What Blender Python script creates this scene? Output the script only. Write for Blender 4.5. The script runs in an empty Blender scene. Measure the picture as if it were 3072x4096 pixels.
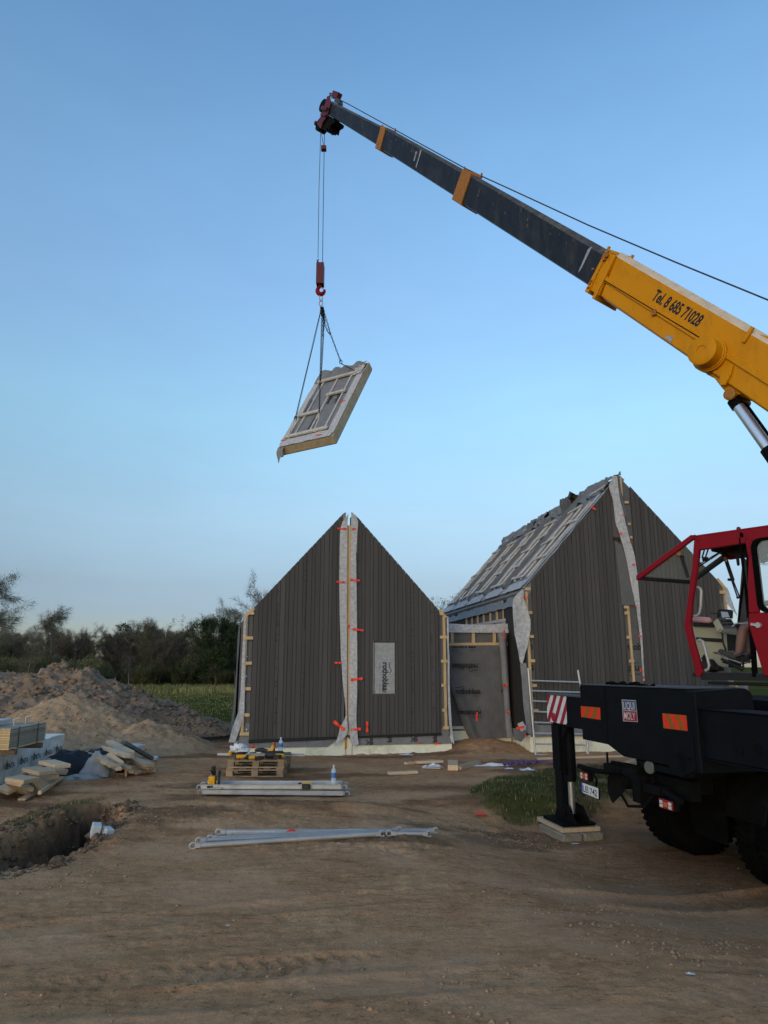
import bpy, bmesh, math, random
import numpy as np
from mathutils import Vector, Matrix, noise as mnoise

random.seed(7); RNG = np.random.default_rng(7)
SC = bpy.context.scene
COL = SC.collection
R = math.radians

# ------------------------------------------------------------------ camera model
FPX, PITCH, EYE = 2800.0, R(12.3), 2.0
_c, _s = math.cos(PITCH), math.sin(PITCH)
CAM = np.array([0.0, 0.0, EYE])
def A(*v): return np.array(v[0] if len(v) == 1 else v, float)
def ray(px, py):
    u = (px-1536)/FPX; v = (2048-py)/FPX
    return A(u, _c-v*_s, _s+v*_c)
def onz(px, py, z=0.0):
    d = ray(px, py); return CAM+d*(z-EYE)/d[2]
def aty(px, py, y):
    d = ray(px, py); return CAM+d*y/d[1]
def onpl(px, py, p, n):
    d = ray(px, py); return CAM+d*np.dot(p-CAM, n)/np.dot(d, n)
def unit(v):
    v = A(v); return v/np.linalg.norm(v)
UP = A(0, 0, 1)

# ------------------------------------------------------------------ numpy noise
_tab = np.random.default_rng(11).random(1 << 14)
def _h(i, j, k=0):
    return _tab[((i*73856093) ^ (j*19349663) ^ (k*83492791)) & 16383]
def vnoise(x, y, k=0):
    x = np.asarray(x, float); y = np.asarray(y, float)
    i = np.floor(x).astype(np.int64); j = np.floor(y).astype(np.int64)
    fx = x-i; fy = y-j
    fx = fx*fx*(3-2*fx); fy = fy*fy*(3-2*fy)
    a = _h(i, j, k); b = _h(i+1, j, k); c = _h(i, j+1, k); d = _h(i+1, j+1, k)
    return (a*(1-fx)+b*fx)*(1-fy)+(c*(1-fx)+d*fx)*fy-0.5
def fbm(x, y, oct=4, k=0):
    t = 0; a = 1.0
    for o in range(oct):
        t = t+a*vnoise(x*2**o+o*17.3, y*2**o-o*9.1, k+o); a *= .5
    return t
def sstep(a, b, x):
    t = np.clip((np.asarray(x, float)-a)/(b-a), 0, 1); return t*t*(3-2*t)
def polydist(x, y, poly):
    """signed distance, positive inside"""
    x = np.asarray(x, float); y = np.asarray(y, float)
    best = np.full(x.shape, 1e9); ins = np.zeros(x.shape, bool)
    n = len(poly)
    for i in range(n):
        x0, y0 = poly[i][:2]; x1, y1 = poly[(i+1) % n][:2]
        dx, dy = x1-x0, y1-y0
        t = np.clip(((x-x0)*dx+(y-y0)*dy)/(dx*dx+dy*dy+1e-12), 0, 1)
        best = np.minimum(best, np.hypot(x-x0-t*dx, y-y0-t*dy))
        cr = ((y0 > y) != (y1 > y)) & (x < (x1-x0)*(y-y0)/(y1-y0+1e-12)+x0)
        ins ^= cr
    return np.where(ins, best, -best)

# ------------------------------------------------------------------ materials
def M(name, col, rough=.7, metal=0., var=.12, scale=4., bump=0., bscale=40., stretch=(1, 1, 1), spec=.4,
      tint=0., dirt=None, dirt_amt=0., dirt_scale=1.3, alpha=1., trans=0., attr=None, coat=0., detail=5):
    m = bpy.data.materials.new(name); m.use_nodes = True
    nt = m.node_tree; N = nt.nodes; Lk = nt.links
    b = N['Principled BSDF']
    b.inputs['Roughness'].default_value = rough; b.inputs['Metallic'].default_value = metal
    b.inputs['Specular IOR Level'].default_value = spec
    b.inputs['Coat Weight'].default_value = coat
    b.inputs['Alpha'].default_value = alpha
    b.inputs['Transmission Weight'].default_value = trans
    tc = N.new('ShaderNodeTexCoord'); mp = N.new('ShaderNodeMapping'); mp.inputs['Scale'].default_value = stretch
    Lk.new(tc.outputs['Object'], mp.inputs['Vector'])
    nz = N.new('ShaderNodeTexNoise'); nz.inputs['Scale'].default_value = scale; nz.inputs['Detail'].default_value = detail
    nz.inputs['Roughness'].default_value = .65
    Lk.new(mp.outputs['Vector'], nz.inputs['Vector'])
    rp = N.new('ShaderNodeValToRGB'); rp.color_ramp.elements[0].position = .28; rp.color_ramp.elements[1].position = .72
    lo = [max(0, c*(1-var)) for c in col]; hi = [min(1, c*(1+var)) for c in col]
    rp.color_ramp.elements[0].color = (*lo, 1); rp.color_ramp.elements[1].color = (*hi, 1)
    Lk.new(nz.outputs['Fac'], rp.inputs['Fac'])
    out = rp.outputs['Color']
    if dirt is not None:
        n2 = N.new('ShaderNodeTexNoise'); n2.inputs['Scale'].default_value = dirt_scale; n2.inputs['Detail'].default_value = 8
        n2.inputs['Roughness'].default_value = .7
        Lk.new(mp.outputs['Vector'], n2.inputs['Vector'])
        r2 = N.new('ShaderNodeValToRGB'); r2.color_ramp.elements[0].position = .5; r2.color_ramp.elements[1].position = .68
        r2.color_ramp.elements[1].color = (dirt_amt,)*3+(1,); r2.color_ramp.elements[0].color = (0, 0, 0, 1)
        Lk.new(n2.outputs['Fac'], r2.inputs['Fac'])
        mx = N.new('ShaderNodeMix'); mx.data_type = 'RGBA'
        Lk.new(r2.outputs['Color'], mx.inputs['Factor']); Lk.new(out, mx.inputs['A']); mx.inputs['B'].default_value = (*dirt, 1)
        out = mx.outputs['Result']
    if tint:
        at = N.new('ShaderNodeAttribute'); at.attribute_name = 'tint'
        mr = N.new('ShaderNodeMapRange'); mr.inputs['To Min'].default_value = 1-tint; mr.inputs['To Max'].default_value = 1+tint
        Lk.new(at.outputs['Fac'], mr.inputs['Value'])
        vm = N.new('ShaderNodeVectorMath'); vm.operation = 'SCALE'
        Lk.new(out, vm.inputs[0]); Lk.new(mr.outputs['Result'], vm.inputs['Scale'])
        out = vm.outputs['Vector']
    Lk.new(out, b.inputs['Base Color'])
    if bump:
        n3 = N.new('ShaderNodeTexNoise'); n3.inputs['Scale'].default_value = bscale; n3.inputs['Detail'].default_value = 4
        Lk.new(mp.outputs['Vector'], n3.inputs['Vector'])
        bp = N.new('ShaderNodeBump'); bp.inputs['Strength'].default_value = bump; bp.inputs['Distance'].default_value = .02
        Lk.new(n3.outputs['Fac'], bp.inputs['Height']); Lk.new(bp.outputs['Normal'], b.inputs['Normal'])
    return m

# ------------------------------------------------------------------ mesh builder
class MB:
    def __init__(s): s.v = []; s.f = []; s.mi = []; s.t = []; s.sm = []
    def add(s, vs, fs, mi=0, tint=.5, smooth=False):
        o = len(s.v); s.v.extend([tuple(map(float, p)) for p in vs])
        for f in fs:
            s.f.append(tuple(i+o for i in f)); s.mi.append(mi); s.t.append(tint); s.sm.append(smooth)
    def hexa(s, p, ux, uy, uz, mi=0, tint=.5):
        p, ux, uy, uz = A(p), A(ux), A(uy), A(uz)
        vs = [p, p+ux, p+ux+uy, p+uy, p+uz, p+ux+uz, p+ux+uy+uz, p+uy+uz]
        fs = [(0, 3, 2, 1), (4, 5, 6, 7), (0, 1, 5, 4), (1, 2, 6, 5), (2, 3, 7, 6), (3, 0, 4, 7)]
        if np.dot(np.cross(ux, uy), uz) < 0: fs = [f[::-1] for f in fs]
        s.add(vs, fs, mi, tint)
    def box(s, c, sx, sy, sz, rz=0., mi=0, tint=.5):
        ca, sa = math.cos(rz), math.sin(rz); ux, uy = A(ca, sa, 0)*sx, A(-sa, ca, 0)*sy
        s.hexa(A(c)-ux/2-uy/2-UP*sz/2, ux, uy, UP*sz, mi, tint)
    def beam(s, a, b, w, h, up=(0, 0, 1), mi=0, tint=.5):
        a, b = A(a), A(b); d = b-a; x = np.cross(d, A(up)); x = unit(x); y = unit(np.cross(x, d))
        s.hexa(a-x*w/2-y*h/2, x*w, d, y*h, mi, tint)
    def prism(s, pts, vec, mi=0, tint=.5, cap=True):
        pts = [A(p) for p in pts]; vec = A(vec); n = len(pts)
        nn = A(0, 0, 0)
        for i in range(n): nn = nn+np.cross(pts[i], pts[(i+1) % n])
        if np.dot(nn, vec) > 0: pts = pts[::-1]
        vs = pts+[p+vec for p in pts]
        fs = [((i+1) % n, i, i+n, (i+1) % n+n) for i in range(n)]
        if cap: fs += [tuple(range(n)), tuple(range(2*n-1, n-1, -1))]
        s.add(vs, fs, mi, tint)
    def tube(s, pts, r, n=8, mi=0, tint=.5, smooth=True, cap=True):
        pts = [A(p) for p in pts]; m = len(pts); rs = r if hasattr(r, '__len__') else [r]*m
        d0 = pts[1]-pts[0]; ref = UP if abs(unit(d0)[2]) < .9 else A(1, 0, 0)
        x = unit(np.cross(d0, ref)); vs = []
        for i in range(m):
            d = pts[min(i+1, m-1)]-pts[max(i-1, 0)]; d = unit(d)
            x = unit(x-d*np.dot(x, d)); y = np.cross(d, x)
            for k in range(n):
                a = 2*math.pi*k/n; vs.append(pts[i]+(x*math.cos(a)+y*math.sin(a))*rs[i])
        fs = []
        for i in range(m-1):
            for k in range(n):
                fs.append((i*n+k, i*n+(k+1) % n, (i+1)*n+(k+1) % n, (i+1)*n+k))
        s.add(vs, fs, mi, tint, smooth)
        if cap:
            s.add(vs[:n], [tuple(range(n-1, -1, -1))], mi, tint); s.add(vs[-n:], [tuple(range(n))], mi, tint)
    def lathe(s, p, axis, prof, n=20, mi=0, smooth=True):
        """prof: (distance along axis, radius)"""
        ax = unit(axis); ref = UP if abs(ax[2]) < .9 else A(1, 0, 0); x = unit(np.cross(ax, ref)); y = np.cross(ax, x)
        vs = []; m = len(prof)
        for (t, r) in prof:
            for k in range(n):
                a = 2*math.pi*k/n; vs.append(A(p)+ax*t+(x*math.cos(a)+y*math.sin(a))*max(r, 1e-4))
        fs = [(i*n+k, i*n+(k+1) % n, (i+1)*n+(k+1) % n, (i+1)*n+k) for i in range(m-1) for k in range(n)]
        s.add(vs, fs, mi, .5, smooth)
        s.add(vs[:n], [tuple(range(n-1, -1, -1))], mi); s.add(vs[-n:], [tuple(range(n))], mi)
    def sheet(s, fn, nu, nv, mi=0, smooth=True, tint=.5):
        vs = [fn(i/nu, j/nv) for j in range(nv+1) for i in range(nu+1)]
        fs = [(j*(nu+1)+i, j*(nu+1)+i+1, (j+1)*(nu+1)+i+1, (j+1)*(nu+1)+i) for j in range(nv) for i in range(nu)]
        s.add(vs, fs, mi, tint, smooth)
    def blob(s, c, r, seed=0, amp=.25, mi=0, sub=2, freq=1.6):
        bm = bmesh.new(); bmesh.ops.create_icosphere(bm, subdivisions=sub, radius=1)
        vs = []
        rr = A(r) if hasattr(r, '__len__') else A(r, r, r)
        for v in bm.verts:
            k = 1+amp*mnoise.noise(v.co*freq+Vector((seed*7.1, seed*3.3, seed)))*2
            vs.append(A(c)+A(v.co)*k*rr)
        bm.verts.index_update()
        fs = [tuple(x.index for x in f.verts) for f in bm.faces]; bm.free()
        s.add(vs, fs, mi, .5, True)
    def build(s, name, mats, parent=None, bevel=0., segs=1, origin=None):
        if not isinstance(mats, (list, tuple)): mats = [mats]
        o0 = A(parent['_o']) if parent is not None else (A(origin) if origin is not None else A(0, 0, 0))
        me = bpy.data.meshes.new(name)
        V = np.array(s.v, float)-o0
        me.from_pydata(V.tolist(), [], s.f)
        for m in mats: me.materials.append(m)
        me.polygons.foreach_set('material_index', s.mi); me.polygons.foreach_set('use_smooth', s.sm)
        at = me.attributes.new('tint', 'FLOAT', 'FACE'); at.data.foreach_set('value', s.t)
        me.update(); me.validate()
        if any(s.sm): me.set_sharp_from_angle(angle=R(42))
        o = bpy.data.objects.new(name, me); COL.objects.link(o)
        o['_o'] = [float(x) for x in o0]
        if parent is not None: o.parent = parent
        else: o.location = o0
        if bevel:
            md = o.modifiers.new('bevel', 'BEVEL'); md.width = bevel; md.segments = segs; md.limit_method = 'ANGLE'; md.angle_limit = R(40)
        return o

def tag(o, label=None, cat=None, group=None, kind=None):
    if label: o['label'] = label
    if cat: o['category'] = cat
    if group: o['group'] = group
    if kind: o['kind'] = kind
    return o
def thing(name, label, cat, loc=(0, 0, 0), group=None):
    o = bpy.data.objects.new(name, None); COL.objects.link(o); o.location = loc; o.empty_display_size = .1
    o['_o'] = [float(x) for x in loc]
    return tag(o, label, cat, group)
def copy_tree(o, parent=None):
    c = o.copy(); COL.objects.link(c); c.parent = parent
    for ch in list(o.children): copy_tree(ch, c)
    return c

# ------------------------------------------------------------------ lettering
_tc = {}
def text_geo(txt, bold=0.):
    key = (txt, bold)
    if key not in _tc:
        cu = bpy.data.curves.new('lettering', 'FONT'); cu.body = txt; cu.size = 1; cu.offset = bold; cu.resolution_u = 3
        ob = bpy.data.objects.new('lettering', cu); COL.objects.link(ob)
        dg = bpy.context.evaluated_depsgraph_get(); dg.update()
        ev = ob.evaluated_get(dg); me = ev.to_mesh()
        vs = [(v.co.x, v.co.y) for v in me.vertices]; fs = [tuple(p.vertices) for p in me.polygons]
        ev.to_mesh_clear(); bpy.data.objects.remove(ob); bpy.data.curves.remove(cu)
        _tc[key] = (vs, fs)
    return _tc[key]
def put_text(mb, txt, org, ux, uy, height, width=None, bold=.0, mi=0, clip=None):
    """org = lower left corner; ux, uy unit directions; height = cap height"""
    vs, fs = text_geo(txt, bold)
    a = np.array(vs); x0, x1 = a[:, 0].min(), a[:, 0].max(); y0 = 0.; y1 = a[:, 1].max()
    k = height/(y1-y0); kx = k if width is None else width/(x1-x0)
    ps = [A(org)+A(ux)*(x-x0)*kx+A(uy)*(y-y0)*k for x, y in vs]
    n = np.cross(A(ux), A(uy))
    if clip is not None:
        fs = [f for f in fs if all(clip(ps[i]) for i in f)]
    mb.add(ps, fs, mi)
    return (x1-x0)*kx
def logo(mb, org, ux, uy, width, mi=0, clip=None):
    """membrane print: word with the small roof stroke above it"""
    ux, uy = A(ux), A(uy); h = width*.20
    put_text(mb, 'rothoblaas', org, ux, uy, h, width, bold=.03, mi=mi, clip=clip)
    st = width*.022
    pts = [(.0, 1.18), (.17, 1.18), (.26, 1.5), (.36, 1.18)]
    for (a, b), (c, d) in zip(pts[:-1], pts[1:]):
        p = A(org)+ux*a*width+uy*b*h; q = A(org)+ux*c*width+uy*d*h
        if clip is not None and not (clip(p) and clip(q)): continue
        dd = unit(q-p); nn = np.cross(np.cross(ux, uy), dd)*st/2
        mb.add([p-nn, q-nn, q+nn, p+nn], [(0, 1, 2, 3)], mi)
    for (x, w) in ((0., .26), (.72, .26)):
        p = A(org)+ux*x*width-uy*h*.55
        if clip is not None and not clip(p): continue
        put_text(mb, 'traspir eco' if x == 0 else 'uv resist', p, ux, uy, h*.16, w*width, mi=mi, clip=clip)

# ------------------------------------------------------------------ facade frame
class Fac:
    def __init__(s, o, e):
        s.o = A(o); s.e = unit(e); s.b = A(-s.e[1], s.e[0], 0)
    def P(s, a, d, z): return s.o+s.e*a+s.b*d+UP*z
    def S(s, px, py, d=0.):
        q = onpl(px, py, s.o+s.b*d, s.b); return float(np.dot(q-s.o, s.e)), float(q[2])
    def poly(s, mb, sz, d0, d1, mi=0, tint=.5):
        mb.prism([s.P(a, d0, z) for a, z in sz], s.b*(d1-d0), mi, tint)
    def polypx(s, mb, pts, d0, d1, mi=0, tint=.5):
        s.poly(mb, [s.S(x, y, d0) for x, y in pts], d0, d1, mi, tint)
    def bat(s, mb, p, q, w, d0, d1, mi=0):
        p, q = A(p), A(q); d = unit(q-p); n = A(-d[1], d[0])*w/2
        s.poly(mb, [p-n, q-n, q+n, p+n], d0, d1, mi)
    def boards(s, mb, s0, s1, bot, top, d, widths=(.118, .082), gap=.010, th=.022, cut=None):
        x = s0; k = 0
        while x < s1-.01:
            w = widths[k % len(widths)]*random.uniform(.97, 1.03); xe = min(x+w, s1)
            xa, xb = x, xe-gap; dd = d+random.uniform(-.0025, .0025)+(.004 if k % 2 else 0); t = random.random()
            segs = [(bot, top)]
            if cut and xb > cut[0]+.02 and xa < cut[1]-.02:
                segs = [(bot, lambda q: cut[2]), (lambda q: cut[3], top)]
            for lo, hi in segs:
                if hi(xa)-lo(xa) < .02 and hi(xb)-lo(xb) < .02: continue
                s.poly(mb, [(xa, lo(xa)), (xb, lo(xb)), (xb, max(hi(xb), lo(xb)+.005)), (xa, max(hi(xa), lo(xa)+.005))], dd, dd+th, 0, t)
            x = xe; k += 1
# ------------------------------------------------------------------ render settings, sky, sun, camera
SC.view_settings.view_transform = 'Standard'; SC.view_settings.look = 'None'
SC.view_settings.exposure = EXPO = 1.27; SC.view_settings.gamma = 1.0
SC.cycles.max_bounces = 6; SC.cycles.diffuse_bounces = 3; SC.cycles.transparent_max_bounces = 12
SUN_EL, SUN_AZ = R(9), R(205)          # azimuth clockwise from +Y: low behind the camera, a little to the left
W = bpy.data.worlds.new('World'); SC.world = W; W.use_nodes = True
nt = W.node_tree; bg = nt.nodes['Background']
sky = nt.nodes.new('ShaderNodeTexSky'); sky.sky_type = 'NISHITA'; sky.sun_disc = False
sky.sun_elevation = SUN_EL; sky.sun_rotation = SUN_AZ; sky.air_density = 1.0; sky.dust_density = .6; sky.ozone_density = 1.5
bg.inputs['Strength'].default_value = 0.15
# colour of the evening air by height above the horizon (a property of the sky, the same from every camera)
tcw = nt.nodes.new('ShaderNodeTexCoord'); sx = nt.nodes.new('ShaderNodeSeparateXYZ')
nt.links.new(tcw.outputs['Generated'], sx.inputs['Vector'])
rw = nt.nodes.new('ShaderNodeValToRGB')
SKYRAMP = [(0.0, (.240, .272, .425)), (.072, (.243, .273, .425)), (.107, (.290, .302, .402)), (.195, (.475, .482, .525)), (.333, (.665, .745, .74)),
           (.487, (.78, .865, .93)), (.638, (.77, .925, 1.0)), (.749, (.65, .86, 1.0)), (.86, (1, .98, .95)), (1.0, (1, .95, .88))]  # unseen zenith stops are set bright and neutral as fill
while len(rw.color_ramp.elements) < len(SKYRAMP): rw.color_ramp.elements.new(.5)
for el, (p, c) in zip(rw.color_ramp.elements, SKYRAMP): el.position = p; el.color = (*c, 1)
nt.links.new(sx.outputs['Z'], rw.inputs['Fac'])
mw = nt.nodes.new('ShaderNodeMix'); mw.data_type = 'RGBA'; mw.blend_type = 'MULTIPLY'; mw.inputs['Factor'].default_value = 1
# the side of the sky round the low sun is tinted neutral as fill light
dp_ = nt.nodes.new('ShaderNodeVectorMath'); dp_.operation = 'DOT_PRODUCT'; dp_.inputs[1].default_value = (math.sin(SUN_AZ), math.cos(SUN_AZ), 0)
nt.links.new(tcw.outputs['Generated'], dp_.inputs[0])
mrw = nt.nodes.new('ShaderNodeMapRange'); mrw.interpolation_type = 'SMOOTHSTEP'; mrw.inputs['From Min'].default_value = .0; mrw.inputs['From Max'].default_value = .7
nt.links.new(dp_.outputs['Value'], mrw.inputs['Value'])
mg = nt.nodes.new('ShaderNodeMix'); mg.data_type = 'RGBA'; mg.inputs['B'].default_value = (.58, .63, .74, 1)
nt.links.new(mrw.outputs['Result'], mg.inputs['Factor']); nt.links.new(rw.outputs['Color'], mg.inputs['A'])
nt.links.new(sky.outputs['Color'], mw.inputs['A']); nt.links.new(mg.outputs['Result'], mw.inputs['B'])
# faint high veil
ncl = nt.nodes.new('ShaderNodeTexNoise'); ncl.inputs['Scale'].default_value = 2.2; ncl.inputs['Detail'].default_value = 6; ncl.inputs['Roughness'].default_value = .6
mcl = nt.nodes.new('ShaderNodeMapping'); mcl.inputs['Scale'].default_value = (1, 1, 3.2); nt.links.new(tcw.outputs['Generated'], mcl.inputs['Vector']); nt.links.new(mcl.outputs['Vector'], ncl.inputs['Vector'])
rcl = nt.nodes.new('ShaderNodeMapRange'); rcl.inputs['From Min'].default_value = .35; rcl.inputs['From Max'].default_value = .7; rcl.inputs['To Min'].default_value = .975; rcl.inputs['To Max'].default_value = 1.05
nt.links.new(ncl.outputs['Fac'], rcl.inputs['Value'])
vcl = nt.nodes.new('ShaderNodeVectorMath'); vcl.operation = 'SCALE'; nt.links.new(mw.outputs['Result'], vcl.inputs[0]); nt.links.new(rcl.outputs['Result'], vcl.inputs['Scale'])
nt.links.new(vcl.outputs['Vector'], bg.inputs['Color'])
sun = bpy.data.lights.new('sun', 'SUN'); sun.energy = .12; sun.angle = R(25); sun.color = (1, .96, .9)
so = bpy.data.objects.new('sun', sun); COL.objects.link(so)
sd = Vector((math.sin(SUN_AZ)*math.cos(SUN_EL), math.cos(SUN_AZ)*math.cos(SUN_EL), math.sin(SUN_EL)))
so.rotation_euler = sd.to_track_quat('Z', 'Y').to_euler()
cam = bpy.data.cameras.new('camera'); co = bpy.data.objects.new('camera', cam); COL.objects.link(co)
cam.sensor_fit = 'VERTICAL'; cam.sensor_height = 36; cam.lens = FPX/4096*36; cam.clip_end = 3000; cam.clip_start = .05
co.location = (0, 0, EYE); co.rotation_euler = (R(90)+PITCH, 0, 0); SC.camera = co

# ------------------------------------------------------------------ palette
mt = {}
def mat(k, *a, **kw): mt[k] = M(k, *a, **kw)
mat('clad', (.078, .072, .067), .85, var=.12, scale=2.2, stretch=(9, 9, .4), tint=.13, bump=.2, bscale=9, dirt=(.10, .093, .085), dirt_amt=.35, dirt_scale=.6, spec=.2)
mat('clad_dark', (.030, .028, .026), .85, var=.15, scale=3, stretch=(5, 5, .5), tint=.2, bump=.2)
mat('black_trim', (.012, .012, .013), .6)
mat('memb_dark', (.125, .123, .122), .85, var=.14, scale=5, bump=.25, bscale=14)
mat('memb_light', (.47, .46, .455), .85, var=.34, scale=16, bump=.4, bscale=22, detail=8)
mat('memb_window', (.33, .33, .325), .85, var=.22, scale=14, bump=.3, bscale=20)
mat('memb_mid', (.21, .212, .218), .85, var=.18, scale=8, bump=.35, bscale=10)
mat('memb_blue', (.22, .235, .265), .6, var=.2, scale=6, bump=.4, bscale=9)
mat('print', (.012, .012, .014), .7, var=.3, scale=30)
mat('pine', (.58, .40, .20), .7, var=.16, scale=2.5, stretch=(6, 6, 1), bump=.1, tint=.25)
mat('pine_grey', (.56, .52, .46), .75, var=.2, scale=3, tint=.3, stretch=(5, 5, 1), dirt=(.34, .31, .27), dirt_amt=.5, bump=.1)
mat('pine_x', (.60, .43, .265), .7, var=.15, scale=2.2, stretch=(1, 14, 14), bump=.12, bscale=14, tint=.25, dirt=(.42, .29, .175), dirt_amt=.6, dirt_scale=1.2)
mat('old_wood', (.17, .125, .085), .85, var=.3, scale=2.2, stretch=(1, 12, 12), bump=.3, bscale=20, dirt=(.09, .07, .055), dirt_amt=.7, dirt_scale=.8)
mat('pallet', (.33, .235, .14), .8, var=.25, scale=4, stretch=(3, 3, 3), bump=.2, tint=.2, dirt=(.16, .12, .08), dirt_amt=.6, dirt_scale=2)
mat('sleeper', (.30, .235, .165), .9, var=.3, scale=3, stretch=(1, 10, 10), bump=.5, bscale=12, dirt=(.1, .08, .06), dirt_amt=.7, dirt_scale=1.2)
mat('foam', (.90, .87, .66), .8, var=.05, scale=2, dirt=(.42, .36, .22), dirt_amt=.55, dirt_scale=2.2, bump=.15, bscale=60)
mat('foam_white', (.55, .56, .56), .8, var=.06, bump=.15)
mat('pu', (.55, .27, .04), .8, var=.2, scale=20, bump=.6)
mat('tape', (.88, .055, .015), .5, var=.12, scale=12)
mat('osb', (.52, .41, .26), .8, var=.2, scale=18, dirt=(.3, .22, .13), dirt_amt=.6, dirt_scale=3, bump=.2)
mat('steel', (.40, .395, .385), .5, metal=.3, var=.16, scale=8, dirt=(.25, .24, .23), dirt_amt=.6, dirt_scale=4, bump=.05)
mat('alu', (.44, .435, .42), .5, metal=.3, var=.12, scale=5, dirt=(.27, .25, .23), dirt_amt=.7, dirt_scale=3, bump=.05)
mat('ladder', (.55, .55, .53), .45, metal=.5, var=.12, scale=8, dirt=(.33, .29, .22), dirt_amt=.6, dirt_scale=4)
mat('crane_black', (.0035, .0045, .0065), .6, var=.35, scale=3, bump=.05, bscale=6, dirt=(.010, .009, .009), dirt_amt=.4, dirt_scale=2.2, spec=.12)
mat('grime', (.004, .004, .004), .8, var=.4, scale=6, bump=.3, dirt=(.010, .009, .008), dirt_amt=.6, dirt_scale=5, spec=.1)
mat('boom_black', (.011, .013, .018), .45, var=.35, scale=2.5, stretch=(3, 3, .7), dirt=(.05, .047, .042), dirt_amt=.7, dirt_scale=1.5, bump=.05, spec=.3)
mat('scrape', (.30, .31, .33), .6, var=.3, scale=20)
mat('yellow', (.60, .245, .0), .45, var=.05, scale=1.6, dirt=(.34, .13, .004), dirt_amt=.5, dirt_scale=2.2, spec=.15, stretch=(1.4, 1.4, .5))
mat('yellow_sheen_dust', (.62, .50, .36), .7, var=.15, scale=5, dirt=(.5, .3, .1), dirt_amt=.4, dirt_scale=3, stretch=(1, 1, 1))  # pale boom top: sky sheen put into the colour, plus dust
mat('black_sheen_dust', (.06, .062, .064), .7, var=.35, scale=6, dirt=(.13, .125, .115), dirt_amt=.6, dirt_scale=3)  # paler grey: sky sheen put into the colour, plus dust and scuffs
mat('yellow_dirty', (.34, .13, .008), .55, var=.2, scale=6, dirt=(.12, .06, .02), dirt_amt=.7, dirt_scale=6)
mat('red', (.23, .002, .010), .45, var=.1, scale=2, dirt=(.15, .004, .010), dirt_amt=.5, dirt_scale=2, spec=.15)
mat('dark_red', (.10, .012, .016), .5, var=.2, scale=6, dirt=(.05, .01, .012), dirt_amt=.5, dirt_scale=5)
mat('rope', (.05, .055, .06), .5, metal=.4, var=.2, scale=40)
mat('chain', (.035, .033, .032), .5, metal=.6, var=.2, scale=40)
mat('strap', (.55, .54, .48), .8, var=.1, scale=20)
mat('rod', (.62, .64, .67), .22, metal=.85, var=.05)
mat('rubber', (.002, .002, .002), .9, var=.3, scale=8, bump=.3, dirt=(.008, .007, .006), dirt_amt=.5, dirt_scale=4, spec=.08)
mat('sign_white', (.68, .68, .67), .5, var=.06, scale=8, dirt=(.4, .38, .36), dirt_amt=.5, dirt_scale=6)
mat('sign_red', (.30, .012, .03), .5, var=.08, scale=8)
mat('reflex_red', (.80, .035, .012), .35, var=.1, scale=20)
mat('reflex_orange', (.30, .11, .008), .4, var=.15, scale=20)
mat('sign_blue', (.05, .085, .15), .5, var=.06)
mat('plate_blue', (.03, .05, .30), .4, var=.05)
mat('lamp_red', (.28, .012, .02), .25, var=.1, scale=30)
mat('lamp_amber', (.50, .13, .04), .25, var=.1, scale=30)
mat('lamp_clear', (.60, .60, .60), .2, var=.15, scale=60)
mat('led', (.10, .115, .10), .25, var=.25, scale=70)
mat('cream', (.36, .335, .22), .65, var=.1, scale=3, dirt=(.24, .22, .15), dirt_amt=.6, dirt_scale=3)
mat('grey_paint', (.06, .063, .066), .5, var=.1)
mat('dark_in', (.008, .008, .008), .7, var=.4, scale=9, bump=.2)
mat('glass', (.75, .86, .84), .03, var=0., alpha=.16, spec=.6)
mat('screen', (.28, .36, .46), .2, var=.25, scale=9)
mat('pink', (.50, .28, .29), .9, var=.2, scale=14, bump=.3)
mat('skin', (.20, .105, .08), .55, var=.1, scale=9)
mat('cloth_black', (.012, .012, .014), .9, var=.2, scale=20, bump=.3)
mat('shoe', (.045, .042, .04), .75, var=.3, scale=22, bump=.3)
mat('shoe_line', (.30, .28, .25), .7)
mat('hair', (.03, .022, .016), .7)
mat('tool_yellow', (.72, .36, .012), .5, var=.08)
mat('tool_black', (.018, .018, .018), .6, var=.2)
mat('can_red', (.42, .05, .035), .35, metal=.3, var=.12, scale=20)
mat('water', (.62, .72, .80), .12, var=.05, alpha=.55)
mat('label_blue', (.06, .16, .42), .4, var=.3, scale=20)
mat('plastic_white', (.68, .69, .70), .5, var=.14, scale=12, bump=.3)
mat('foil', (.80, .77, .71), .5, var=.12, scale=5, bump=.3, bscale=7, dirt=(.86, .84, .8), dirt_amt=.5, dirt_scale=2)
mat('foil_grey', (.36, .37, .37), .5, var=.2, scale=6, bump=.4, bscale=9)
mat('tarp', (.014, .017, .024), .6, var=.3, scale=6, bump=.3, bscale=9)
mat('purple', (.12, .075, .16), .9, var=.2, scale=20, bump=.3)
mat('channel', (.10, .105, .105), .6, var=.2, scale=8)
mat('soil_dark', (.25, .175, .12), .95, var=.32, scale=3, bump=.9, bscale=9, dirt=(.40, .31, .23), dirt_amt=.6, dirt_scale=1.8, detail=9, spec=0)
mat('soil_sand', (.44, .295, .175), .95, var=.28, scale=4, bump=.9, bscale=12, dirt=(.27, .18, .11), dirt_amt=.7, dirt_scale=.9, detail=9, spec=0)
mat('pebble', (.36, .27, .19), .9, var=.35, scale=3)
mat('clod_dark', (.17, .115, .075), 1., var=.3, scale=9, bump=.6, spec=0)
mat('clod', (.36, .22, .13), .95, var=.3, scale=9, bump=.6)
mat('grass', (.080, .105, .020), .8, var=.3, scale=3, tint=.45)
mat('layer_board', (.56, .46, .34), .75, var=.12, scale=3, tint=.35, stretch=(5, 5, 1))
mat('turf', (.058, .074, .026), .85, var=.35, scale=2, tint=.45)
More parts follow.
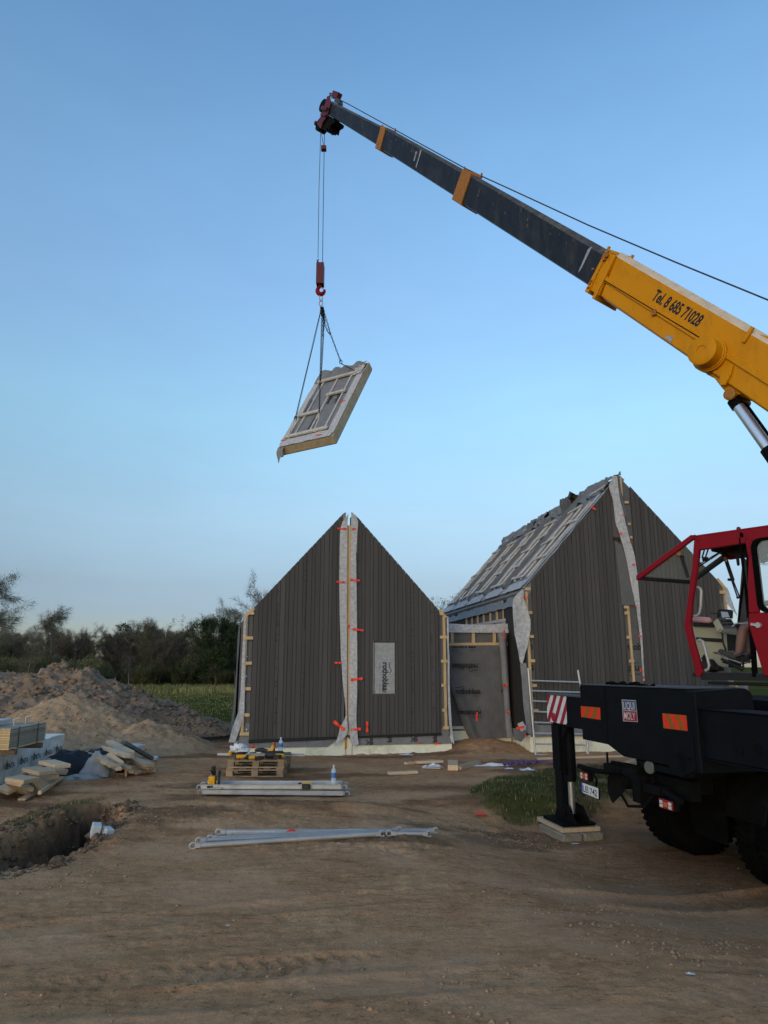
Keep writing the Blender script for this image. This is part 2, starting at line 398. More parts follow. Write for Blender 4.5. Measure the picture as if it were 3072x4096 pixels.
mat('grass_dry', (.30, .255, .085), .85, var=.25, scale=3, tint=.35)
mat('bark', (.055, .045, .036), .9, var=.35, scale=9)
mat('bark_birch', (.30, .29, .26), .85, var=.4, scale=5, stretch=(1, 1, 3))
mat('bark_pine', (.16, .085, .05), .9, var=.3, scale=5)
mat('twig', (.115, .085, .066), .9, var=.3, scale=2, tint=.35)
mat('twig_pale', (.12, .115, .10), .9, var=.25, scale=2, tint=.3)
mat('leaf_spring', (.105, .112, .035), .8, var=.35, scale=.6, tint=.4)
mat('leaf_pale', (.125, .13, .045), .8, var=.3, scale=.8, tint=.35)
mat('leaf_dark', (.026, .044, .012), .8, var=.35, scale=.8, tint=.4)
mat('stake', (.02, .02, .02), .7)

# ------------------------------------------------------------------ ground
def w2(pts): return [tuple(onz(x, y)[:2]) for x, y in pts]
PIT = w2([(-260, 3380), (60, 3335), (180, 3292), (320, 3246), (400, 3232), (445, 3262), (432, 3335), (372, 3392), (200, 3445), (60, 3486), (-260, 3560)])
TURF = w2([(1880, 3168), (1980, 3118), (2200, 3080), (2520, 3062), (2600, 3110), (2520, 3190), (2300, 3222), (2080, 3232), (1950, 3205)])
BANKG = w2([(40, 3305), (150, 3262), (290, 3200), (430, 3186), (415, 3212), (320, 3228), (180, 3276), (60, 3322)])
def pad_low(x, y):
    return sstep(.3, 3.0, x+.35*(y-8))*sstep(11.5, 10.55, y)*sstep(2.6, 7.2, y)
def ground_h(x, y, micro=True):
    x = np.asarray(x, float); y = np.asarray(y, float)
    r = np.hypot(x, y)
    h = -0.9*sstep(24, 105, r)+.10*fbm(x*.07, y*.07, 2, 3)*sstep(30, 60, r)
    h = h-.27*pad_low(x, y)
    dt = polydist(x, y, TURF); h = h+.06*sstep(-.15, .5, dt+.25*fbm(x*2, y*2, 2, 44))*(1+.8*fbm(x*1.2, y*1.2, 2, 4))
    dp = polydist(x, y, PIT); pin = sstep(-.05, .34, dp+.40*fbm(x*2.3, y*2.3, 3, 8)+.22*fbm(x*7, y*7, 2, 10)); h = h-(.14+.48*sstep(-4.6, -3.95, x))*pin+pin*(.30*fbm(x*2.6, y*2.6, 3, 18)+.42*np.maximum(fbm(x*5.0, y*5.0, 2, 19)-.04, 0)+.16*np.abs(fbm(x*8, y*8, 2, 22))+.07*fbm(x*15, y*15, 2, 20))
    h = h+.07*np.exp(-((dp+.25)/.3)**2)*(.6+1.2*fbm(x*1.5, y*1.5, 2, 9))*(dp < .25)
    h = h+.24*np.exp(-((x-2.35)/1.05)**2-((y-17.9)/.75)**2)
    h = h+.10*np.exp(-((x+1.1)/2.2)**2-((y-10.6)/.35)**2)          # lip of sand in front of the walkway
    h = h+.10*np.exp(-((x+2.6)/1.2)**2-((y-9.9)/.7)**2)
    near = sstep(40, 15, r)
    h = h+.03*fbm(x*.35, y*.35, 3, 1)*near
    if micro:
        rough = .35+1.0*sstep(-.05, .25, fbm(x*.45+3, y*.45, 2, 21))
        rough = rough+1.5*np.exp(-((x-1.5)/.9)**2-((y-10.2)/.8)**2)+1.0*np.exp(-((x+2)/1.6)**2-((y-10)/.7)**2)
        rough = rough+2.0*sstep(-.1, .2, dp)+1.2*sstep(8, 16, r)*.4
        rough = rough*near
        cl = fbm(x*5.5, y*5.5, 3, 31)
        h = h+rough*(.012*fbm(x*2.2, y*3.2, 3, 5)+.030*np.maximum(cl-.10, 0)+.016*fbm(x*9, y*11, 3, 6)+.014*np.maximum(fbm(x*8, y*20, 2, 16)-.1, 0)-.030*np.maximum(.10-np.abs(fbm(x*4.5, y*6.5, 3, 26)), 0)*4*sstep(.0, .2, fbm(x*1.1, y*1.4, 2, 27))+.010*np.abs(fbm(x*20, y*24, 2, 28)))
        for (p0, p1, wd, dep, tread) in TRACKS:
            d = A(p1)-A(p0); Ln = np.hypot(*d); d = d/Ln; nrm = A(-d[1], d[0])
            a = (x-p0[0])*d[0]+(y-p0[1])*d[1]; b = (x-p0[0])*nrm[0]+(y-p0[1])*nrm[1]
            b = b+.05*fbm(a*.6, b*.2, 2, 41)
            inn = sstep(wd/2+.05, wd/2-.03, np.abs(b))*sstep(-.3, .5, a)*sstep(Ln+.3, Ln-.5, a)*sstep(-.38, .0, fbm(a*.8, b*.8+p0[1], 2, 43)+.12)
            rib = np.maximum(np.sin(b*2*np.pi/.075), -.3)*.35 if tread == 0 else np.sign(np.sin((a+np.abs(b)*.55)*2*np.pi/.13))*.5*(np.abs(b) > .03)
            h = h+inn*dep*(-1+rib)
            h = h+dep*(.9 if tread == 0 else .25)*np.exp(-((np.abs(b)-wd/2-.05)/.05)**2)*sstep(-.3, .5, a)*sstep(Ln+.3, Ln-.5, a)
    return h
def tr(x0, y0, x1, y1, w, d, t): return (onz(x0, y0)[:2], onz(x1, y1)[:2], w, d, t)
TRACKS = [tr(-300, 3760, 1900, 3560, .28, .007, 0), tr(640, 3895, 1640, 3828, .28, .016, 1), tr(650, 4010, 2100, 3900, .26, .008, 0),
          tr(2230, 3555, 3400, 3440, .40, .034, 0), tr(2650, 3830, 3500, 3780, .28, .009, 0), tr(-300, 4060, 900, 3990, .28, .008, 0),
          tr(900, 3640, 1900, 3600, .22, .006, 0), tr(0, 3850, 1200, 3740, .2, .005, 0), tr(120, 3960, 520, 3925, .26, .012, 1)]
def gz(x, y): return float(ground_h(A([x]), A([y]), False)[0])
def gpx(px, py):
    z = 0.
    for _ in range(8):
        p = onz(px, py, z); z = .5*z+.5*gz(p[0], p[1])
    return A(p[0], p[1], gz(p[0], p[1]))

def make_ground():
    th = np.concatenate([np.arange(-180, -45, 5.), np.arange(-45, -34, .6), np.arange(-34, 34.01, .11), np.arange(34.6, 46, .6), np.arange(46, 180, 5.)])
    th = np.radians(th)
    rr = [1.0]
    while rr[-1] < 900:
        q = rr[-1]; rr.append(q*(1.0045 if 3.2 < q < 22 else (1.012 if q < 40 else (1.03 if q > 3.2 else 1.03))))
    rr = np.array(rr); nt_, nr = len(th), len(rr)
    Rg, Tg = np.meshgrid(rr, th, indexing='ij')
    x = (Rg*np.sin(Tg)).ravel(); y = (Rg*np.cos(Tg)).ravel()
    z = ground_h(x, y)
    V = np.stack([x, y, z], 1)
    V = np.vstack([V, [[0, 0, 0]]]); ci = len(V)-1
    i = np.arange(nr-1)[:, None]*nt_; j = np.arange(nt_)[None, :]; j2 = (j+1) % nt_
    Q = np.stack([i+j, i+nt_+j, i+nt_+j2, i+j2], -1).reshape(-1, 4)
    T3 = np.stack([np.full(nt_, ci), np.arange(nt_), (np.arange(nt_)+1) % nt_], 1)
    me = bpy.data.meshes.new('ground')
    me.vertices.add(len(V)); me.vertices.foreach_set('co', V.ravel())
    nl = Q.size+T3.size; me.loops.add(nl); me.loops.foreach_set('vertex_index', np.concatenate([Q.ravel(), T3.ravel()]))
    me.polygons.add(len(Q)+len(T3))
    st = np.concatenate([np.arange(len(Q))*4, Q.size+np.arange(len(T3))*3]); me.polygons.foreach_set('loop_start', st)
    me.polygons.foreach_set('use_smooth', np.ones(len(st), bool))
    me.update(calc_edges=True)
    # zones: R grass, G dark moist soil and painted shade, B pale dry sand
    r = np.hypot(V[:, 0], V[:, 1]); X, Y = V[:, 0], V[:, 1]
    wob = .5*fbm(X*.5, Y*.5, 3, 51)
    far = sstep(21.5, 25, Y+1.2*fbm(X*.3, Y*.3, 2, 52)*2-sstep(-2, 4, X)*1.0)
    grass = np.maximum(far, sstep(-.25, .35, polydist(X, Y, TURF)+wob*.7)*(.55+.45*sstep(-.1, .15, fbm(X*1.8, Y*1.8, 3, 83))))
    grass = np.maximum(grass, .55*sstep(-.12, .12, polydist(X, Y, BANKG)+wob*.3))
    grass = np.where(np.abs(th).max() > 0, grass, grass)
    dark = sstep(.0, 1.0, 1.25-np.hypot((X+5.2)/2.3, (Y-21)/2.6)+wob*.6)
    dark = np.maximum(dark, (.35+.6*sstep(-4.6, -4.0, X))*sstep(-.12, .12, polydist(X, Y, PIT)+.3*wob))  # pit shadow painted darker to the right, over dark soil
    dark = np.maximum(dark, .72*sstep(-1.0, 1.0, wob*2.0+np.minimum(np.minimum(X-2.8, Y-7.2), 11.0-Y)*.6))  # shade under the crane painted in, along with moist soil
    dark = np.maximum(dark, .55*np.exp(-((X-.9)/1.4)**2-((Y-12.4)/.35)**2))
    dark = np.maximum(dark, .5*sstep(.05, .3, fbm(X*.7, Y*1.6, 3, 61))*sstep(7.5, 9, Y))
    dry = sstep(.0, .3, fbm(X*.8, Y*1.8, 3, 71))*.8
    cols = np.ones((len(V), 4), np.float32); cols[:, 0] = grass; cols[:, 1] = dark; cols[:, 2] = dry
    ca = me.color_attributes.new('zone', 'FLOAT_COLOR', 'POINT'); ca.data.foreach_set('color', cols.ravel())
    m = bpy.data.materials.new('earth'); m.use_nodes = True; t = m.node_tree; N = t.nodes; Lk = t.links; b = N['Principled BSDF']
    b.inputs['Roughness'].default_value = 1; b.inputs['Specular IOR Level'].default_value = 0
    tc = N.new('ShaderNodeTexCoord')
    def noise(sc, det=8, ro=.65):
        n = N.new('ShaderNodeTexNoise'); n.inputs['Scale'].default_value = sc; n.inputs['Detail'].default_value = det; n.inputs['Roughness'].default_value = ro
        Lk.new(tc.outputs['Object'], n.inputs['Vector']); return n
    def ramp(src, stops):
        r_ = N.new('ShaderNodeValToRGB')
        while len(r_.color_ramp.elements) < len(stops): r_.color_ramp.elements.new(.5)
        for e, (p, c) in zip(r_.color_ramp.elements, stops): e.position = p; e.color = (*c, 1)
        Lk.new(src, r_.inputs['Fac']); return r_.outputs['Color']
    def mix(f, a_, b_, mode='MIX'):
        x_ = N.new('ShaderNodeMix'); x_.data_type = 'RGBA'; x_.blend_type = mode
        if isinstance(f, (int, float)): x_.inputs['Factor'].default_value = f
        else: Lk.new(f, x_.inputs['Factor'])
        for k, v in (('A', a_), ('B', b_)):
            if isinstance(v, tuple): x_.inputs[k].default_value = (*v, 1)
            else: Lk.new(v, x_.inputs[k])
        return x_.outputs['Result']
    at = N.new('ShaderNodeAttribute'); at.attribute_name = 'zone'; sp = N.new('ShaderNodeSeparateColor'); Lk.new(at.outputs['Color'], sp.inputs['Color'])
    base = ramp(noise(1.1).outputs['Fac'], [(.3, (.58, .305, .148)), (.5, (.69, .38, .195)), (.7, (.78, .46, .25))])
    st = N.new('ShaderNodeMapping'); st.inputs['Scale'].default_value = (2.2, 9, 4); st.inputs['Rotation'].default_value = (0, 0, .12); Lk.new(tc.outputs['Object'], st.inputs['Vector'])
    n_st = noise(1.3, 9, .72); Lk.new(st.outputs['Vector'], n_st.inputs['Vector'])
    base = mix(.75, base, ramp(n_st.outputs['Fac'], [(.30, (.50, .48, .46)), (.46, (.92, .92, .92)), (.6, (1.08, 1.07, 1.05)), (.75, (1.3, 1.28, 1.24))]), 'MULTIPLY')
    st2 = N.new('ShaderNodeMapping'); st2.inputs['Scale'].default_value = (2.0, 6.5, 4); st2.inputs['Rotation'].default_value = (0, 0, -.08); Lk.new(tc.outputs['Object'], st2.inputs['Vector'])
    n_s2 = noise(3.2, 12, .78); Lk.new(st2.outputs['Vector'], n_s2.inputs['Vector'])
    base = mix(.85, base, ramp(n_s2.outputs['Fac'], [(.37, (.34, .30, .27)), (.425, (.95, .94, .93)), (.58, (1, 1, 1)), (.66, (1.32, 1.28, 1.22))]), 'MULTIPLY')  # dark streaks put the shadows of small clods and heels into the colour
    spk = ramp(noise(26, 6, .8).outputs['Fac'], [(.36, (.36, .33, .31)), (.43, (1, 1, 1)), (.58, (1, 1, 1)), (.68, (1.5, 1.45, 1.38))])  # dark specks paint in the shade of small hollows
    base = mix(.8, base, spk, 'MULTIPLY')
    base = mix(.55, base, ramp(noise(9).outputs['Fac'], [(.3, (.45, .45, .45)), (.7, (.95, .93, .9))]), 'MULTIPLY')
    fine = ramp(noise(90, 4).outputs['Fac'], [(.35, (.72, .72, .72)), (.65, (1.2, 1.2, 1.2))])
    base = mix(.7, base, fine, 'MULTIPLY')
    dryc = mix(sp.outputs['Blue'], base, mix(.5, base, (.70, .42, .245)))
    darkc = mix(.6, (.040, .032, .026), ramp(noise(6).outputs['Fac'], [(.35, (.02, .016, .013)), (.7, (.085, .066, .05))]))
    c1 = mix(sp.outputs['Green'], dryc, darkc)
    gr = ramp(noise(.22, 6).outputs['Fac'], [(.3, (.062, .066, .020)), (.5, (.095, .092, .026)), (.62, (.17, .145, .05)), (.75, (.09, .082, .030))])
    gr = mix(.6, gr, ramp(noise(14, 5).outputs['Fac'], [(.3, (.35, .35, .35)), (.7, (1.2, 1.2, 1.2))]), 'MULTIPLY')
    c2 = mix(sp.outputs['Red'], c1, gr)
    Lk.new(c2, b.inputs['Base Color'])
    nb = noise(24, 8, .75); bp = N.new('ShaderNodeBump'); bp.inputs['Strength'].default_value = .8; bp.inputs['Distance'].default_value = .04
    Lk.new(nb.outputs['Fac'], bp.inputs['Height']); Lk.new(bp.outputs['Normal'], b.inputs['Normal'])
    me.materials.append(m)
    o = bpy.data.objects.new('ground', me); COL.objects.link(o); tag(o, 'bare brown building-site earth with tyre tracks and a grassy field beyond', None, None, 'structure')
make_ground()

def raw_obj(name, V, F, mats, mi=None, smooth=False, tint=None):
    """V (n,3), F (m,k) numpy"""
    me = bpy.data.meshes.new(name); V = np.asarray(V, float); F = np.asarray(F, int)
    me.vertices.add(len(V)); me.vertices.foreach_set('co', V.ravel())
    me.loops.add(F.size); me.loops.foreach_set('vertex_index', F.ravel())
    me.polygons.add(len(F)); me.polygons.foreach_set('loop_start', np.arange(len(F))*F.shape[1])
    if smooth: me.polygons.foreach_set('use_smooth', np.ones(len(F), bool))
    for m in (mats if isinstance(mats, list) else [mats]): me.materials.append(m)
    if mi is not None: me.polygons.foreach_set('material_index', np.asarray(mi, np.int32))
    at = me.attributes.new('tint', 'FLOAT', 'FACE'); at.data.foreach_set('value', np.asarray(tint if tint is not None else np.full(len(F), .5), np.float32))
    me.update(calc_edges=True)
    o = bpy.data.objects.new(name, me); COL.objects.link(o); o['_o'] = [0., 0., 0.]
    return o

def blades(n, xs, ys, zs, hmin, hmax, w, lean=.35):
    """grass blades as bent two-triangle strips"""
    a = RNG.random(n)*2*np.pi; h = hmin+(hmax-hmin)*RNG.random(n)**1.5; ln = lean*RNG.random(n)*h; b = RNG.random(n)*2*np.pi
    dx, dy = np.cos(a)*w/2, np.sin(a)*w/2; lx, ly = np.cos(b)*ln, np.sin(b)*ln
    P0 = np.stack([xs-dx, ys-dy, zs-.01], 1); P1 = np.stack([xs+dx, ys+dy, zs-.01], 1)
    P2 = np.stack([xs+lx*.4+dx*.7, ys+ly*.4+dy*.7, zs+h*.6], 1); P3 = np.stack([xs+lx*.4-dx*.7, ys+ly*.4-dy*.7, zs+h*.6], 1)
    P4 = np.stack([xs+lx, ys+ly, zs+h], 1)
    V = np.stack([P0, P1, P2, P3, P4], 1).reshape(-1, 3); k = np.arange(n)[:, None]*5
    F = np.concatenate([k+np.array([[0, 1, 2]]), k+np.array([[0, 2, 3]]), k+np.array([[3, 2, 4]])])
    t = RNG.random(n); return V, F, np.concatenate([t, t, t])
def grass_patch(name, label, poly, n, hmin, hmax, w, mats, dry=.15, inset=-.05):
    P = np.array(poly); mn, mx = P.min(0), P.max(0); xs = []; ys = []
    while sum(map(len, xs)) < n:
        x = mn[0]+(mx[0]-mn[0])*RNG.random(n); y = mn[1]+(mx[1]-mn[1])*RNG.random(n)
        k = (polydist(x, y, poly)+.5*fbm(x*.5, y*.5, 3, 51)*.35 > inset) & (fbm(x*1.6, y*1.6, 2, 81) > -.22+.5*RNG.random(n))
        xs.append(x[k]); ys.append(y[k])
    x = np.concatenate(xs)[:n]; y = np.concatenate(ys)[:n]; z = ground_h(x, y)
    V, F, t = blades(n, x, y, z, hmin, hmax, w)
    dr = (RNG.random(n) < dry).astype(int); mi = np.concatenate([dr, dr, dr])
    o = raw_obj(name, V, F, mats, mi, tint=t); tag(o, label, None, None, 'stuff')
grass_patch('turf_grass', 'short green grass on the raised turf patch beside the outrigger jack', TURF, 15000, .012, .07, .010, [mt['turf'], mt['grass_dry']], .07)
grass_patch('bank_grass', 'sparse grass on the bank above the pit at the left', BANKG, 420, .012, .06, .008, [mt['turf'], mt['grass_dry']], .2)
FIELD = [(-26, 24.5), (1, 24.5), (3, 100), (-80, 100), (-60, 60)]
grass_patch('field_grass', 'rough yellow and green grass across the field before the wood', FIELD, 90000, .03, .11, .03, [mt['grass'], mt['grass_dry']], .5)
MEADOW = [(-42, 62), (2, 62), (2, 96), (-70, 96)]
grass_patch('meadow_reeds', 'tall dry yellow grass along the foot of the wood', MEADOW, 24000, .25, .65, .06, [mt['grass'], mt['grass_dry']], .75)

def scatter_stones(name, label, n, mats, region, smin, smax, k=0):
    """pebbles and clods: squashed octahedra lying on the earth"""
    x, y = region(n); z = ground_h(x, y); n = len(x)
    s = smin*(smax/smin)**(RNG.random(n)**2.2)
    base = np.array([[1, 0, 0], [0, 1, 0], [-1, 0, 0], [0, -1, 0], [0, 0, .8], [0, 0, -.5], ])
    V = base[None]*(1+.5*(RNG.random((n, 6, 1))-.5)); a = RNG.random(n)*6.28; ca, sa = np.cos(a), np.sin(a)
    X = V[:, :, 0]*ca[:, None]-V[:, :, 1]*sa[:, None]; Y = V[:, :, 0]*sa[:, None]+V[:, :, 1]*ca[:, None]*.8
    V = np.stack([X*s[:, None]+x[:, None], Y*s[:, None]+y[:, None], V[:, :, 2]*s[:, None]*.8+z[:, None]+.1*s[:, None]], -1).reshape(-1, 3)
    f = np.array([[0, 1, 4], [1, 2, 4], [2, 3, 4], [3, 0, 4], [1, 0, 5], [2, 1, 5], [3, 2, 5], [0, 3, 5]])
    F = (np.arange(n)[:, None, None]*6+f[None]).reshape(-1, 3)
    tag(raw_obj(name, V, F, mats, tint=np.repeat(RNG.random(n), 8), smooth=False), label, None, None, 'stuff')
def region_fore(n):
    r = 4*(20/4)**RNG.random(n); t = (RNG.random(n)-.5)*R(66); x, y = r*np.sin(t), r*np.cos(t)
    k = fbm(x*.9, y*.9, 3, 91) > -.02; return x[k], y[k]
def region_heaps(n):
    cs = [(onz(2600, 3770), .28, 200), (onz(2420, 3640), .35, 120), (onz(2380, 3570), .5, 90), (onz(2850, 3700), .1, 40), (onz(2960, 3690), .12, 40), (onz(1850, 3900), .25, 60),
          (onz(1750, 4030), .3, 80), (onz(1950, 3260), .5, 260), (onz(2150, 3300), .4, 200), (onz(800, 3230), .7, 240), (onz(520, 3300), .5, 160), (onz(160, 3520), .7, 260), (onz(230, 3370), .5, 700), (onz(380, 3300), .3, 200), (onz(80, 3400), .4, 300)]
    X = []; Y = []
    for c, s, m in cs: X.append(c[0]+RNG.normal(size=m)*s); Y.append(c[1]+RNG.normal(size=m)*s*.55)
    return np.concatenate(X), np.concatenate(Y)
scatter_stones('pebbles', 'small pale stones and crumbs scattered over the earth', 3200, mt['pebble'], region_fore, .003, .018)
scatter_stones('clods', 'crumbled clods of brown earth lying in loose clusters', 1, mt['clod'], region_heaps, .006, .026)
def region_pit(n):
    p_ = np.array(PIT); mn, mx = p_.min(0), p_.max(0); x = mn[0]+(mx[0]-mn[0])*RNG.random(n); y = mn[1]+(mx[1]-mn[1])*RNG.random(n); k = (polydist(x, y, PIT) > -.35) & (fbm(x*1.7, y*1.7, 2, 99) > -.12); return x[k], y[k]
scatter_stones('pit_clods', 'broken clods of dark soil lining the pit at the left', 3200, mt['clod_dark'], region_pit, .01, .085)

# ------------------------------------------------------------------ heaps of soil
def heap(name, label, fn, x0, x1, y0, y1, res, mats, seed, cat='soil heap', rg=1., clods=None):
    nx, ny = int((x1-x0)/res), int((y1-y0)/res)
    gx, gy = np.meshgrid(np.linspace(x0, x1, nx), np.linspace(y0, y1, ny)); x, y = gx.ravel(), gy.ravel()
    g = ground_h(x, y, False); h = fn(x, y)
    amp = sstep(-.05, .4, h)
    lump = (.16*fbm(x*1.3, y*1.3, 3, seed)+.34*np.maximum(fbm(x*2.4, y*2.4, 3, seed+5), -.03)+.26*np.maximum(fbm(x*5.5, y*5.5, 2, seed+9)-.06, 0)+.16*np.maximum(fbm(x*12, y*12, 2, seed+14)-.1, 0)+.07*fbm(x*19, y*19, 2, seed+19))*rg
    z = np.where(h > -.06, g+h+amp*lump, g+h)
    i = (np.arange(ny-1)[:, None]*nx+np.arange(nx-1)[None, :]).ravel()
    F = np.stack([i, i+1, i+nx+1, i+nx], 1); keep = (h[F].max(1) > -.10); F = F[keep]
    if clods:
        n_ = clods[0]; ii = RNG.choice(len(x), n_, p=(amp*(h > .02))/(amp*(h > .02)).sum()); s_ = clods[1]*(clods[2]/clods[1])**(RNG.random(n_)**2.4)
        bs = np.array([[1, 0, 0], [0, 1, 0], [-1, 0, 0], [0, -1, 0], [0, 0, .8], [0, 0, -.8], [.8, .7, .6], [-.8, .6, .5], [.6, -.8, .6], [-.7, -.65, .6]]); V0 = bs[None]*(1+.9*(RNG.random((n_, 10, 1))-.5))
        a_ = RNG.random(n_)*6.28; ca, sa = np.cos(a_)[:, None], np.sin(a_)[:, None]; VX = (V0[:, :, 0]*ca-V0[:, :, 1]*sa)*s_[:, None]+x[ii][:, None]; VY = (V0[:, :, 0]*sa+V0[:, :, 1]*ca)*s_[:, None]*.85+y[ii][:, None]; VZ = V0[:, :, 2]*s_[:, None]*.75+z[ii][:, None]
        f_ = np.array([[0, 6, 4, 8], [6, 1, 7, 4], [4, 7, 2, 9], [8, 4, 9, 3], [0, 8, 3, 5], [0, 5, 1, 6], [1, 5, 2, 7], [2, 5, 3, 9]]); b_ = len(x)
        x = np.concatenate([x, VX.ravel()]); y = np.concatenate([y, VY.ravel()]); z = np.concatenate([z, VZ.ravel()]); F = np.concatenate([F, (b_+np.arange(n_)[:, None, None]*10+f_[None]).reshape(-1, 4)])
    used = np.unique(F); rem = np.full(len(x), -1); rem[used] = np.arange(len(used))
    cx, cy = float(x[used].mean()), float(y[used].mean())
    V = np.stack([x-cx, y-cy, z], 1)[used]
    o = raw_obj(name, V, rem[F], mats, smooth=False); o.location = (cx, cy, 0); tag(o, label, cat); return o
def gauss(x, y, cx, cy, sx_, sy_, hh, rot=0):
    ca, sa = math.cos(rot), math.sin(rot); u = (x-cx)*ca+(y-cy)*sa; v = -(x-cx)*sa+(y-cy)*ca
    return hh*np.maximum(0, 1-np.sqrt((u/sx_)**2+(v/sy_)**2))
hp = aty(250, 2672, 22.5)
heap('soil_heap', 'large dark lumpy heap of dug-out soil with a thin stake on top', lambda x, y: np.maximum.reduce([
    gauss(x, y, hp[0], 22.5, 5.4, 4.5, 2.08), gauss(x, y, hp[0]-3.2, 22, 4, 3.6, 1.25), gauss(x, y, hp[0]+2.9, 22.2, 3.3, 2.8, .9)])-.1,
    -18, -2.5, 16.5, 28, .05, mt['soil_dark'], 3, rg=.9, clods=(4200, .02, .13))
hs = aty(255, 2800, 18.4)
heap('sand_heap', 'lower pale brown sandy heap in front of the dark soil heap', lambda x, y: np.maximum.reduce([
    gauss(x, y, hs[0]+.1, 18.6, 3.4, 3.0, 1.38), gauss(x, y, hs[0]+2.3, 17.9, 2.2, 1.8, .75), gauss(x, y, hs[0]-2.6, 18.4, 3.2, 2.2, .8)])-.1,
    -14, -3.3, 14.8, 22, .04, mt['soil_sand'], 13, rg=.38, clods=(3000, .008, .045))
q = aty(690, 2850, 21.5)
heap('spoil_ridge', 'small pale ridge of spoil at the right foot of the dark heap', lambda x, y: gauss(x, y, q[0], 21.6, 2.0, 1.4, .62, -.2)-.07, -9.5, -3, 19.5, 24, .06, mt['soil_sand'], 23, rg=.5, clods=(900, .012, .07))
q2 = aty(60, 2715, 33)
heap('far_soil_heap', 'grey flat-topped soil heap behind the big one at the left edge', lambda x, y: gauss(x, y, q2[0]-1, 33, 4, 4, 2.3).clip(-1, 1.55)-.05, -25, -12.2, 28.5, 38, .12, mt['soil_dark'], 33, clods=(700, .04, .14))
q3 = aty(110, 2722, 30)
heap('clay_heap', 'small orange clay heap between the two dark soil heaps', lambda x, y: gauss(x, y, q3[0], 30, 1.6, 1.6, 1.6).clip(-1, 1.3)-.05, -18, -12.2, 28, 32, .08, mt['soil_sand'], 43, clods=(200, .02, .08))
q4 = aty(15, 2790, 24)
heap('rubble_heap', 'pale rubble heap cut off by the left edge of the view', lambda x, y: gauss(x, y, q4[0]-.2, 23.0, 1.7, 1.5, 1.35).clip(-1, .9)-.05, -16.5, -10.8, 20.6, 25.6, .07, mt['soil_sand'], 53)
mb = MB(); p = aty(303, 2672, 22.3); p2_ = aty(303, 2570, 22.3)
mb.tube([p-UP*.5, p2_], .025, 6); mb.tube([p2_+A(-.03, 0, 0), p2_+A(.05, 0, .05)], .02, 5); mb.beam(p2_-UP*.18-A(.05, 0, 0), p2_-UP*.22+A(.09, 0, 0), .03, .04)
tag(mb.build('survey_stake', mt['stake'], origin=(p[0], p[1], p[2]-.5)), 'thin black survey stake standing on the dark soil heap', 'stake')
# ================================================================== LEFT HOUSE
def q4(x, y): return 900+x*.5726, 2000+y*.5726      # enlarged-crop readings of the photograph -> its pixels
def q5(x, y): return 1700+x*.6028, 1850+y*.6028
def q8(x, y): return 1750+x*.3014, 2350+y*.3014
LHF = Fac(onz(996, 2958, .385)*A(1, 1, 0), (math.cos(R(12)), math.sin(R(12)), 0))
S = LHF.S
s_l, z_bl = S(996, 2958); s_r, z_br = S(1765, 2930)
e_l = S(1016, 2431); e_r = S(1754, 2441); pk_l = S(1383, 2050); pk_r = S(1406, 2050)
s_l = .0; s_r = (e_r[0]+S(1765, 2930)[0])/2
pk = (pk_l[0]+pk_r[0])/2, (pk_l[1]+pk_r[1])/2+.12
def lh_top(s):
    if s < pk[0]: return e_l[1]+(pk[1]-e_l[1])*(s-e_l[0])/(pk[0]-e_l[0])
    return e_r[1]+(pk[1]-e_r[1])*(e_r[0]-s)/(e_r[0]-pk[0])
def lh_bot(s): return z_bl+(z_br-z_bl)*s/s_r
LH = thing('gable_house', 'narrow gabled house clad in dark vertical boards with a pale membrane seam down its middle', 'house', LHF.P((s_l+s_r)/2, 3, 0))
mid_l = S(1366, 2500)[0]; mid_r = S(1425, 2500)[0]
win = (S(1496, 2670)[0], S(1579, 2670)[0], S(1540, 2774)[1], S(1540, 2568)[1])
rg_ = random.Random(4)
def grain(mb, cols):
    for x0, x1, ya, yb in cols:
        y_ = ya
        while y_ < yb:
            f_ = (y_-ya)/(yb-ya); cx_ = x0+(x1-x0)*f_+rg_.uniform(-2, 2); a_, z_ = S(*q4(cx_, y_), -.055); w_ = rg_.uniform(.03, .045); h_ = rg_.uniform(.025, .05)
            if not (win[0]-.05 < a_ < win[1]+.05 and win[2]-.05 < z_ < win[3]+.05):
                for s_ in (-1, 1): mb.beam(LHF.P(a_, -.0575, z_+h_), LHF.P(a_+s_*w_, -.0575, z_), .010, .004, LHF.b, mi=1)
                if rg_.random() < .4: mb.beam(LHF.P(a_, -.0575, z_-.03), LHF.P(a_, -.0575, z_-rg_.uniform(.12, .3)), .006, .004, LHF.b, mi=1)
            y_ += rg_.choice((28, 45, 70, 95, 120))
mb = MB(); LHF.boards(mb, s_l, mid_l, lh_bot, lh_top, -.05); grain(mb, ((372, 348, 640, 1600), (568, 545, 430, 1500))); mb.build('wall_cladding', [mt['clad'], mt['clad_dark']], LH)
mb = MB(); LHF.boards(mb, mid_r, s_r, lh_bot, lh_top, -.05, cut=win); grain(mb, ((935, 930, 260, 1560), (1300, 1312, 650, 1560), (1440, 1456, 790, 1480))); mb.build('wall_cladding', [mt['clad'], mt['clad_dark']], LH)
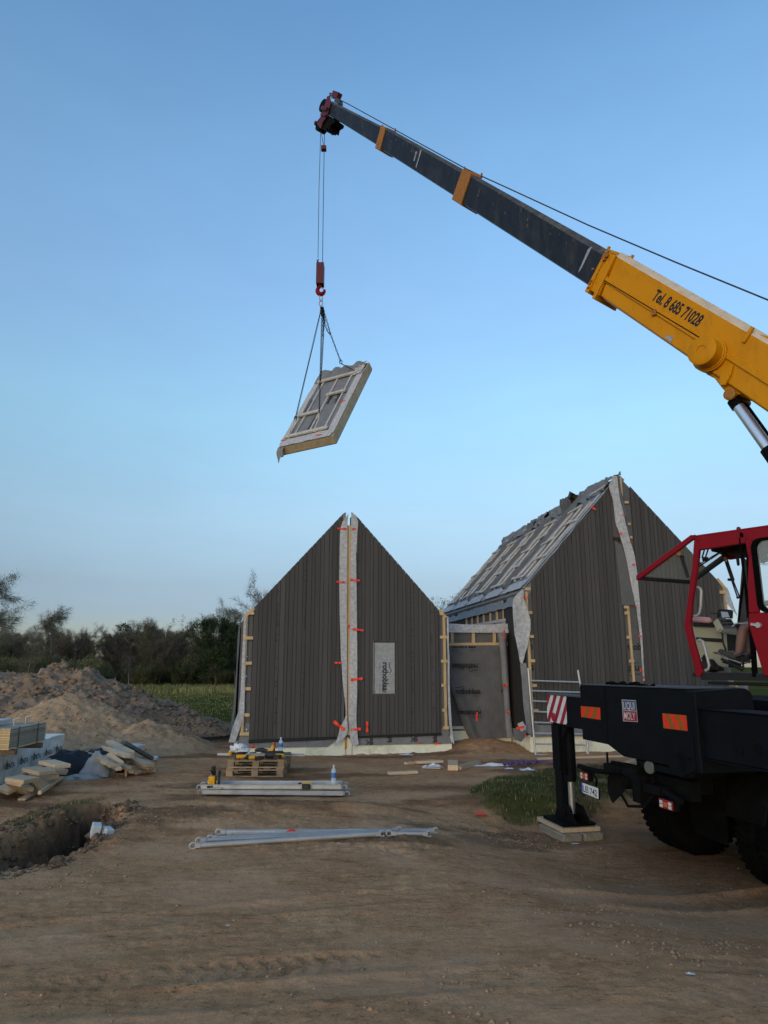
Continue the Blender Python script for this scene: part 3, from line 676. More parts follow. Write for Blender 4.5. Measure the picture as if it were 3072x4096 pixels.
# tips of the two halves at the ridge
mb = MB(); LHF.poly(mb, [(s_l, lh_bot(0)), (mid_l, lh_bot(mid_l)), (mid_l, lh_top(mid_l)-.03), (e_l[0]-.015, e_l[1]-.03)], -.022, -.012); LHF.poly(mb, [(mid_r, lh_bot(mid_r)), (s_r, z_br), (e_r[0], e_r[1]-.03), (mid_r, lh_top(mid_r)-.03)], -.022, -.012)
mb.build('cladding_backing', mt['black_trim'], LH)  # added black sheet that keeps the gaps between boards dark
mb = MB()
t0 = lambda s, k=0: lh_top(s)-.02
LHF.poly(mb, [(mid_l, 4.9), (pk_l[0]-.02, pk_l[1]-.55), (pk_l[0], pk_l[1]-.0), (mid_l, lh_top(mid_l))], -.045, -.03)
mb.build('membrane_lining', mt['memb_mid'], LH)
mb = MB()
LHF.poly(mb, [(mid_r, 4.6), (mid_r, lh_top(mid_r)), (pk_r[0]+.005, pk_r[1]), (pk_r[0]-.01, pk_r[1]-.6)], -.045, -.03)
mb.build('membrane_lining', mt['memb_light'], LH)
# carcass behind the boards: gable lining, side walls, back gable and roof slopes left open along the ridge
sL, sR = -.27, s_r+.22
cz = lambda s: lh_top(s)-.03
mb = MB()
notch_z = S(1393, 2100)[1]
LHF.poly(mb, [(sL, .36), (pk[0]-.055, .36), (pk[0]-.055, notch_z+.2), (mid_l-.02, cz(mid_l)-.05), (sL, cz(sL))], .0, .14)
LHF.poly(mb, [(pk[0]+.055, .36), (sR, .36), (sR, cz(sR)), (mid_r+.02, cz(mid_r)-.05), (pk[0]+.055, notch_z+.2)], .0, .14)
D = 6.0
for s0, s1 in ((sL, sL+.14), (sR-.14, sR)):
    LHF.poly(mb, [(s0, .36), (s1, .36), (s1, min(cz(s0), cz(s1))), (s0, min(cz(s0), cz(s1)))], .142, D)
LHF.poly(mb, [(sL, .36), (sR, .36), (sR, cz(sR)), (pk[0], cz(pk[0])-.4), (sL, cz(sL))], D+.002, D+.14)
mb.build('wall_lining', mt['memb_dark'], LH)
mb = MB()
for sa, sb in ((sL, pk[0]-.45), (sR, pk[0]+.45)):
    mb.prism([LHF.P(sa, .145, cz(sa)-.0), LHF.P(sb, .145, cz(sb)-.08), LHF.P(sb, .145, cz(sb)-.28), LHF.P(sa, .145, cz(sa)-.22)], LHF.b*(D-.15))
mb.build('roof', mt['memb_mid'], LH)
mb = MB(); LHF.poly(mb, [(sL-.02, -.5), (sR+.05, -.5), (sR+.05, .41), (sL-.02, .36)], .03, D+.1)
fo = mb.build('foundation', mt['foam'], LH)
mb = MB(); x0, x1 = S(1382, 2980)[0], S(1408, 2980)[0]
for x in (x0, x1): LHF.poly(mb, [(x, -.2), (x+.012, -.2), (x+.012, .38), (x, .38)], .02, .032)
LHF.poly(mb, [(x0-.015, .12), (x0+.035, .15), (x0+.03, .37), (x0-.01, .37)], .01, .031)
mb.build('foam_seam', mt['pu'], fo)
# black ventilation profile under the boards
mb = MB(); LHF.poly(mb, [(s_l-.01, z_bl-.075), (mid_l+.02, lh_bot(mid_l)-.06), (mid_l+.02, lh_bot(mid_l)-.005), (s_l-.01, z_bl-.005)], -.06, -.005)
LHF.poly(mb, [(mid_r, lh_bot(mid_r)-.055), (s_r, z_br-.06), (s_r, z_br-.005), (mid_r, lh_bot(mid_r)-.005)], -.06, -.005)
mb.build('vent_profile', mt['black_trim'], LH)
# window opening still closed by printed membrane
mb = MB(); a, b, zl, zh = win
LHF.poly(mb, [(a-.03, zl-.03), (b+.03, zl-.03), (b+.03, zh+.03), (a-.03, zh+.03)], -.034, -.0235)
wn = mb.build('window_opening', mt['memb_window'], LH)
mb = MB(); ox = a+(b-a)*.42
logo(mb, LHF.P(ox-.01, -.037, zl+(zh-zl)*.60), -UP, LHF.e, (zh-zl)*.60, clip=lambda p: p[2] > zl+.005)
mb.build('lettering', mt['print'], wn)
mb = MB(); LHF.poly(mb, [(a-.012, zh-.012), (b+.012, zh-.012), (b+.012, zh+.012), (a-.012, zh+.012)], -.052, -.036)
for x in (a-.012, b): LHF.poly(mb, [(x, zl), (x+.012, zl), (x+.012, zh-.013), (x, zh-.013)], -.045, -.036)
mb.build('window_reveal', mt['black_trim'], wn)
# pine post in the gap
mb = MB(); LHF.bat(mb, S(*q4(857, 1640)), S(*q4(865, 178)), .095, -.06, .1)
po = mb.build('centre_post', mt['pine'], LH, bevel=.004)
mb = MB(); LHF.bat(mb, S(*q4(851, 1640)), S(*q4(859, 190)), .012, -.064, -.061); mb.build('groove', mt['old_wood'], po)
# pale membrane edges folded over the boards
def flap(fac, L_, Rr, d, name, parent, mm, wr=.02, nu=6, nv=40, seed=0, dfun=None):
    """L_, Rr: left and right outlines as lists of (s,z) from top to bottom"""
    L_, Rr = np.array(L_), np.array(Rr)
    def ev(P_, v):
        t = np.linspace(0, 1, len(P_)); return np.array([np.interp(v, t, P_[:, 0]), np.interp(v, t, P_[:, 1])])
    def fn(u, v):
        a = ev(L_, v); b = ev(Rr, v); p = a+(b-a)*u
        dd = d-wr*(.5+mnoise.noise(Vector((p[0]*3+seed, p[1]*1.3, seed)))+.5*mnoise.noise(Vector((p[0]*9+seed, p[1]*5, 2))))
        if dfun: dd += dfun(u, v)
        return fac.P(p[0], dd, p[1])
    m_ = MB(); m_.sheet(fn, nu, nv); return m_.build(name, mm, parent)
def pxl(fac, fq, pts, d=-.06): return [fac.S(*fq(x, y), d) for x, y in pts]
flap(LHF, pxl(LHF, q4, [(855, 105), (818, 155), (803, 210), (800, 350), (797, 560), (800, 800), (808, 1080), (822, 1280), (838, 1420), (846, 1510)]),
     pxl(LHF, q4, [(862, 92), (853, 190), (852, 300), (851, 450), (850, 600), (850, 800), (850, 1000), (850, 1200), (850, 1400), (850, 1540)]), -.075, 'membrane_strip', LH, mt['memb_light'], .02, seed=1)
flap(LHF, pxl(LHF, q4, [(880, 85), (879, 180), (877, 400), (872, 600), (873, 800), (870, 1000), (868, 1200), (866, 1400), (864, 1560)]),
     pxl(LHF, q4, [(900, 100), (930, 150), (922, 260), (914, 360), (918, 600), (921, 900), (923, 1200), (920, 1400), (915, 1560)]), -.075, 'membrane_strip', LH, mt['memb_light'], .03, seed=2)
flap(LHF, pxl(LHF, q4, [(846, 1500), (818, 1560), (800, 1590), (786, 1650), (762, 1715)]), pxl(LHF, q4, [(850, 1500), (853, 1560), (856, 1600), (850, 1640), (770, 1722)]), -.085, 'membrane_strip', LH, mt['memb_light'], .04, 6, 14, 3)
flap(LHF, pxl(LHF, q4, [(866, 1540), (866, 1600), (868, 1640), (876, 1690), (888, 1720)]), pxl(LHF, q4, [(916, 1540), (918, 1580), (922, 1620), (926, 1670), (931, 1705)]), -.085, 'membrane_strip', LH, mt['memb_light'], .04, 6, 14, 4)
# skirts below the boards
sk = flap(LHF, pxl(LHF, q4, [(148, 1560), (110, 1640), (88, 1690), (66, 1738)]), pxl(LHF, q4, [(800, 1640), (790, 1660), (765, 1690), (718, 1726)]), .006, 'membrane_skirt', LH, mt['memb_mid'], .025, 34, 6, 5)
sk = flap(LHF, pxl(LHF, q4, [(925, 1625), (920, 1660), (905, 1690), (890, 1716)]), pxl(LHF, q4, [(1560, 1590), (1568, 1630), (1580, 1670), (1590, 1704)]), .006, 'membrane_skirt', LH, mt['memb_mid'], .025, 34, 6, 6)
for t, x, y in (('tho', 1005, 1712), ('bla', 1136, 1692), ('thc', 1315, 1690), ('bla', 1453, 1692)):
    mb = MB(); s0, zz = S(*q4(x-14, y)); put_text(mb, t, LHF.P(s0+.13, -.035, zz), UP, -LHF.e, .10, .19, bold=.03)
    if t[0] == 't':
        for da, db, dc, de in ((-.15, 0, -.1, .06), (-.1, .06, -.15, .12)):
            p, q = LHF.P(s0+.13+da, -.035, zz+db), LHF.P(s0+.13+dc, -.035, zz+de); mb.beam(p, q, .014, .003, LHF.b)
    mb.build('lettering', mt['print'], sk)
# corner studwork
mb = MB(); LHF.bat(mb, S(*q4(118, 1640)), S(*q4(152, 815)), .06, -.05, .0); mb.build('batten', mt['pine'], LH, bevel=.003)
mb = MB(); LHF.bat(mb, S(*q4(138, 815)), S(*q4(203, 757)), .07, -.052, .0); mb.build('batten', mt['pine'], LH, bevel=.003)
for x0, x1, y in ((165, 203, 792), (130, 196, 965), (142, 188, 1140), (142, 180, 1318), (136, 172, 1500), (102, 167, 1632)):
    mb = MB(); LHF.bat(mb, S(*q4(x0, y)), S(*q4(x1, y)), .07, -.085, -.053); mb.build('batten', mt['pine'], LH, bevel=.003)
mb = MB(); LHF.bat(mb, S(*q4(1542, 1600)), S(*q4(1526, 815)), .06, -.05, .0); mb.build('batten', mt['pine'], LH, bevel=.003)
mb = MB(); LHF.bat(mb, S(*q4(1540, 822)), S(*q4(1493, 768)), .07, -.052, .0); mb.build('batten', mt['pine'], LH, bevel=.003)
for x0, x1, y in ((1494, 1524, 796), (1497, 1545, 959), (1503, 1548, 1126), (1507, 1535, 1294), (1512, 1535, 1467), (1518, 1558, 1590)):
    mb = MB(); LHF.bat(mb, S(*q4(x0, y)), S(*q4(x1, y)), .07, -.085, -.053); mb.build('batten', mt['pine'], LH, bevel=.003)
mb = MB()
for x, y in ((152, 1095), (148, 1232), (150, 1602), (1540, 1545), (1537, 1170)):
    mb = MB()
    p = LHF.P(*[S(*q4(x, y))[0], -.01, S(*q4(x, y))[1]]); mb.lathe(p, -LHF.b, [(0, .018), (.008, .018), (.012, .006)], 8); mb.build('insulation_plug', mt['plastic_white'], LH)
# side membranes hanging loose at the corners
flap(LHF, pxl(LHF, q4, [(133, 815), (118, 1100), (108, 1350), (92, 1480), (52, 1590), (24, 1690)], 0), pxl(LHF, q4, [(148, 830), (140, 1100), (136, 1400), (133, 1500), (105, 1590), (70, 1692)], 0), -.07, 'loose_membrane', LH, mt['memb_light'], .05, 5, 30, 7)
flap(LHF, pxl(LHF, q4, [(1540, 815), (1544, 1100), (1546, 1400), (1556, 1560), (1578, 1690)], 0), pxl(LHF, q4, [(1549, 815), (1556, 1100), (1563, 1400), (1574, 1580), (1592, 1705)], 0), -.09, 'loose_membrane', LH, mt['memb_light'], .05, 4, 26, 8)
mb = MB(); y0 = lambda u, v: 0
mb.sheet(lambda u, v: LHF.P(sL-.03-.10*(1-v)**3-.02*mnoise.noise(Vector((u*6, v*4, 1))), .05+u*5.8, .15+v*2.85), 20, 12)
mb.build('side_membrane', mt['memb_dark'], LH)
# red adhesive tape
for x0, y0, x1, y1, w in ((785, 200, 850, 199, 10), (888, 201, 913, 203, 12), (780, 571, 836, 575, 12), (872, 558, 942, 562, 12), (890, 901, 968, 911, 12), (767, 1138, 812, 1138, 12), (877, 1257, 960, 1248, 15),
                          (760, 1545, 832, 1606, 18), (880, 1608, 948, 1598, 15), (993, 1545, 993, 1621, 13), (862, 900, 869, 872, 9), (1343, 1694, 1362, 1692, 10), (1468, 1700, 1494, 1698, 15)):
    mb = MB(); p, q = S(*q4(x0, y0), -.12), S(*q4(x1, y1), -.12)
    n_ = 8; w_ = w*.5726*.0062/2
    d_ = unit(A(q)-A(p)); nn = A(-d_[1], d_[0])*w_
    def tf(u, v, p=A(p), q=A(q), nn=nn): 
        c = p+(q-p)*u+nn*(v*2-1)*(1+.2*math.sin(u*9)); return LHF.P(c[0], -.122-.012*math.sin(u*11+p[1]*5), c[1])
    mb.sheet(tf, n_, 1); mb.build('tape', mt['tape'], LH)

# ================================================================== RIGHT HOUSE
RHF = Fac(onz(2133, 3013)*A(1, 1, 0), (math.cos(R(8)), math.sin(R(8)), 0))
S2 = RHF.S
eL = S2(2119, 2329); eR = S2(2866, 2319); rk = S2(2478, 1903)
zb2 = S2(2143, 2899)[1]
def rh_top(s):
    if s < rk[0]: return eL[1]+(rk[1]-eL[1])*(s-eL[0])/(rk[0]-eL[0])
    return eR[1]+(rk[1]-eR[1])*(eR[0]-s)/(eR[0]-rk[0])
RH = thing('tall_house', 'tall steep-roofed house with dark vertical boards, battened membrane roof and half-finished seam', 'house', RHF.P(2.2, 4.5, 0))
cl_l = S2(*q5(720, 1200))[0]
cut1 = S2(2493, 2419)[0]
cut_up = S2(*q5(1225, 200))[0]; zn = S2(*q5(1260, 505))[1]
mb = MB()
RHF.boards(mb, cl_l, cut_up, lambda s: zb2, lambda s: rh_top(s)-.02, -.05, widths=(.118, .118, .09))
RHF.boards(mb, cut_up, cut1, lambda s: zb2, lambda s: zn, -.05, widths=(.118,))
mb.build('wall_cladding', mt['clad'], RH, bevel=.003)
mb = MB(); RHF.poly(mb, [(cl_l, zb2), (cut1, zb2), (cut1, zn), (cut_up, zn), (cut_up, rh_top(cut_up)-.05), (cl_l, rh_top(cl_l)-.05)], -.022, -.012); mb.build('cladding_backing', mt['black_trim'], RH)  # black sheet added behind the boards, darkens their gaps
crr = S2(*q5(1395, 700))[0]; cr_r = S2(2890, 2515)[0]
mb = MB(); _c0, _c1 = S2(*q5(1395, 700))[0], S2(2890, 2515)[0]; RHF.poly(mb, [(_c0, zb2), (_c1, zb2), (_c1, rh_top(_c1)-.05), (_c0, rh_top(_c0)-.05)], -.022, -.012); mb.build('cladding_backing', mt['black_trim'], RH)
mb = MB(); RHF.boards(mb, crr, cr_r, lambda s: zb2, lambda s: rh_top(s)-.02, -.05, widths=(.118, .118, .09)); mb.build('wall_cladding', mt['clad'], RH, bevel=.003)
mb = MB(); RHF.bat(mb, (cut_up-.02, zn-.01), (cut1+.0, zn-.01), .07, -.09, -.02); mb.build('ledge_batten', mt['clad_dark'], RH)
Dn = 9.06; sl, sr = -.03, S2(2895, 2370)[0]-.02
c2 = lambda s: rh_top(s)-.04
mb = MB(); RHF.poly(mb, [(sl, .36), (sr, .36), (sr, c2(sr)), (rk[0], c2(rk[0])), (sl, c2(sl))], .0, .14)
RHF.poly(mb, [(sl, .36), (sl+.14, .36), (sl+.14, c2(sl)), (sl, c2(sl))], .142, Dn); RHF.poly(mb, [(sr-.14, .36), (sr, .36), (sr, c2(sr)), (sr-.14, c2(sr))], .142, Dn)
RHF.poly(mb, [(sl, .36), (sr, .36), (sr, c2(sr)), (rk[0], c2(rk[0])), (sl, c2(sl))], Dn+.002, Dn+.14)
wl = mb.build('wall_lining', mt['memb_dark'], RH)
mb = MB()
def rlogo(px, py, w, flip, fq=q5, clip=None, d=-.004):
    s0, z0 = S2(*fq(px, py)); ux, uy = (-RHF.e, -UP) if flip else (RHF.e, UP); logo(mb, RHF.P(s0, d, z0), ux, uy, w, clip=clip)
ccl = lambda lo, hi: (lambda p: lo < float(np.dot(p-RHF.o, RHF.e)) < hi)
for y, fl in ((1240, 0), (1345, 1), (1565, 0), (1690, 1)): rlogo(*( (622, y) if not fl else (770, y) ), .86, fl, clip=ccl(sl, cl_l))
for y, fl in ((1243, 0), (1352, 1)): rlogo(*((1300, y) if not fl else (1420, y)), .80, fl, clip=ccl(cut1, crr))
mb.build('lettering', mt['print'], wl)
mb = MB(); RHF.poly(mb, [(sl-.02, -.6), (sr+.05, -.6), (sr+.05, .40), (sl-.02, .40)], .03, Dn+.1); mb.build('foundation', mt['foam'], RH)
flap(RHF, [(.05, zb2+.06), (.05, .50), (.02, .36)], [(sr, zb2+.06), (sr, .50), (sr+.02, .38)], -.03, 'membrane_skirt', RH, mt['memb_mid'], .02, 40, 4, 15)
# corner studs, seam ladder and right-hand corner
def rb(p, q, w=.07, d0=-.05, d1=0., m='pine', fq=q5):
    mb = MB(); RHF.bat(mb, S2(*fq(*p)), S2(*fq(*q)), w, d0, d1); mb.build('batten', mt[m], RH, bevel=.003)
rb((712, 1740), (668, 860), .06)
for x0, x1, y in ((655, 694, 841), (672, 705, 997), (678, 715, 1155), (678, 724, 1316), (690, 735, 1479), (700, 745, 1645)): rb((x0, y), (x1, y), .07, -.085, -.053)
rb((1384, 1470), (1342, 955), .055)
for x0, x1, y in ((1312, 1343, 961), (1316, 1347, 1000), (1330, 1362, 1160), (1345, 1378, 1318)): rb((x0, y), (x1, y), .07, -.085, -.053)
rb((1302, 225), (1292, 100), .05)
for x0, x1, y in ((1315, 1342, 269), (1338, 1355, 412), (1352, 1366, 500)): rb((x0, y), (x1, y), .06, -.085, -.053)
q12 = lambda x, y: (2760+x*.188, 2100+y*.188)
rb((755, 1800), (705, 1340), .06, fq=q12); rb((598, 1437), (760, 1437), .08, -.085, -.053, fq=q12); rb((560, 1150), (770, 1400), .07, -.05, 0, fq=q12)
q13 = lambda x, y: (2750+x*.194, 2450+y*.194)
rb((850, 1468), (1040, 1468), .08, -.085, -.053, fq=q13); rb((1005, 1655), (985, 1492), .06, fq=q13)
mb = MB(); RHF.polypx(mb, [q13(860, 1660), q13(860, 1495), q13(1190, 1495), q13(1195, 1450), q13(1245, 1480), q13(1255, 1660)], -.03, -.02); mb.build('membrane_panel', mt['memb_mid'], RH)
mb = MB(); RHF.polypx(mb, [q13(850, 1450), q13(835, 1345), q13(940, 1345), q13(962, 1450)], -.03, -.02); mb.build('membrane_panel', mt['memb_mid'], RH)
flap(RHF, pxl(RHF, q12, [(775, 1340), (745, 1480), (715, 1600), (800, 1720), (900, 1840), (975, 1930)]), pxl(RHF, q12, [(785, 1345), (835, 1470), (870, 1600), (910, 1720), (955, 1840), (985, 1935)]), -.06, 'loose_membrane', RH, mt['memb_light'], .05, 6, 24, 12)
# pale seam membrane from the ridge downwards and dark fold beside it
flap(RHF, pxl(RHF, q5, [(1245, 88), (1212, 160), (1240, 240), (1258, 400), (1285, 480), (1320, 600), (1350, 740), (1372, 860), (1392, 950), (1418, 1110), (1428, 1250), (1436, 1380), (1440, 1450)]),
     pxl(RHF, q5, [(1272, 92), (1278, 160), (1290, 260), (1325, 400), (1352, 500), (1385, 620), (1402, 740), (1410, 860), (1420, 960), (1432, 1110), (1440, 1250), (1448, 1380), (1452, 1450)]), -.085, 'membrane_strip', RH, mt['memb_light'], .04, 6, 50, 9)
flap(RHF, pxl(RHF, q5, [(1256, 520), (1270, 640), (1286, 760), (1296, 880), (1302, 945)]), pxl(RHF, q5, [(1318, 560), (1352, 700), (1380, 820), (1392, 900), (1396, 950)]), -.062, 'membrane_fold', RH, mt['memb_dark'], .03, 6, 20, 10)
flap(RHF, pxl(RHF, q5, [(1272, 92), (1280, 170), (1292, 260), (1322, 360)]), pxl(RHF, q5, [(1290, 95), (1300, 170), (1315, 260), (1345, 380)]), -.06, 'membrane_fold', RH, mt['memb_dark'], .04, 4, 16, 11)
# heavy membrane hanging at the left corner
flap(RHF, pxl(RHF, q8, [(1105, 30), (990, 140), (975, 260), (985, 420), (1005, 600), (1030, 740), (1060, 880), (1085, 990), (1110, 1010)]),
     pxl(RHF, q8, [(1125, 30), (1130, 140), (1165, 260), (1215, 420), (1218, 560), (1195, 700), (1165, 830), (1130, 960), (1115, 1010)]), -.12, 'loose_membrane', RH, mt['memb_light'], .07, 8, 36, 13)
flap(RHF, pxl(RHF, q8, [(1035, 1800), (1060, 1860), (1085, 1905)]), pxl(RHF, q8, [(1110, 1770), (1150, 1840), (1155, 1880)]), -.16, 'loose_membrane', RH, mt['memb_light'], .05, 4, 8, 14)
flap(RHF, pxl(RHF, q8, [(985, 1860), (995, 1950), (1000, 2010)]), pxl(RHF, q8, [(1155, 1890), (1150, 1960), (1095, 2045)]), -.13, 'loose_membrane', RH, mt['memb_dark'], .05, 6, 8, 16)
flap(RHF, pxl(RHF, q5, [(628, 1330), (640, 1450), (650, 1600), (665, 1730), (660, 1790)]), pxl(RHF, q5, [(668, 1330), (680, 1450), (690, 1600), (700, 1730), (712, 1810)]), -.07, 'loose_membrane', RH, mt['memb_mid'], .04, 5, 24, 17)
for x0, y0, x1, y1, w, fq in ((1290, 472, 1308, 472, 14, q5), (1358, 526, 1368, 530, 12, q5), (1373, 679, 1391, 678, 12, q5), (1392, 945, 1402, 962, 8, q5), (1416, 1151, 1438, 1154, 12, q5), (1424, 1380, 1440, 1376, 16, q5), (1443, 1428, 1456, 1425, 14, q5),
                          (1098, 288, 1132, 314, 12, q5), (1125, 128, 1205, 128, 18, q8), (1045, 1868, 1148, 1850, 30, q8), (1158, 1948, 1188, 1985, 16, q8), (1312, 348, 1322, 350, 10, q5)):
    mb = MB(); p, q = A(S2(*fq(x0, y0), -.2)), A(S2(*fq(x1, y1), -.2)); sc = .6028 if fq is q5 else .3014
    w_ = w*sc*.0062/2; d_ = unit(q-p); nn = A(-d_[1], d_[0])*w_
    mb.sheet(lambda u, v: RHF.P(*(lambda c: (c[0], -.205-.012*math.sin(u*9), c[1]))(p+(q-p)*u+nn*(v*2-1))), 6, 1); mb.build('tape', mt['tape'], RH)

# side wall toward the link building
SWn = -RHF.e
class Side:
    """left side wall: a = depth along b, out = distance outward"""
    def P(s, a, out, z): return RHF.o+RHF.e*(sl-out)+RHF.b*a+UP*z
    def S(s, px, py, out=0.):
        q = onpl(px, py, RHF.o+RHF.e*(sl-out), SWn); return float(np.dot(q-RHF.o, RHF.b)), float(q[2])
    def poly(s, mb, az, o0, o1, tint=.5): mb.prism([s.P(a, o0, z) for a, z in az], SWn*(o1-o0), 0, tint)
SW = Side()
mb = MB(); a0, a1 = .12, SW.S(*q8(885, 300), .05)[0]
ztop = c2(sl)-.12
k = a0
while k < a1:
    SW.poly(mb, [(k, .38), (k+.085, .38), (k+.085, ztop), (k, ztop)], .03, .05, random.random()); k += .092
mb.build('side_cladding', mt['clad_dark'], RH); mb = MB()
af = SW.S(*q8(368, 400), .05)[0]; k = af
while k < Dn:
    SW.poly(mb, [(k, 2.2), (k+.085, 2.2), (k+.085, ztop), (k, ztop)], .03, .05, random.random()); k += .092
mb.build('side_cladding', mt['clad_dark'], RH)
for x in (375, 448, 523, 603, 690, 778, 868):
    mb = MB(); a_ = SW.S(*q8(x, 400), .05)[0]; SW.poly(mb, [(a_-.03, 2.9), (a_+.03, 2.9), (a_+.03, ztop), (a_-.03, ztop)], .005, .05); mb.build('batten', mt['pine'], RH)
for (xa, ya), (xb_, yb) in (((370, 522), (890, 432)), ((640, 535), (890, 480))):
    mb = MB(); p, q = SW.S(*q8(xa, ya), .08), SW.S(*q8(xb_, yb), .08); SW.poly(mb, [(p[0], p[1]-.04), (q[0], q[1]-.04), (q[0], q[1]+.04), (p[0], p[1]+.04)], .052, .09); mb.build('batten', mt['pine_grey'], RH)
mb = MB()
for x, y in ((385, 330), (480, 320), (700, 240)):
    a_, z_ = SW.S(*q8(x, y), .0); logo(mb, SW.P(a_, .004, z_-.05), -RHF.b, UP, 1.0)
mb.build('lettering', mt['print'], wl)

# ---- lifting-panel build-up, shared by the roof slope and by the panel on the hook
def panel_parts(root, org, ux, uy, W_, L_, m_top, loose=0, seed=0, texts=True, battens=3, full=True, z0=0.0, slope=False):
    """org = lower left corner of the top face"""
    ux, uy = unit(ux), unit(uy); un = unit(np.cross(ux, uy)); rnd = random.Random(seed)
    P_ = lambda u, v, h=0.: A(org)+ux*u*W_+uy*v*L_+un*(h+z0)
    def bt(u0, v0, u1, v1, w, h0, h1, mm='pine_grey'):
        m_ = MB(); a_, b_ = P_(u0, v0, (h0+h1)/2), P_(u1, v1, (h0+h1)/2); m_.beam(a_, b_, w, h1-h0, un); return m_.build('batten', mt[mm], root, bevel=.004)
    for u in ((.22, .5, .78) if battens == 3 else (.16, .38, .6, .82)): bt(u, .115, u, .84, .05, .004, .045)
    if slope:
        for u0, u1, v_ in ((.5, .97, .95), (.08, .55, .82), (.5, .95, .64), (.08, .52, .50), (.46, .92, .31), (.05, .60, .13)): bt(u0, v_+rnd.uniform(-.015, .015), u1, v_+rnd.uniform(-.015, .015), .085, .046, .078)
    else: bt(.07, .10, .86, .10, .10, .046, .10); bt(.1, .845, .88, .845, .10, .046, .10)
    if not slope: bt(.08, .37, .50, .37, .10, .046, .10); bt(.47, .59, .84, .59, .10, .046, .10)
    for (u, w) in ((.0, .115), (.87, .13)):
        m_ = MB(); m_.sheet(lambda a_, b_: P_(u+a_*w, .03+b_*.86, .012+.02*(mnoise.noise(Vector((a_*2+seed, b_*7, u)))+.5)), 3, 24); m_.build('membrane_edge', mt['memb_light'], root)
    m_ = MB(); m_.sheet(lambda a_, b_: P_(.02+a_*.95, .0+b_*.085, .012+.025*(mnoise.noise(Vector((a_*6+seed, b_*2, 3)))+.5)), 18, 3); m_.build('membrane_edge', mt['memb_light'], root)
    if texts:
        m_ = MB(); cl = lambda p: .125 < np.dot(p-A(org), ux)/W_ < .87 and .13 < np.dot(p-A(org), uy)/L_ < .83
        for u, v, fl in ((.19, .42, 0), (.53, .66, 1), (.74, .46, 0), (.42, .34, 1)):
            p = P_(u, v, .004)
            logo(m_, p, uy if not fl else -uy, -ux if not fl else ux, .66, clip=cl)
        m_.build('lettering', mt['print'], root)
    return P_

# left roof slope of the tall house: five panels side by side
al = math.atan2(rk[1]-eL[1], rk[0]-eL[0]); upv = RHF.e*math.cos(al)+UP*math.sin(al); nrm = -RHF.e*math.sin(al)+UP*math.cos(al)
ev0 = RHF.P(eL[0], 0, eL[1])-upv*.33+nrm*.0; Lsl = math.hypot(rk[0]-eL[0], rk[1]-eL[1])+.33
mb = MB()
mb.prism([RHF.P(eL[0], -.02, eL[1])-upv*.33, RHF.P(rk[0], -.02, rk[1]), RHF.P(rk[0], -.02, rk[1])-nrm*.16, RHF.P(eL[0], -.02, eL[1])-upv*.33-nrm*.16], RHF.b*(Dn+.1))
rf = mb.build('roof', mt['memb_mid'], RH)
mb = MB(); al2 = math.atan2(rk[1]-eR[1], eR[0]-rk[0]); up2 = -RHF.e*math.cos(al2)+UP*math.sin(al2); nr2 = RHF.e*math.sin(al2)+UP*math.cos(al2)
b0 = RHF.P(eR[0], .15, eR[1])-up2*.2-nr2*.05; b1 = RHF.P(rk[0], .15, rk[1])-nr2*.05
mb.prism([b0, b1, b1-nr2*.16, b0-nr2*.16], RHF.b*(Dn-.1)); mb.build('roof', mt['memb_mid'], RH)
Wp = (Dn+.06)/5
for k in range(5):
    m_ = MB(); org = ev0+RHF.b*(k+1)*Wp-RHF.b*.02+upv*.34+nrm*.012; m_.hexa(org+upv*.0, -RHF.b*(Wp-.06), upv*(Lsl-.75), nrm*.028)
    pn = m_.build('roof_panel', mt['memb_mid'], RH)
    panel_parts(pn, org+nrm*.028-upv*.25, -RHF.b, upv, Wp-.04, Lsl-.38, None, seed=k+3, slope=True)
# membrane folded between the panels and over the eave
for k in range(1, 5):
    m_ = MB(); c_ = ev0+RHF.b*k*Wp
    m_.sheet(lambda u, v: c_+RHF.b*(u-.5)*(.26+.1*math.sin(v*7+k))+upv*(.3+v*(Lsl-.5))+nrm*(.06+.10*math.exp(-((u-.5)/.25)**2)+.05*mnoise.noise(Vector((u*3, v*6+k, 4)))), 6, 26)
    m_.build('membrane_fold', mt['memb_dark'], rf)
m_ = MB()
m_.sheet(lambda u, v: ev0+RHF.b*(Dn+.05)*u+(upv*(.5*v) if v > .4 else upv*.2+(-nrm*.05-UP*.28)*(.4-v)/.4+(-upv*.2)*(.4-v)/.4)+nrm*(.045+.03*mnoise.noise(Vector((u*22, v*3, 6)))), 60, 10)
m_.build('eave_membrane', mt['memb_blue'], rf)
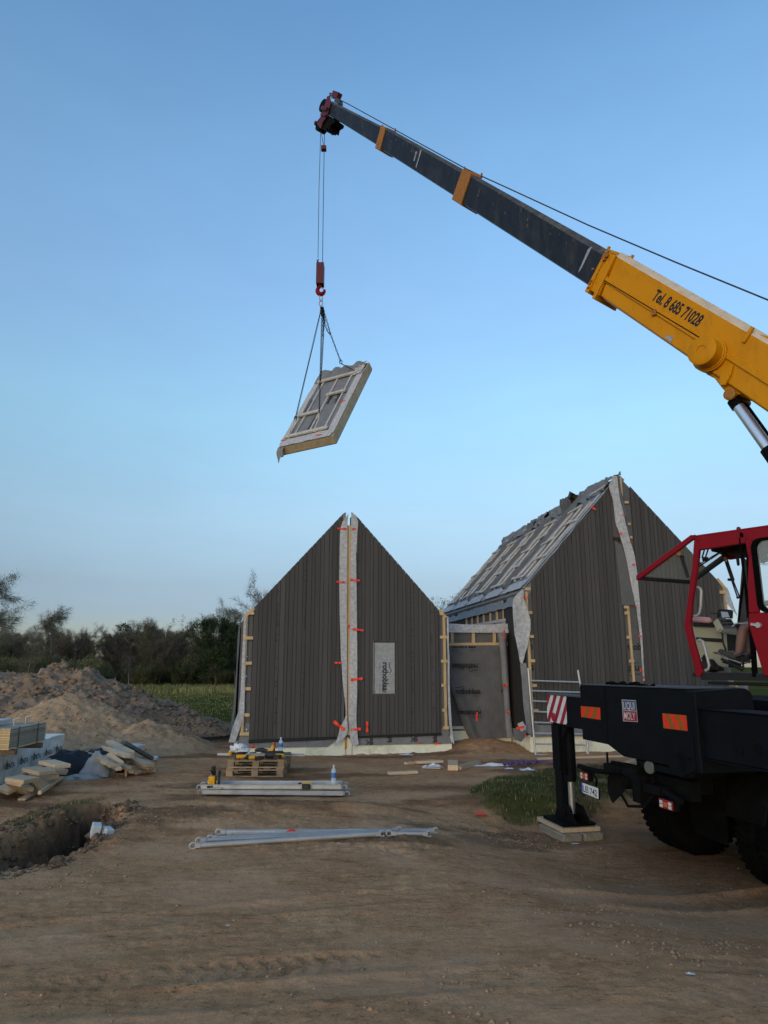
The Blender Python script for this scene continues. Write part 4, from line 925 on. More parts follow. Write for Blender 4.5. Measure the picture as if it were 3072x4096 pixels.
# crumpled membrane heaped along the ridge
m_ = MB()
def ridge_fn(u, v):
    c_ = ev0+RHF.b*(-.05+u*(Dn+.1))+upv*(Lsl-.62+v*.72); k = u*Dn
    hgt = .06+.26*max(0, mnoise.noise(Vector((k*1.15, v*1.8, 1)))+.22)*math.sin(math.pi*min(1, v*1.0+.05))+.10*mnoise.noise(Vector((k*3.6, v*4, 3)))+.05*mnoise.noise(Vector((k*9, v*9, 7)))
    return c_+nrm*hgt+RHF.b*.14*mnoise.noise(Vector((k*2.1, v*3, 9)))
m_.sheet(ridge_fn, 130, 14); m_.build('ridge_membrane', mt['memb_mid'], rf)
for k, (u, h_) in enumerate(((.27, .36), (.5, .26), (.615, .2))):
    m_ = MB(); c_ = ev0+RHF.b*u*Dn+upv*(Lsl-.42)
    m_.sheet(lambda a_, b_: c_+RHF.b*((a_-.5)*.75+.18*mnoise.noise(Vector((a_*4, b_*4, k))))+(nrm*.6+UP*.5)*h_*math.sin(math.pi*b_)*(1+.5*mnoise.noise(Vector((a_*5+k, b_*3, 2))))+upv*(b_-.5)*.5, 10, 8)
    m_.build('ridge_membrane', mt['memb_mid'] if k % 2 else mt['memb_dark'], rf)
# white lifting straps and tape near the eave
for px, py, c in ((272, 895, 'strap'), (350, 860, 'strap'), (610, 490, 'strap')):
    p = onpl(*q5(px, py), ev0, nrm); m_ = MB(); ring = [p+nrm*.12+RHF.b*.05*math.cos(t)*1.+upv*.2*math.sin(t) for t in np.linspace(0, 6.28, 14)]
    m_.tube(ring, .016, 5); m_.build('lifting_strap', mt[c], rf)
for px, py in ((340, 882), (725, 432), (655, 519), (988, 388), (960, 440), (660, 768), (195, 935)):
    p = onpl(*q5(px, py), ev0, nrm)+nrm*.14; m_ = MB(); m_.sheet(lambda u, v: p+RHF.b*(u-.5)*.12+upv*(v-.5)*.06+nrm*.01*math.sin(u*6), 4, 1); m_.build('tape', mt['tape'], rf)
# verge membrane and dark verge board along the gable
m_ = MB(); m_.sheet(lambda u, v: ev0+RHF.b*(-.09+.16*u)+upv*(.1+v*(Lsl-.12))+nrm*(.035+.02*mnoise.noise(Vector((u*2, v*14, 5)))), 3, 40); m_.build('verge_membrane', mt['memb_light'], rf)

# ================================================================== LINK BUILDING between the two
LKF = Fac((RHF.o+RHF.b*1.3), RHF.e); S3 = LKF.S
lx0, lx1 = S3(1770, 2700)[0], sl-.06
LK = thing('link_building', 'low flat-roofed link between the two gabled houses, wrapped in dark printed membrane', 'building', LKF.P((lx0+lx1)/2, 2, 0))
zt = S3(*q8(500, 590))[1]; zbt = S3(*q8(500, 757))[1]
mb = MB(); LKF.poly(mb, [(lx0, .36), (lx1, .36), (lx1, zt+.1), (lx0, zt+.1)], .02, 3.5); wl3 = mb.build('wall_lining', mt['memb_dark'], LK)
mb = MB(); LKF.poly(mb, [(lx0, -.4), (lx1-.0, -.4), (lx1-.0, .40), (lx0, .40)], .005, 3.4); mb.build('foundation', mt['foam'], LK)
mb = MB(); LKF.bat(mb, S3(*q8(135, 757)), (lx1-.02, S3(*q8(820, 748))[1]), .075, -.045, .0); mb.build('batten', mt['pine'], LK)
for x in (190, 472, 750):
    mb = MB(); p, q = S3(*q8(x, 745)), S3(*q8(x, 600)); LKF.bat(mb, (p[0], p[1]+.02), q, .075, -.045, .0); mb.build('batten', mt['pine'], LK)
mb = MB(); LKF.bat(mb, S3(*q8(175, 1858)), S3(*q8(360, 1858)), .07, -.06, .02); mb.build('batten', mt['pine_grey'], LK)
m_ = MB(); 
m_.sheet(lambda u, v: LKF.P(lx0+(lx1-lx0)*u, -.09+.05*v+.03*mnoise.noise(Vector((u*9, v*3, 2))), zt-.02+.24*v*(1-.15*math.sin(u*3))), 26, 5); m_.build('parapet_membrane', mt['memb_light'], LK)
p, p2 = S3(*q8(465, 530)); m_ = MB(); m_.blob(LKF.P(p, .05, p2), (.06, .05, .035), 3); m_.build('knotted_plastic', mt['plastic_white'], LK)
# big printed sheet hung over the doorway
Lp = pxl(LKF, q8, [(145, 770), (150, 1000), (152, 1150), (165, 1330), (225, 1480), (270, 1640), (320, 1790), (370, 1930), (410, 2000)], -.05); Rp = pxl(LKF, q8, [(905, 765), (905, 1000), (910, 1150), (915, 1330), (925, 1480), (935, 1640), (945, 1790), (955, 1930), (960, 1995)], -.05)
def sheet_d(u, v): return -.05-.05*v*(.5+.5*math.sin(u*9+v*4))-.10*math.exp(-((u-.05-.1*v)/.09)**2)*sstep(.2, .7, v)
hs_ = flap(LKF, Lp, Rp, -.04, 'hanging_sheet', LK, mt['memb_dark'], .03, 30, 40, 21, dfun=lambda u, v: float(sheet_d(u, v)))
mb = MB()
def slogo(x0, y0, w, fl, clipx=None):
    s0, z0 = S3(*q8(x0, y0), -.2); ux, uy = (-LKF.e, -UP) if fl else (LKF.e, UP)
    logo(mb, LKF.P(s0, -.225, z0), ux, uy, w, clip=clipx)
wl_ = S3(*q8(525, 1020), -.2)[0]-S3(*q8(187, 1020), -.2)[0]
slogo(527, 1012, wl_, 1); slogo(238, 1408, wl_*.95, 0); slogo(573, 1632, wl_*.9, 1)
xm = S3(*q8(905, 1400), -.2)[0]; cl = lambda p: np.dot(p-LKF.o, LKF.e) < xm
slogo(1180, 1012, wl_, 1, cl); slogo(842, 1398, wl_, 0, cl); slogo(1200, 1632, wl_*.95, 1, cl)
s0, z0 = S3(*q8(165, 800), -.06); logo(mb, LKF.P(s0, -.075-.05, z0), LKF.e, UP, wl_, clip=lambda p: p[2] < S3(*q8(300, 770), -.06)[1])
mb.build('lettering', mt['print'], hs_)
# rolled membrane tied up along the corner
ax = [A(*[0])]*0
rl = [S3(*q8(x, y), -.28) for x, y in ((862, 610), (860, 700), (872, 820), (885, 1000), (898, 1200), (912, 1400), (925, 1600), (940, 1800), (965, 1990))]
m_ = MB(); m_.tube([LKF.P(a_, -.28, z_) for a_, z_ in rl], [.13, .10, .085, .085, .085, .08, .075, .085, .09], 9); m_.build('membrane_roll', mt['memb_mid'], LK)
for x0, y0, x1, y1, w in ((884, 560, 882, 680, 20), (866, 1304, 935, 1280, 22), (910, 1660, 960, 1660, 20), (520, 1655, 522, 1770, 22)):
    mb = MB(); p, q = A(S3(*q8(x0, y0), -.4)), A(S3(*q8(x1, y1), -.4)); w_ = w*.3014*.0066/2; d_ = unit(q-p); nn = A(-d_[1], d_[0])*w_
    mb.sheet(lambda u, v: LKF.P(*(lambda c: (c[0], -.40-.02*math.sin(u*8), c[1]))(p+(q-p)*u+nn*(v*2-1))), 6, 1); mb.build('tape', mt['tape'], LK)
# ================================================================== MOBILE CRANE
JK = A(2.5, 10, 0); TV = A(math.sin(R(13)), -math.cos(R(13)), 0); LV = A(math.cos(R(13)), math.sin(R(13)), 0)
def K(t, l, z): return JK+TV*t+LV*l+UP*z
def KP(px, py, l=0.):
    q = onpl(px, py, JK+LV*l, LV); return float(np.dot(q-JK, TV)), float(q[2])
def k7(x, y): return 2100+x*.586, 2650+y*.586
CR = thing('mobile_crane', 'black truck crane with outrigger down, red operator cab and long yellow telescopic boom', 'crane', K(1.83, 3.6, gz(6, 9)))
def kprism(mb, tz, l0, l1, mi=0): mb.prism([K(t, l0, z) for t, z in tz], LV*(l1-l0), mi)
ZB = KP(2317, 2740)[1]
# transverse outrigger housing
mb = MB(); kprism(mb, [(.43, ZB), (2.70, ZB+.02), (2.70, .96), (1.38, .945), (1.05, 1.045), (.43, 1.045)], .0, .60)
ob = mb.build('outrigger_housing', mt['crane_black'], CR, bevel=.012, segs=2)
mb = MB(); kprism(mb, [(1.05, 1.05), (1.07, 1.05), (1.07, ZB-.02), (1.05, ZB-.02)], -.006, .0)
kprism(mb, [(1.55, .93), (2.45, .93), (2.45, .86), (1.7, .86)], .05, .5)
mb.build('weld_seam', mt['crane_black'], ob)
mb = MB(); kprism(mb, [(.40, ZB+.002), (2.66, ZB+.022), (2.66, ZB+.034), (.40, ZB+.014)], -.012, .62); mb.build('top_plate', mt['grey_paint'], ob)  # lighter paint draws the sky sheen along the top edge of the housing
# rounded end frame where the near beam slides out
mb = MB(); pts = [(-.02, .95), (-.02, ZB+.0)]
for a in np.linspace(0, 90, 7): pts.append((.55+.11*math.sin(R(a)), ZB+.03-.11+.11*math.cos(R(a))))
pts += [(.66, .95)]
mb.prism([K(2.66, l, z) for l, z in pts], TV*.16); mb.build('end_frame', mt['crane_black'], ob, bevel=.008)
# skewed bracket plate under the near end
br = [KP(*k7(x, y), -.02) for x, y in ((985, 490), (960, 640), (985, 705), (1060, 782), (1172, 742), (1150, 500))]
mb = MB(); kprism(mb, br, -.03, -.012); kprism(mb, [(2.35, .95), (2.72, .95), (2.66, .90), (2.4, .90)], -.012, .3); mb.build('bracket_plate', mt['crane_black'], CR)
mb = MB(); p = KP(*k7(1050, 640), -.05); mb.tube([K(p[0]-.03, -.05, p[1]+.04), K(p[0], -.06, p[1]), K(p[0]+.02, -.05, p[1]-.14)], .012, 6); mb.beam(K(p[0]-.1, -.04, p[1]+.0), K(p[0]+.16, -.04, p[1]-.01), .03, .012); mb.build('safety_chain', mt['grime'], CR)
# stickers on the housing
def kq(mb, pxs, l, mi=0):
    v = [K(*(lambda q: (q[0], l, q[1]))(KP(*k7(x, y), l))) for x, y in pxs]; mb.add(v, [tuple(range(len(v)))], mi)
def lerp(a, b, t): return (a[0]+(b[0]-a[0])*t, a[1]+(b[1]-a[1])*t)
def band(mb, q, n, l, colours, skew, base_mi):
    """q: tl,tr,br,bl in crop pixels; slanted stripes clipped to the plate"""
    tl, tr_, br_, bl = q; W_ = n
    for i in range(-1, n+1):
        a0, a1 = i/n, (i+1)/n; pts = []
        for (u, v) in ((a0+skew, 0), (a1+skew, 0), (a1-skew, 1), (a0-skew, 1)): pts.append((u, v))
        # clip polygon to 0<=u<=1
        def clip(poly, f, inter):
            out = []
            for k in range(len(poly)):
                p_, q_ = poly[k], poly[(k+1) % len(poly)]
                if f(p_): out.append(p_)
                if f(p_) != f(q_): out.append(inter(p_, q_))
            return out
        cut = lambda c: (lambda p_, q_: (c, p_[1]+(q_[1]-p_[1])*(c-p_[0])/(q_[0]-p_[0])))
        pts = clip(pts, lambda p_: p_[0] >= 0, cut(0)) if pts else pts
        pts = clip(pts, lambda p_: p_[0] <= 1, cut(1)) if pts else pts
        if len(pts) > 2: kq(mb, [lerp(lerp(tl, tr_, u), lerp(bl, br_, u), v) for u, v in pts], l, colours[i % len(colours)])
mb = MB(); band(mb, ((380, 297), (513, 308), (517, 392), (384, 372)), 5, -.004, (0, 1), .10, 0); tag(mb.build('reflective_sticker', [mt['reflex_red'], mt['reflex_orange']], ob), 'red and orange striped reflector')
mb = MB(); band(mb, ((937, 346), (1102, 361), (1111, 468), (945, 448)), 5, -.004, (0, 1), -.11, 0); tag(mb.build('reflective_sticker', [mt['reflex_red'], mt['reflex_orange']], ob), 'red and orange striped reflector nearest the end frame')
st = MB(); kq(st, [(661, 253), (757, 259), (770, 406), (670, 400)], -.004, 0); kq(st, [(664, 256), (755, 262), (761, 330), (668, 326)], -.006, 1); kq(st, [(668, 329), (761, 333), (767, 403), (673, 397)], -.006, 2)
sg = st.build('sticker', [mt['sign_white'], mt['sign_blue'], mt['sign_red']], ob)
mb = MB()
for t, bl, brr in (('LIQUI', (671, 322), (757, 327)), ('MOLY', (676, 391), (762, 398))):
    p, q = KP(*k7(*bl), -.008), KP(*k7(*brr), -.008); top = KP(*k7(bl[0]-4, bl[1]-56), -.008)
    put_text(mb, t, K(p[0]+.008, -.008, p[1]+.008), TV+UP*((q[1]-p[1])/(q[0]-p[0])), UP, (top[1]-p[1])*.88, (q[0]-p[0])*.88, bold=.004)
mb.build('lettering', mt['sign_white'], sg)
mb = MB(); mb.tube([K(.9+.06*i, .12+.05*math.sin(i*1.3), ZB+.03+.015*math.sin(i*2)) for i in range(18)], .018, 6); mb.tube([K(1.0+.05*i, .25+.04*math.sin(i*1.9), ZB+.028+.02*math.sin(i*1.1)) for i in range(12)], .02, 6)
mb.build('hose', mt['rubber'], ob)
# extended beams
zt_, zb_ = 1.574, 1.165
mb = MB(); kprism(mb, [(-.57, zt_), (.45, zt_), (.45, zb_), (-.2, zb_), (-.57, zb_+.02)], .02, .30); bm1 = mb.build('outrigger_beam', mt['crane_black'], CR, bevel=.008)
mb = MB(); kprism(mb, [(-.60, zt_+.0), (.45, zt_+.0), (.45, zt_+.012), (-.60, zt_+.012)], -.01, .34); mb.build('beam_top_plate', mt['grey_paint'], bm1)
mb = MB(); band(mb, ((148, 218), (282, 232), (287, 424), (152, 402)), 3.0 and 6, .012, (1, 0), .20, 0)
wp = mb.build('warning_stripes', [mt['sign_red'], mt['sign_white']], bm1)
mb = MB(); p = KP(*k7(192, 372)); mb.lathe(K(p[0], .02, p[1]), -LV, [(0, .06), (.02, .06), (.03, .03)], 14); mb.build('bolt_head', mt['sign_red'], bm1)
mb = MB(); kprism(mb, [(2.6, 1.56), (5.2, 1.56), (5.2, 1.10), (2.6, 1.10)], .03, .31); kprism(mb, [(2.8, 1.575), (5.2, 1.575), (5.2, 1.562), (2.8, 1.562)], .0, .34); kprism(mb, [(2.8, 1.098), (5.2, 1.098), (5.2, 1.086), (2.8, 1.086)], .0, .34)
bm2 = mb.build('outrigger_beam', mt['crane_black'], CR, bevel=.006)
mb = MB()
for x, y in ((1465, 602), (1592, 590)):
    p = KP(*k7(x, y), .03); mb.lathe(K(p[0], .03, p[1]), -LV, [(0, .05), (.006, .05), (.007, .03)], 14)
mb.build('bolt_head', mt['grime'], bm2)
# jack of the far beam
fz = onpl(2240, 3262, JK+LV*.16, LV); zj = float(fz[2]); tj = -.40
pT = KP(2240, 3262, .16)[0]
mb = MB(); t0 = KP(*k7(180, 600), .1)[0]; t1 = KP(*k7(248, 600), .16)[0]; tc0 = (t0+.06)
mb.hexa(K(-.57, .07, zj+.10), TV*.17, LV*.17, UP*(zt_-zj-.12)); mb.hexa(K(-.585, .055, zb_-.62), TV*.20, LV*.2, UP*.62)
jk = mb.build('jack', mt['crane_black'], CR, bevel=.006)
mb = MB(); mb.lathe(K(-.27, .16, zj+.52), UP, [(0, .075), (.05, .085), (.9, .085)], 16); mb.build('jack_cylinder', mt['crane_black'], jk)
mb = MB(); mb.lathe(K(-.27, .16, zj+.10), UP, [(0, .045), (.44, .045)], 14); mb.build('jack_rod', mt['rod'], jk)
mb = MB(); kprism(mb, [(-.72, zj), (-.68, zj-.03), (-.10, zj-.03), (-.06, zj), (-.10, zj+.012), (-.68, zj+.012)], -.08, .40)
for l in (.06, .26): kprism(mb, [(-.62, zj+.012), (.02, zj+.012), (-.18, zj+.20), (-.48, zj+.24)], l, l+.025)
mb.lathe(K(-.30, .02, zj+.13), LV, [(0, .07), (.3, .07)], 14); mb.build('jack_foot', mt['grime'], jk, bevel=.004)
for dx_ in (0, .035):
    mb = MB(); mb.tube([K(-.20+dx_, .05, zj+.62), K(-.15+dx_, .02, zj+.75), K(-.15+dx_, .02, 1.0), K(-.10+dx_, .06, 1.15), K(.1, .1, 1.2)], .012, 6); mb.build('hydraulic_hose', mt['rubber'], jk)
# chassis, cross member, towing funnel, lamps, plate
mb = MB()
for t in (1.25, 2.05): kprism(mb, [(t, .62), (t+.09, .62), (t+.09, .93), (t, .93)], .25, 8.5)
kprism(mb, [(1.0, .60), (2.35, .60), (2.35, .80), (1.0, .80)], .18, .30)
mb.tube([K(1.05, .1, .74), K(1.6, .1, .74)], .11, 14); mb.hexa(K(.95, -.02, .72), TV*.35, LV*.3, UP*.10); mb.hexa(K(1.55, -.02, .48), TV*.16, LV*.25, UP*.3)
kprism(mb, [(1.25, .93), (2.14, .93), (2.14, .96), (1.25, .96)], .3, 8.5)
ch = mb.build('chassis', mt['grime'], CR, bevel=.006)
mb = MB()
fp = KP(*k7(640, 800), -.1); f0 = K(fp[0]-.02, .0, .66)
def funnel(u, v):
    a = R(-75)+R(150)*u; w = .06+.06*v; q_ = f0-LV*(.02+.16*v)+UP*(math.sin(a)*w*1.5-.05*v)-TV*(math.cos(a)*w*1.1-.03); return q_
mb.sheet(funnel, 14, 6); mb.lathe(f0+LV*.02-LV*.06, LV, [(0, .075), (.15, .075)], 12)
mb.build('towing_funnel', mt['grime'], CR)
mb = MB(); pl = [(322.0/1, 0)]
for dz, s_ in ((.0, 1),): mb.tube([K(.33, -.02, .70), K(.75, -.02, .70), K(1.1, .05, .72)], .03, 8)
mb.tube([K(1.9, .1, .68), K(2.25, .0, .66), K(2.45, -.02, .63)], .035, 8); mb.hexa(K(1.75, -.0, .62), TV*.3, LV*.2, UP*.09)
mb.tube([K(.6, 0, .68), K(.68, .03, .58), K(.62, .05, .50)], .014, 6); mb.tube([K(1.3, .0, .50), K(1.5, -.05, .42), K(1.75, .0, .46), K(1.8, .1, .6)], .018, 6)
mb.tube([K(.95, .1, .83), K(1.15, .0, .86), K(1.4, .05, .84), K(1.6, .1, .85)], .014, 6); mb.tube([K(.85, .1, .8), K(.85, .1, .93)], .014, 6)
mb.build('lamp_bracket', mt['grime'], CR)
def lamp(pxs, l, nm_label):
    """rear lamp cluster from its four image corners"""
    c = [KP(*p, l) for p in pxs]; t0, t1 = (c[0][0]+c[3][0])/2, (c[1][0]+c[2][0])/2; z0, z1 = min(c[2][1], c[3][1])*.5+max(c[2][1], c[3][1])*.5, (c[0][1]+c[1][1])/2
    m_ = MB(); kprism(m_, [(t0, z0), (t1, z0), (t1, z1), (t0, z1)], l, l+.07); r_ = tag(m_.build('tail_lamp', mt['grime'], CR, bevel=.01, segs=2), nm_label)
    m_ = MB(); e = .008; kprism(m_, [(t0+e, z0+e), (t1-e, z0+e), (t1-e, z1-e), (t0+e, z1-e)], l-.012, l-.001); m_.build('lens', mt['lamp_red'], r_, bevel=.006, segs=2)
    w = t1-t0; h_ = z1-z0
    m_ = MB(); kprism(m_, [(t0+w*.36, z0+h_*.28), (t0+w*.64, z0+h_*.28), (t0+w*.64, z0+h_*.72), (t0+w*.36, z0+h_*.72)], l-.016, l-.0125); m_.build('indicator', mt['lamp_amber'], r_)
    m_ = MB()
    for a, b in ((.1, .3), (.7, .9)):
        for q in (.18, .52): kprism(m_, [(t0+w*a, z0+h_*q), (t0+w*b, z0+h_*q), (t0+w*b, z0+h_*(q+.28)), (t0+w*a, z0+h_*(q+.28))], l-.016, l-.0125)
    m_.build('reversing_lens', mt['lamp_clear'], r_)
q3 = lambda x, y: (2280+x*.3737, 3000+y*.3737)
lamp([q3(112, 215), q3(200, 245), q3(200, 335), q3(118, 318)], -.04, 'far tail lamp above the number plate')
lamp([q3(952, 505), q3(1112, 548), q3(1112, 662), q3(962, 622)], -.04, 'near tail lamp with red rim')
pc = [KP(*q3(x, y), -.03) for x, y in ((112, 338), (312, 408), (318, 535), (115, 452))]
mb = MB(); kprism(mb, pc[::-1], -.03, -.022); npl = mb.build('number_plate', mt['crane_black'], CR)
ins = [lerp(pc[0], pc[2], .03), lerp(pc[1], pc[3], .04), lerp(pc[2], pc[0], .05), lerp(pc[3], pc[1], .05)]
mb = MB(); kprism(mb, ins[::-1], -.034, -.0305); kprism(mb, [ins[0], lerp(ins[0], ins[1], .1), lerp(ins[3], ins[2], .1), ins[3]][::-1], -.037, -.0345, 1); mb.build('plate_face', [mt['sign_white'], mt['plate_blue']], npl)
mb = MB(); b0_, b1_ = lerp(ins[3], ins[2], .13), lerp(ins[3], ins[2], .96); hh = abs(ins[0][1]-ins[3][1])*.62; b0_ = (b0_[0], b0_[1]+.02)
put_text(mb, 'LEI 742', K(b0_[0], -.0355, b0_[1]), TV+UP*((b1_[1]-b0_[1]+.02)/(b1_[0]-b0_[0])), UP, hh, (b1_[0]-b0_[0])*.97, bold=.01); mb.build('lettering', mt['crane_black'], npl)
wc = KP(*q3(860, 185), .05); mb = MB(); mb.lathe(K(wc[0], .05, wc[1]), -LV*.8-TV*.0+UP*.0+A(-.3, -.5, .05), [(-.07, .04), (-.04, .07), (.0, .08), (.012, .08)], 20); wk = mb.build('work_lamp', mt['grime'], CR)
ax_ = unit(-LV*.8+A(-.3, -.5, .05)); mb = MB(); mb.lathe(K(wc[0], .05, wc[1])+ax_*.0125, ax_, [(0, .07), (.008, .067), (.012, .05)], 20); mb.build('lens', mt['led'], wk)
mb = MB(); mb.tube([K(wc[0], .06, wc[1]-.09), K(wc[0], .08, .72)], .02, 6); mb.build('lamp_stalk', mt['grime'], wk)
# mudflap and wheels
mf = [KP(*k7(x, y), .62) for x, y in ((1120, 735), (1125, 960), (1150, 1100), (1178, 1168), (1300, 1215), (1386, 1248), (1375, 1050), (1360, 760))]
mb = MB(); kprism(mb, mf, .60, .63); mb.build('mudflap', mt['rubber'], CR)
def wheel(t, l, r=.52, w=.30):
    zc = gz(*(K(t, l, 0)[:2]))+r-.01; c = K(t, l, zc)
    m_ = MB(); m_.lathe(c-TV*w/2, TV, [(0, r*.58), (.0, r*.80), (.03, r*.95), (.07, r), (w-.07, r), (w-.03, r*.95), (w, r*.80), (w, r*.58)], 40)
    for k in range(40):
        a = 2*math.pi*k/40; rad = LV*math.cos(a)+UP*math.sin(a); tg = -LV*math.sin(a)+UP*math.cos(a)
        m_.hexa(c+rad*(r-.004)-TV*(w/2-.05)-tg*.02, tg*.04, TV*(w-.1), rad*.016)
    ty = m_.build('wheel', mt['rubber'], CR)
    m_ = MB(); m_.lathe(c-TV*w*.30, TV, [(0, .02), (.0, r*.30), (.03, r*.34), (.05, r*.56), (w*.6-.05, r*.56), (w*.6-.03, r*.34), (w*.6, r*.30), (w*.6, .02)], 24); m_.build('rim', mt['grime'], ty)
for l in (1.25, 2.55, 6.6):
    for t in ((.62, .95, 2.35, 2.68) if l < 5 else (.75, 2.5)): wheel(t, l)
mb = MB()
for t in (.6, 2.2):
    for l in (1.25, 2.55): mb.prism([K(t-.08, l+.66*math.cos(a), .35+.66*math.sin(a)) for a in np.linspace(.15, math.pi-.15, 12)]+[K(t-.08, l+.63*math.cos(a), .35+.63*math.sin(a)) for a in np.linspace(math.pi-.15, .15, 12)], TV*.72)
mb.build('mudguard', mt['grime'], CR)
# deck with chequer plate
mb = MB(); kprism(mb, [(.55, 1.18), (3.0, 1.18), (3.0, 1.24), (.55, 1.24)], .66, 8.2); kprism(mb, [(1.0, .96), (2.4, .96), (2.4, 1.18), (1.0, 1.18)], .7, 8.0); dk = mb.build('deck', mt['crane_black'], CR, bevel=.006)
mb = MB(); cl0 = 1.10; kprism(mb, [(.7, 1.24), (2.6, 1.24), (2.6, 1.62), (.7, 1.62)], cl0, cl0+.9)
for i in range(22):
    for j in range(5):
        c = K(.8+i*.085, cl0-.002, 1.30+j*.06); s_ = 1 if (i+j) % 2 else -1; mb.beam(c-TV*.02-UP*.015*s_, c+TV*.02+UP*.015*s_, .006, .008, LV)
mb.build('chequer_box', mt['crane_black'], dk)
# slewing upper works
HV = A(-math.sin(R(40)), math.cos(R(40)), 0); NV = A(-HV[1], HV[0], 0); CC = K(1.83, 3.6, 0)
def U(h_, n_, z): return CC+HV*h_+NV*n_+UP*z
def UPx(px, py, off):
    q = onpl(px, py, CC+NV*off, NV); return float(np.dot(q-CC, HV)), float(q[2])
mb = MB(); mb.lathe(CC+UP*1.24, UP, [(0, .75), (.22, .75), (.24, .7), (.30, .7)], 32)
mb.hexa(U(-2.4, -.95, 1.55), HV*3.5, NV*1.9, UP*.22); ub = mb.build('slewing_platform', mt['crane_black'], CR, bevel=.01)
mb = MB()
for n_ in (-.5, .36): mb.prism([U(-2.5, n_, 1.77), U(.5, n_, 1.77), U(.2, n_, 2.3), U(-1.7, n_, 3.6), U(-2.4, n_, 3.5)], NV*.08)
mb.hexa(U(-3.2, -1.1, 1.6), HV*.8, NV*2.2, UP*1.0); mb.tube([U(-1.2, -.4, 2.3), U(-1.2, .36, 2.3)], .3, 18)
mb.build('boom_support', mt['yellow'], CR, bevel=.01)
# boom: side outline read on the plane of each section's near face
def sect(name, pts, w, m, parent, bev=.02, off=None):
    o = w/2; hz = [UPx(x, y, o) for x, y in pts]
    m_ = MB(); m_.prism([U(h_, o, z) for h_, z in hz], -NV*w); return m_.build(name, mt[m], parent, bevel=bev, segs=3)
bd = unit(A(9.801-12.176, 16.249-18.701)); bax = unit(HV*(-bd[0])+UP*(-bd[1])); bup = unit(np.cross(np.cross(bax, UP), bax)); bup = bup if bup[2] > 0 else -bup
c6 = lambda x, y: (2300+x*.4653, 950+y*.4653)
def sect2(side, sil, w, c, m):
    """box section: near side face from its image corners (tl, tr, br, bl), chamfered top read from its silhouette (tl, tr)"""
    o = w/2; f = [UPx(x, y, o) for x, y in side]; g = [UPx(x, y, o-c) for x, y in sil]
    ends = []
    for (top, bot, tt) in ((f[0], f[3], g[0]), (f[1], f[2], g[1])):
        bb = (bot[0]+.3*(bot[0]-top[0])*.1, bot[1]-.25*c)
        ends.append([U(top[0], o, top[1]), U(tt[0], o-c, tt[1]), U(tt[0], -o+c, tt[1]), U(top[0], -o, top[1]), U(bot[0], -o, bot[1]), U(bb[0], -o+c*.7, bb[1]), U(bb[0], o-c*.7, bb[1]), U(bot[0], o, bot[1])])
    m_ = MB(); n_ = 8; vs = ends[0]+ends[1]; fs = [(i, (i+1) % n_, (i+1) % n_+n_, i+n_) for i in range(n_)]+[tuple(range(n_-1, -1, -1)), tuple(range(n_, 2*n_))]
    m_.add(vs, fs); m_.mi = [1, 1, 1, 0, 0, 0, 0, 0, 0, 0]; ob_ = m_.build('boom_section', [mt[m], mt['yellow_sheen_dust' if m == 'yellow' else 'black_sheen_dust']], CR, bevel=.012, segs=2)  # top and chamfer faces get the paler colour with painted sky sheen
    bm = bmesh.new(); bm.from_mesh(ob_.data); bmesh.ops.recalc_face_normals(bm, faces=bm.faces); bm.to_mesh(ob_.data); bm.free(); return ob_
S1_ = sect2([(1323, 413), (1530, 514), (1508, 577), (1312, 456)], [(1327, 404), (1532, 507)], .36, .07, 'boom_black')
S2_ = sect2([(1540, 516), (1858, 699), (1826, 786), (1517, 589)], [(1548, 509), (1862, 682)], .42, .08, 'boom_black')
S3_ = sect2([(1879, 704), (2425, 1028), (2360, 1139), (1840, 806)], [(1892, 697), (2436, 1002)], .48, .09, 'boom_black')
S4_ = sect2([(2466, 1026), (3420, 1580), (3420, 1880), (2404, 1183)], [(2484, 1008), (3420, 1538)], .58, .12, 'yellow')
tag(S4_, 'yellow base section of the boom with the phone number')
def collar(a, b, c, d, w, parent, m='yellow_dirty'):
    m_ = sect('collar', [a, b, c, d], w, m, parent, .012); return m_
for s_, q, w in ((S2_, [(1523, 502), (1542, 508), (1518, 600), (1499, 592)], .48), (S3_, [(1848, 676), (1884, 692), (1842, 820), (1806, 797)], .55)):
    collar(*q, w, s_)
collar(c6(262, 108), c6(285, 112), c6(108, 478), c6(80, 462), .70, S4_, 'yellow'); collar(c6(330, 140), c6(350, 152), c6(165, 530), c6(142, 520), .70, S4_, 'yellow')
sect('collar', [c6(275, 118), c6(345, 160), c6(200, 500), c6(110, 440)], .64, 'yellow', S4_, .02)
m_ = MB()
for px in ((155, 272), (140, 372), (128, 395), (115, 430)):
    h_, z = UPx(*c6(*px), .36); m_.lathe(U(h_, .35, z), NV, [(0, .02), (.03, .02), (.035, .012)], 8)
for (x, y) in ((262, 190), (285, 160)): h_, z = UPx(*c6(x, y), .36); m_.hexa(U(h_, .34, z), HV*.06, NV*.03, UP*.1)
m_.build('adjuster_bolt', mt['yellow_dirty'], S4_)
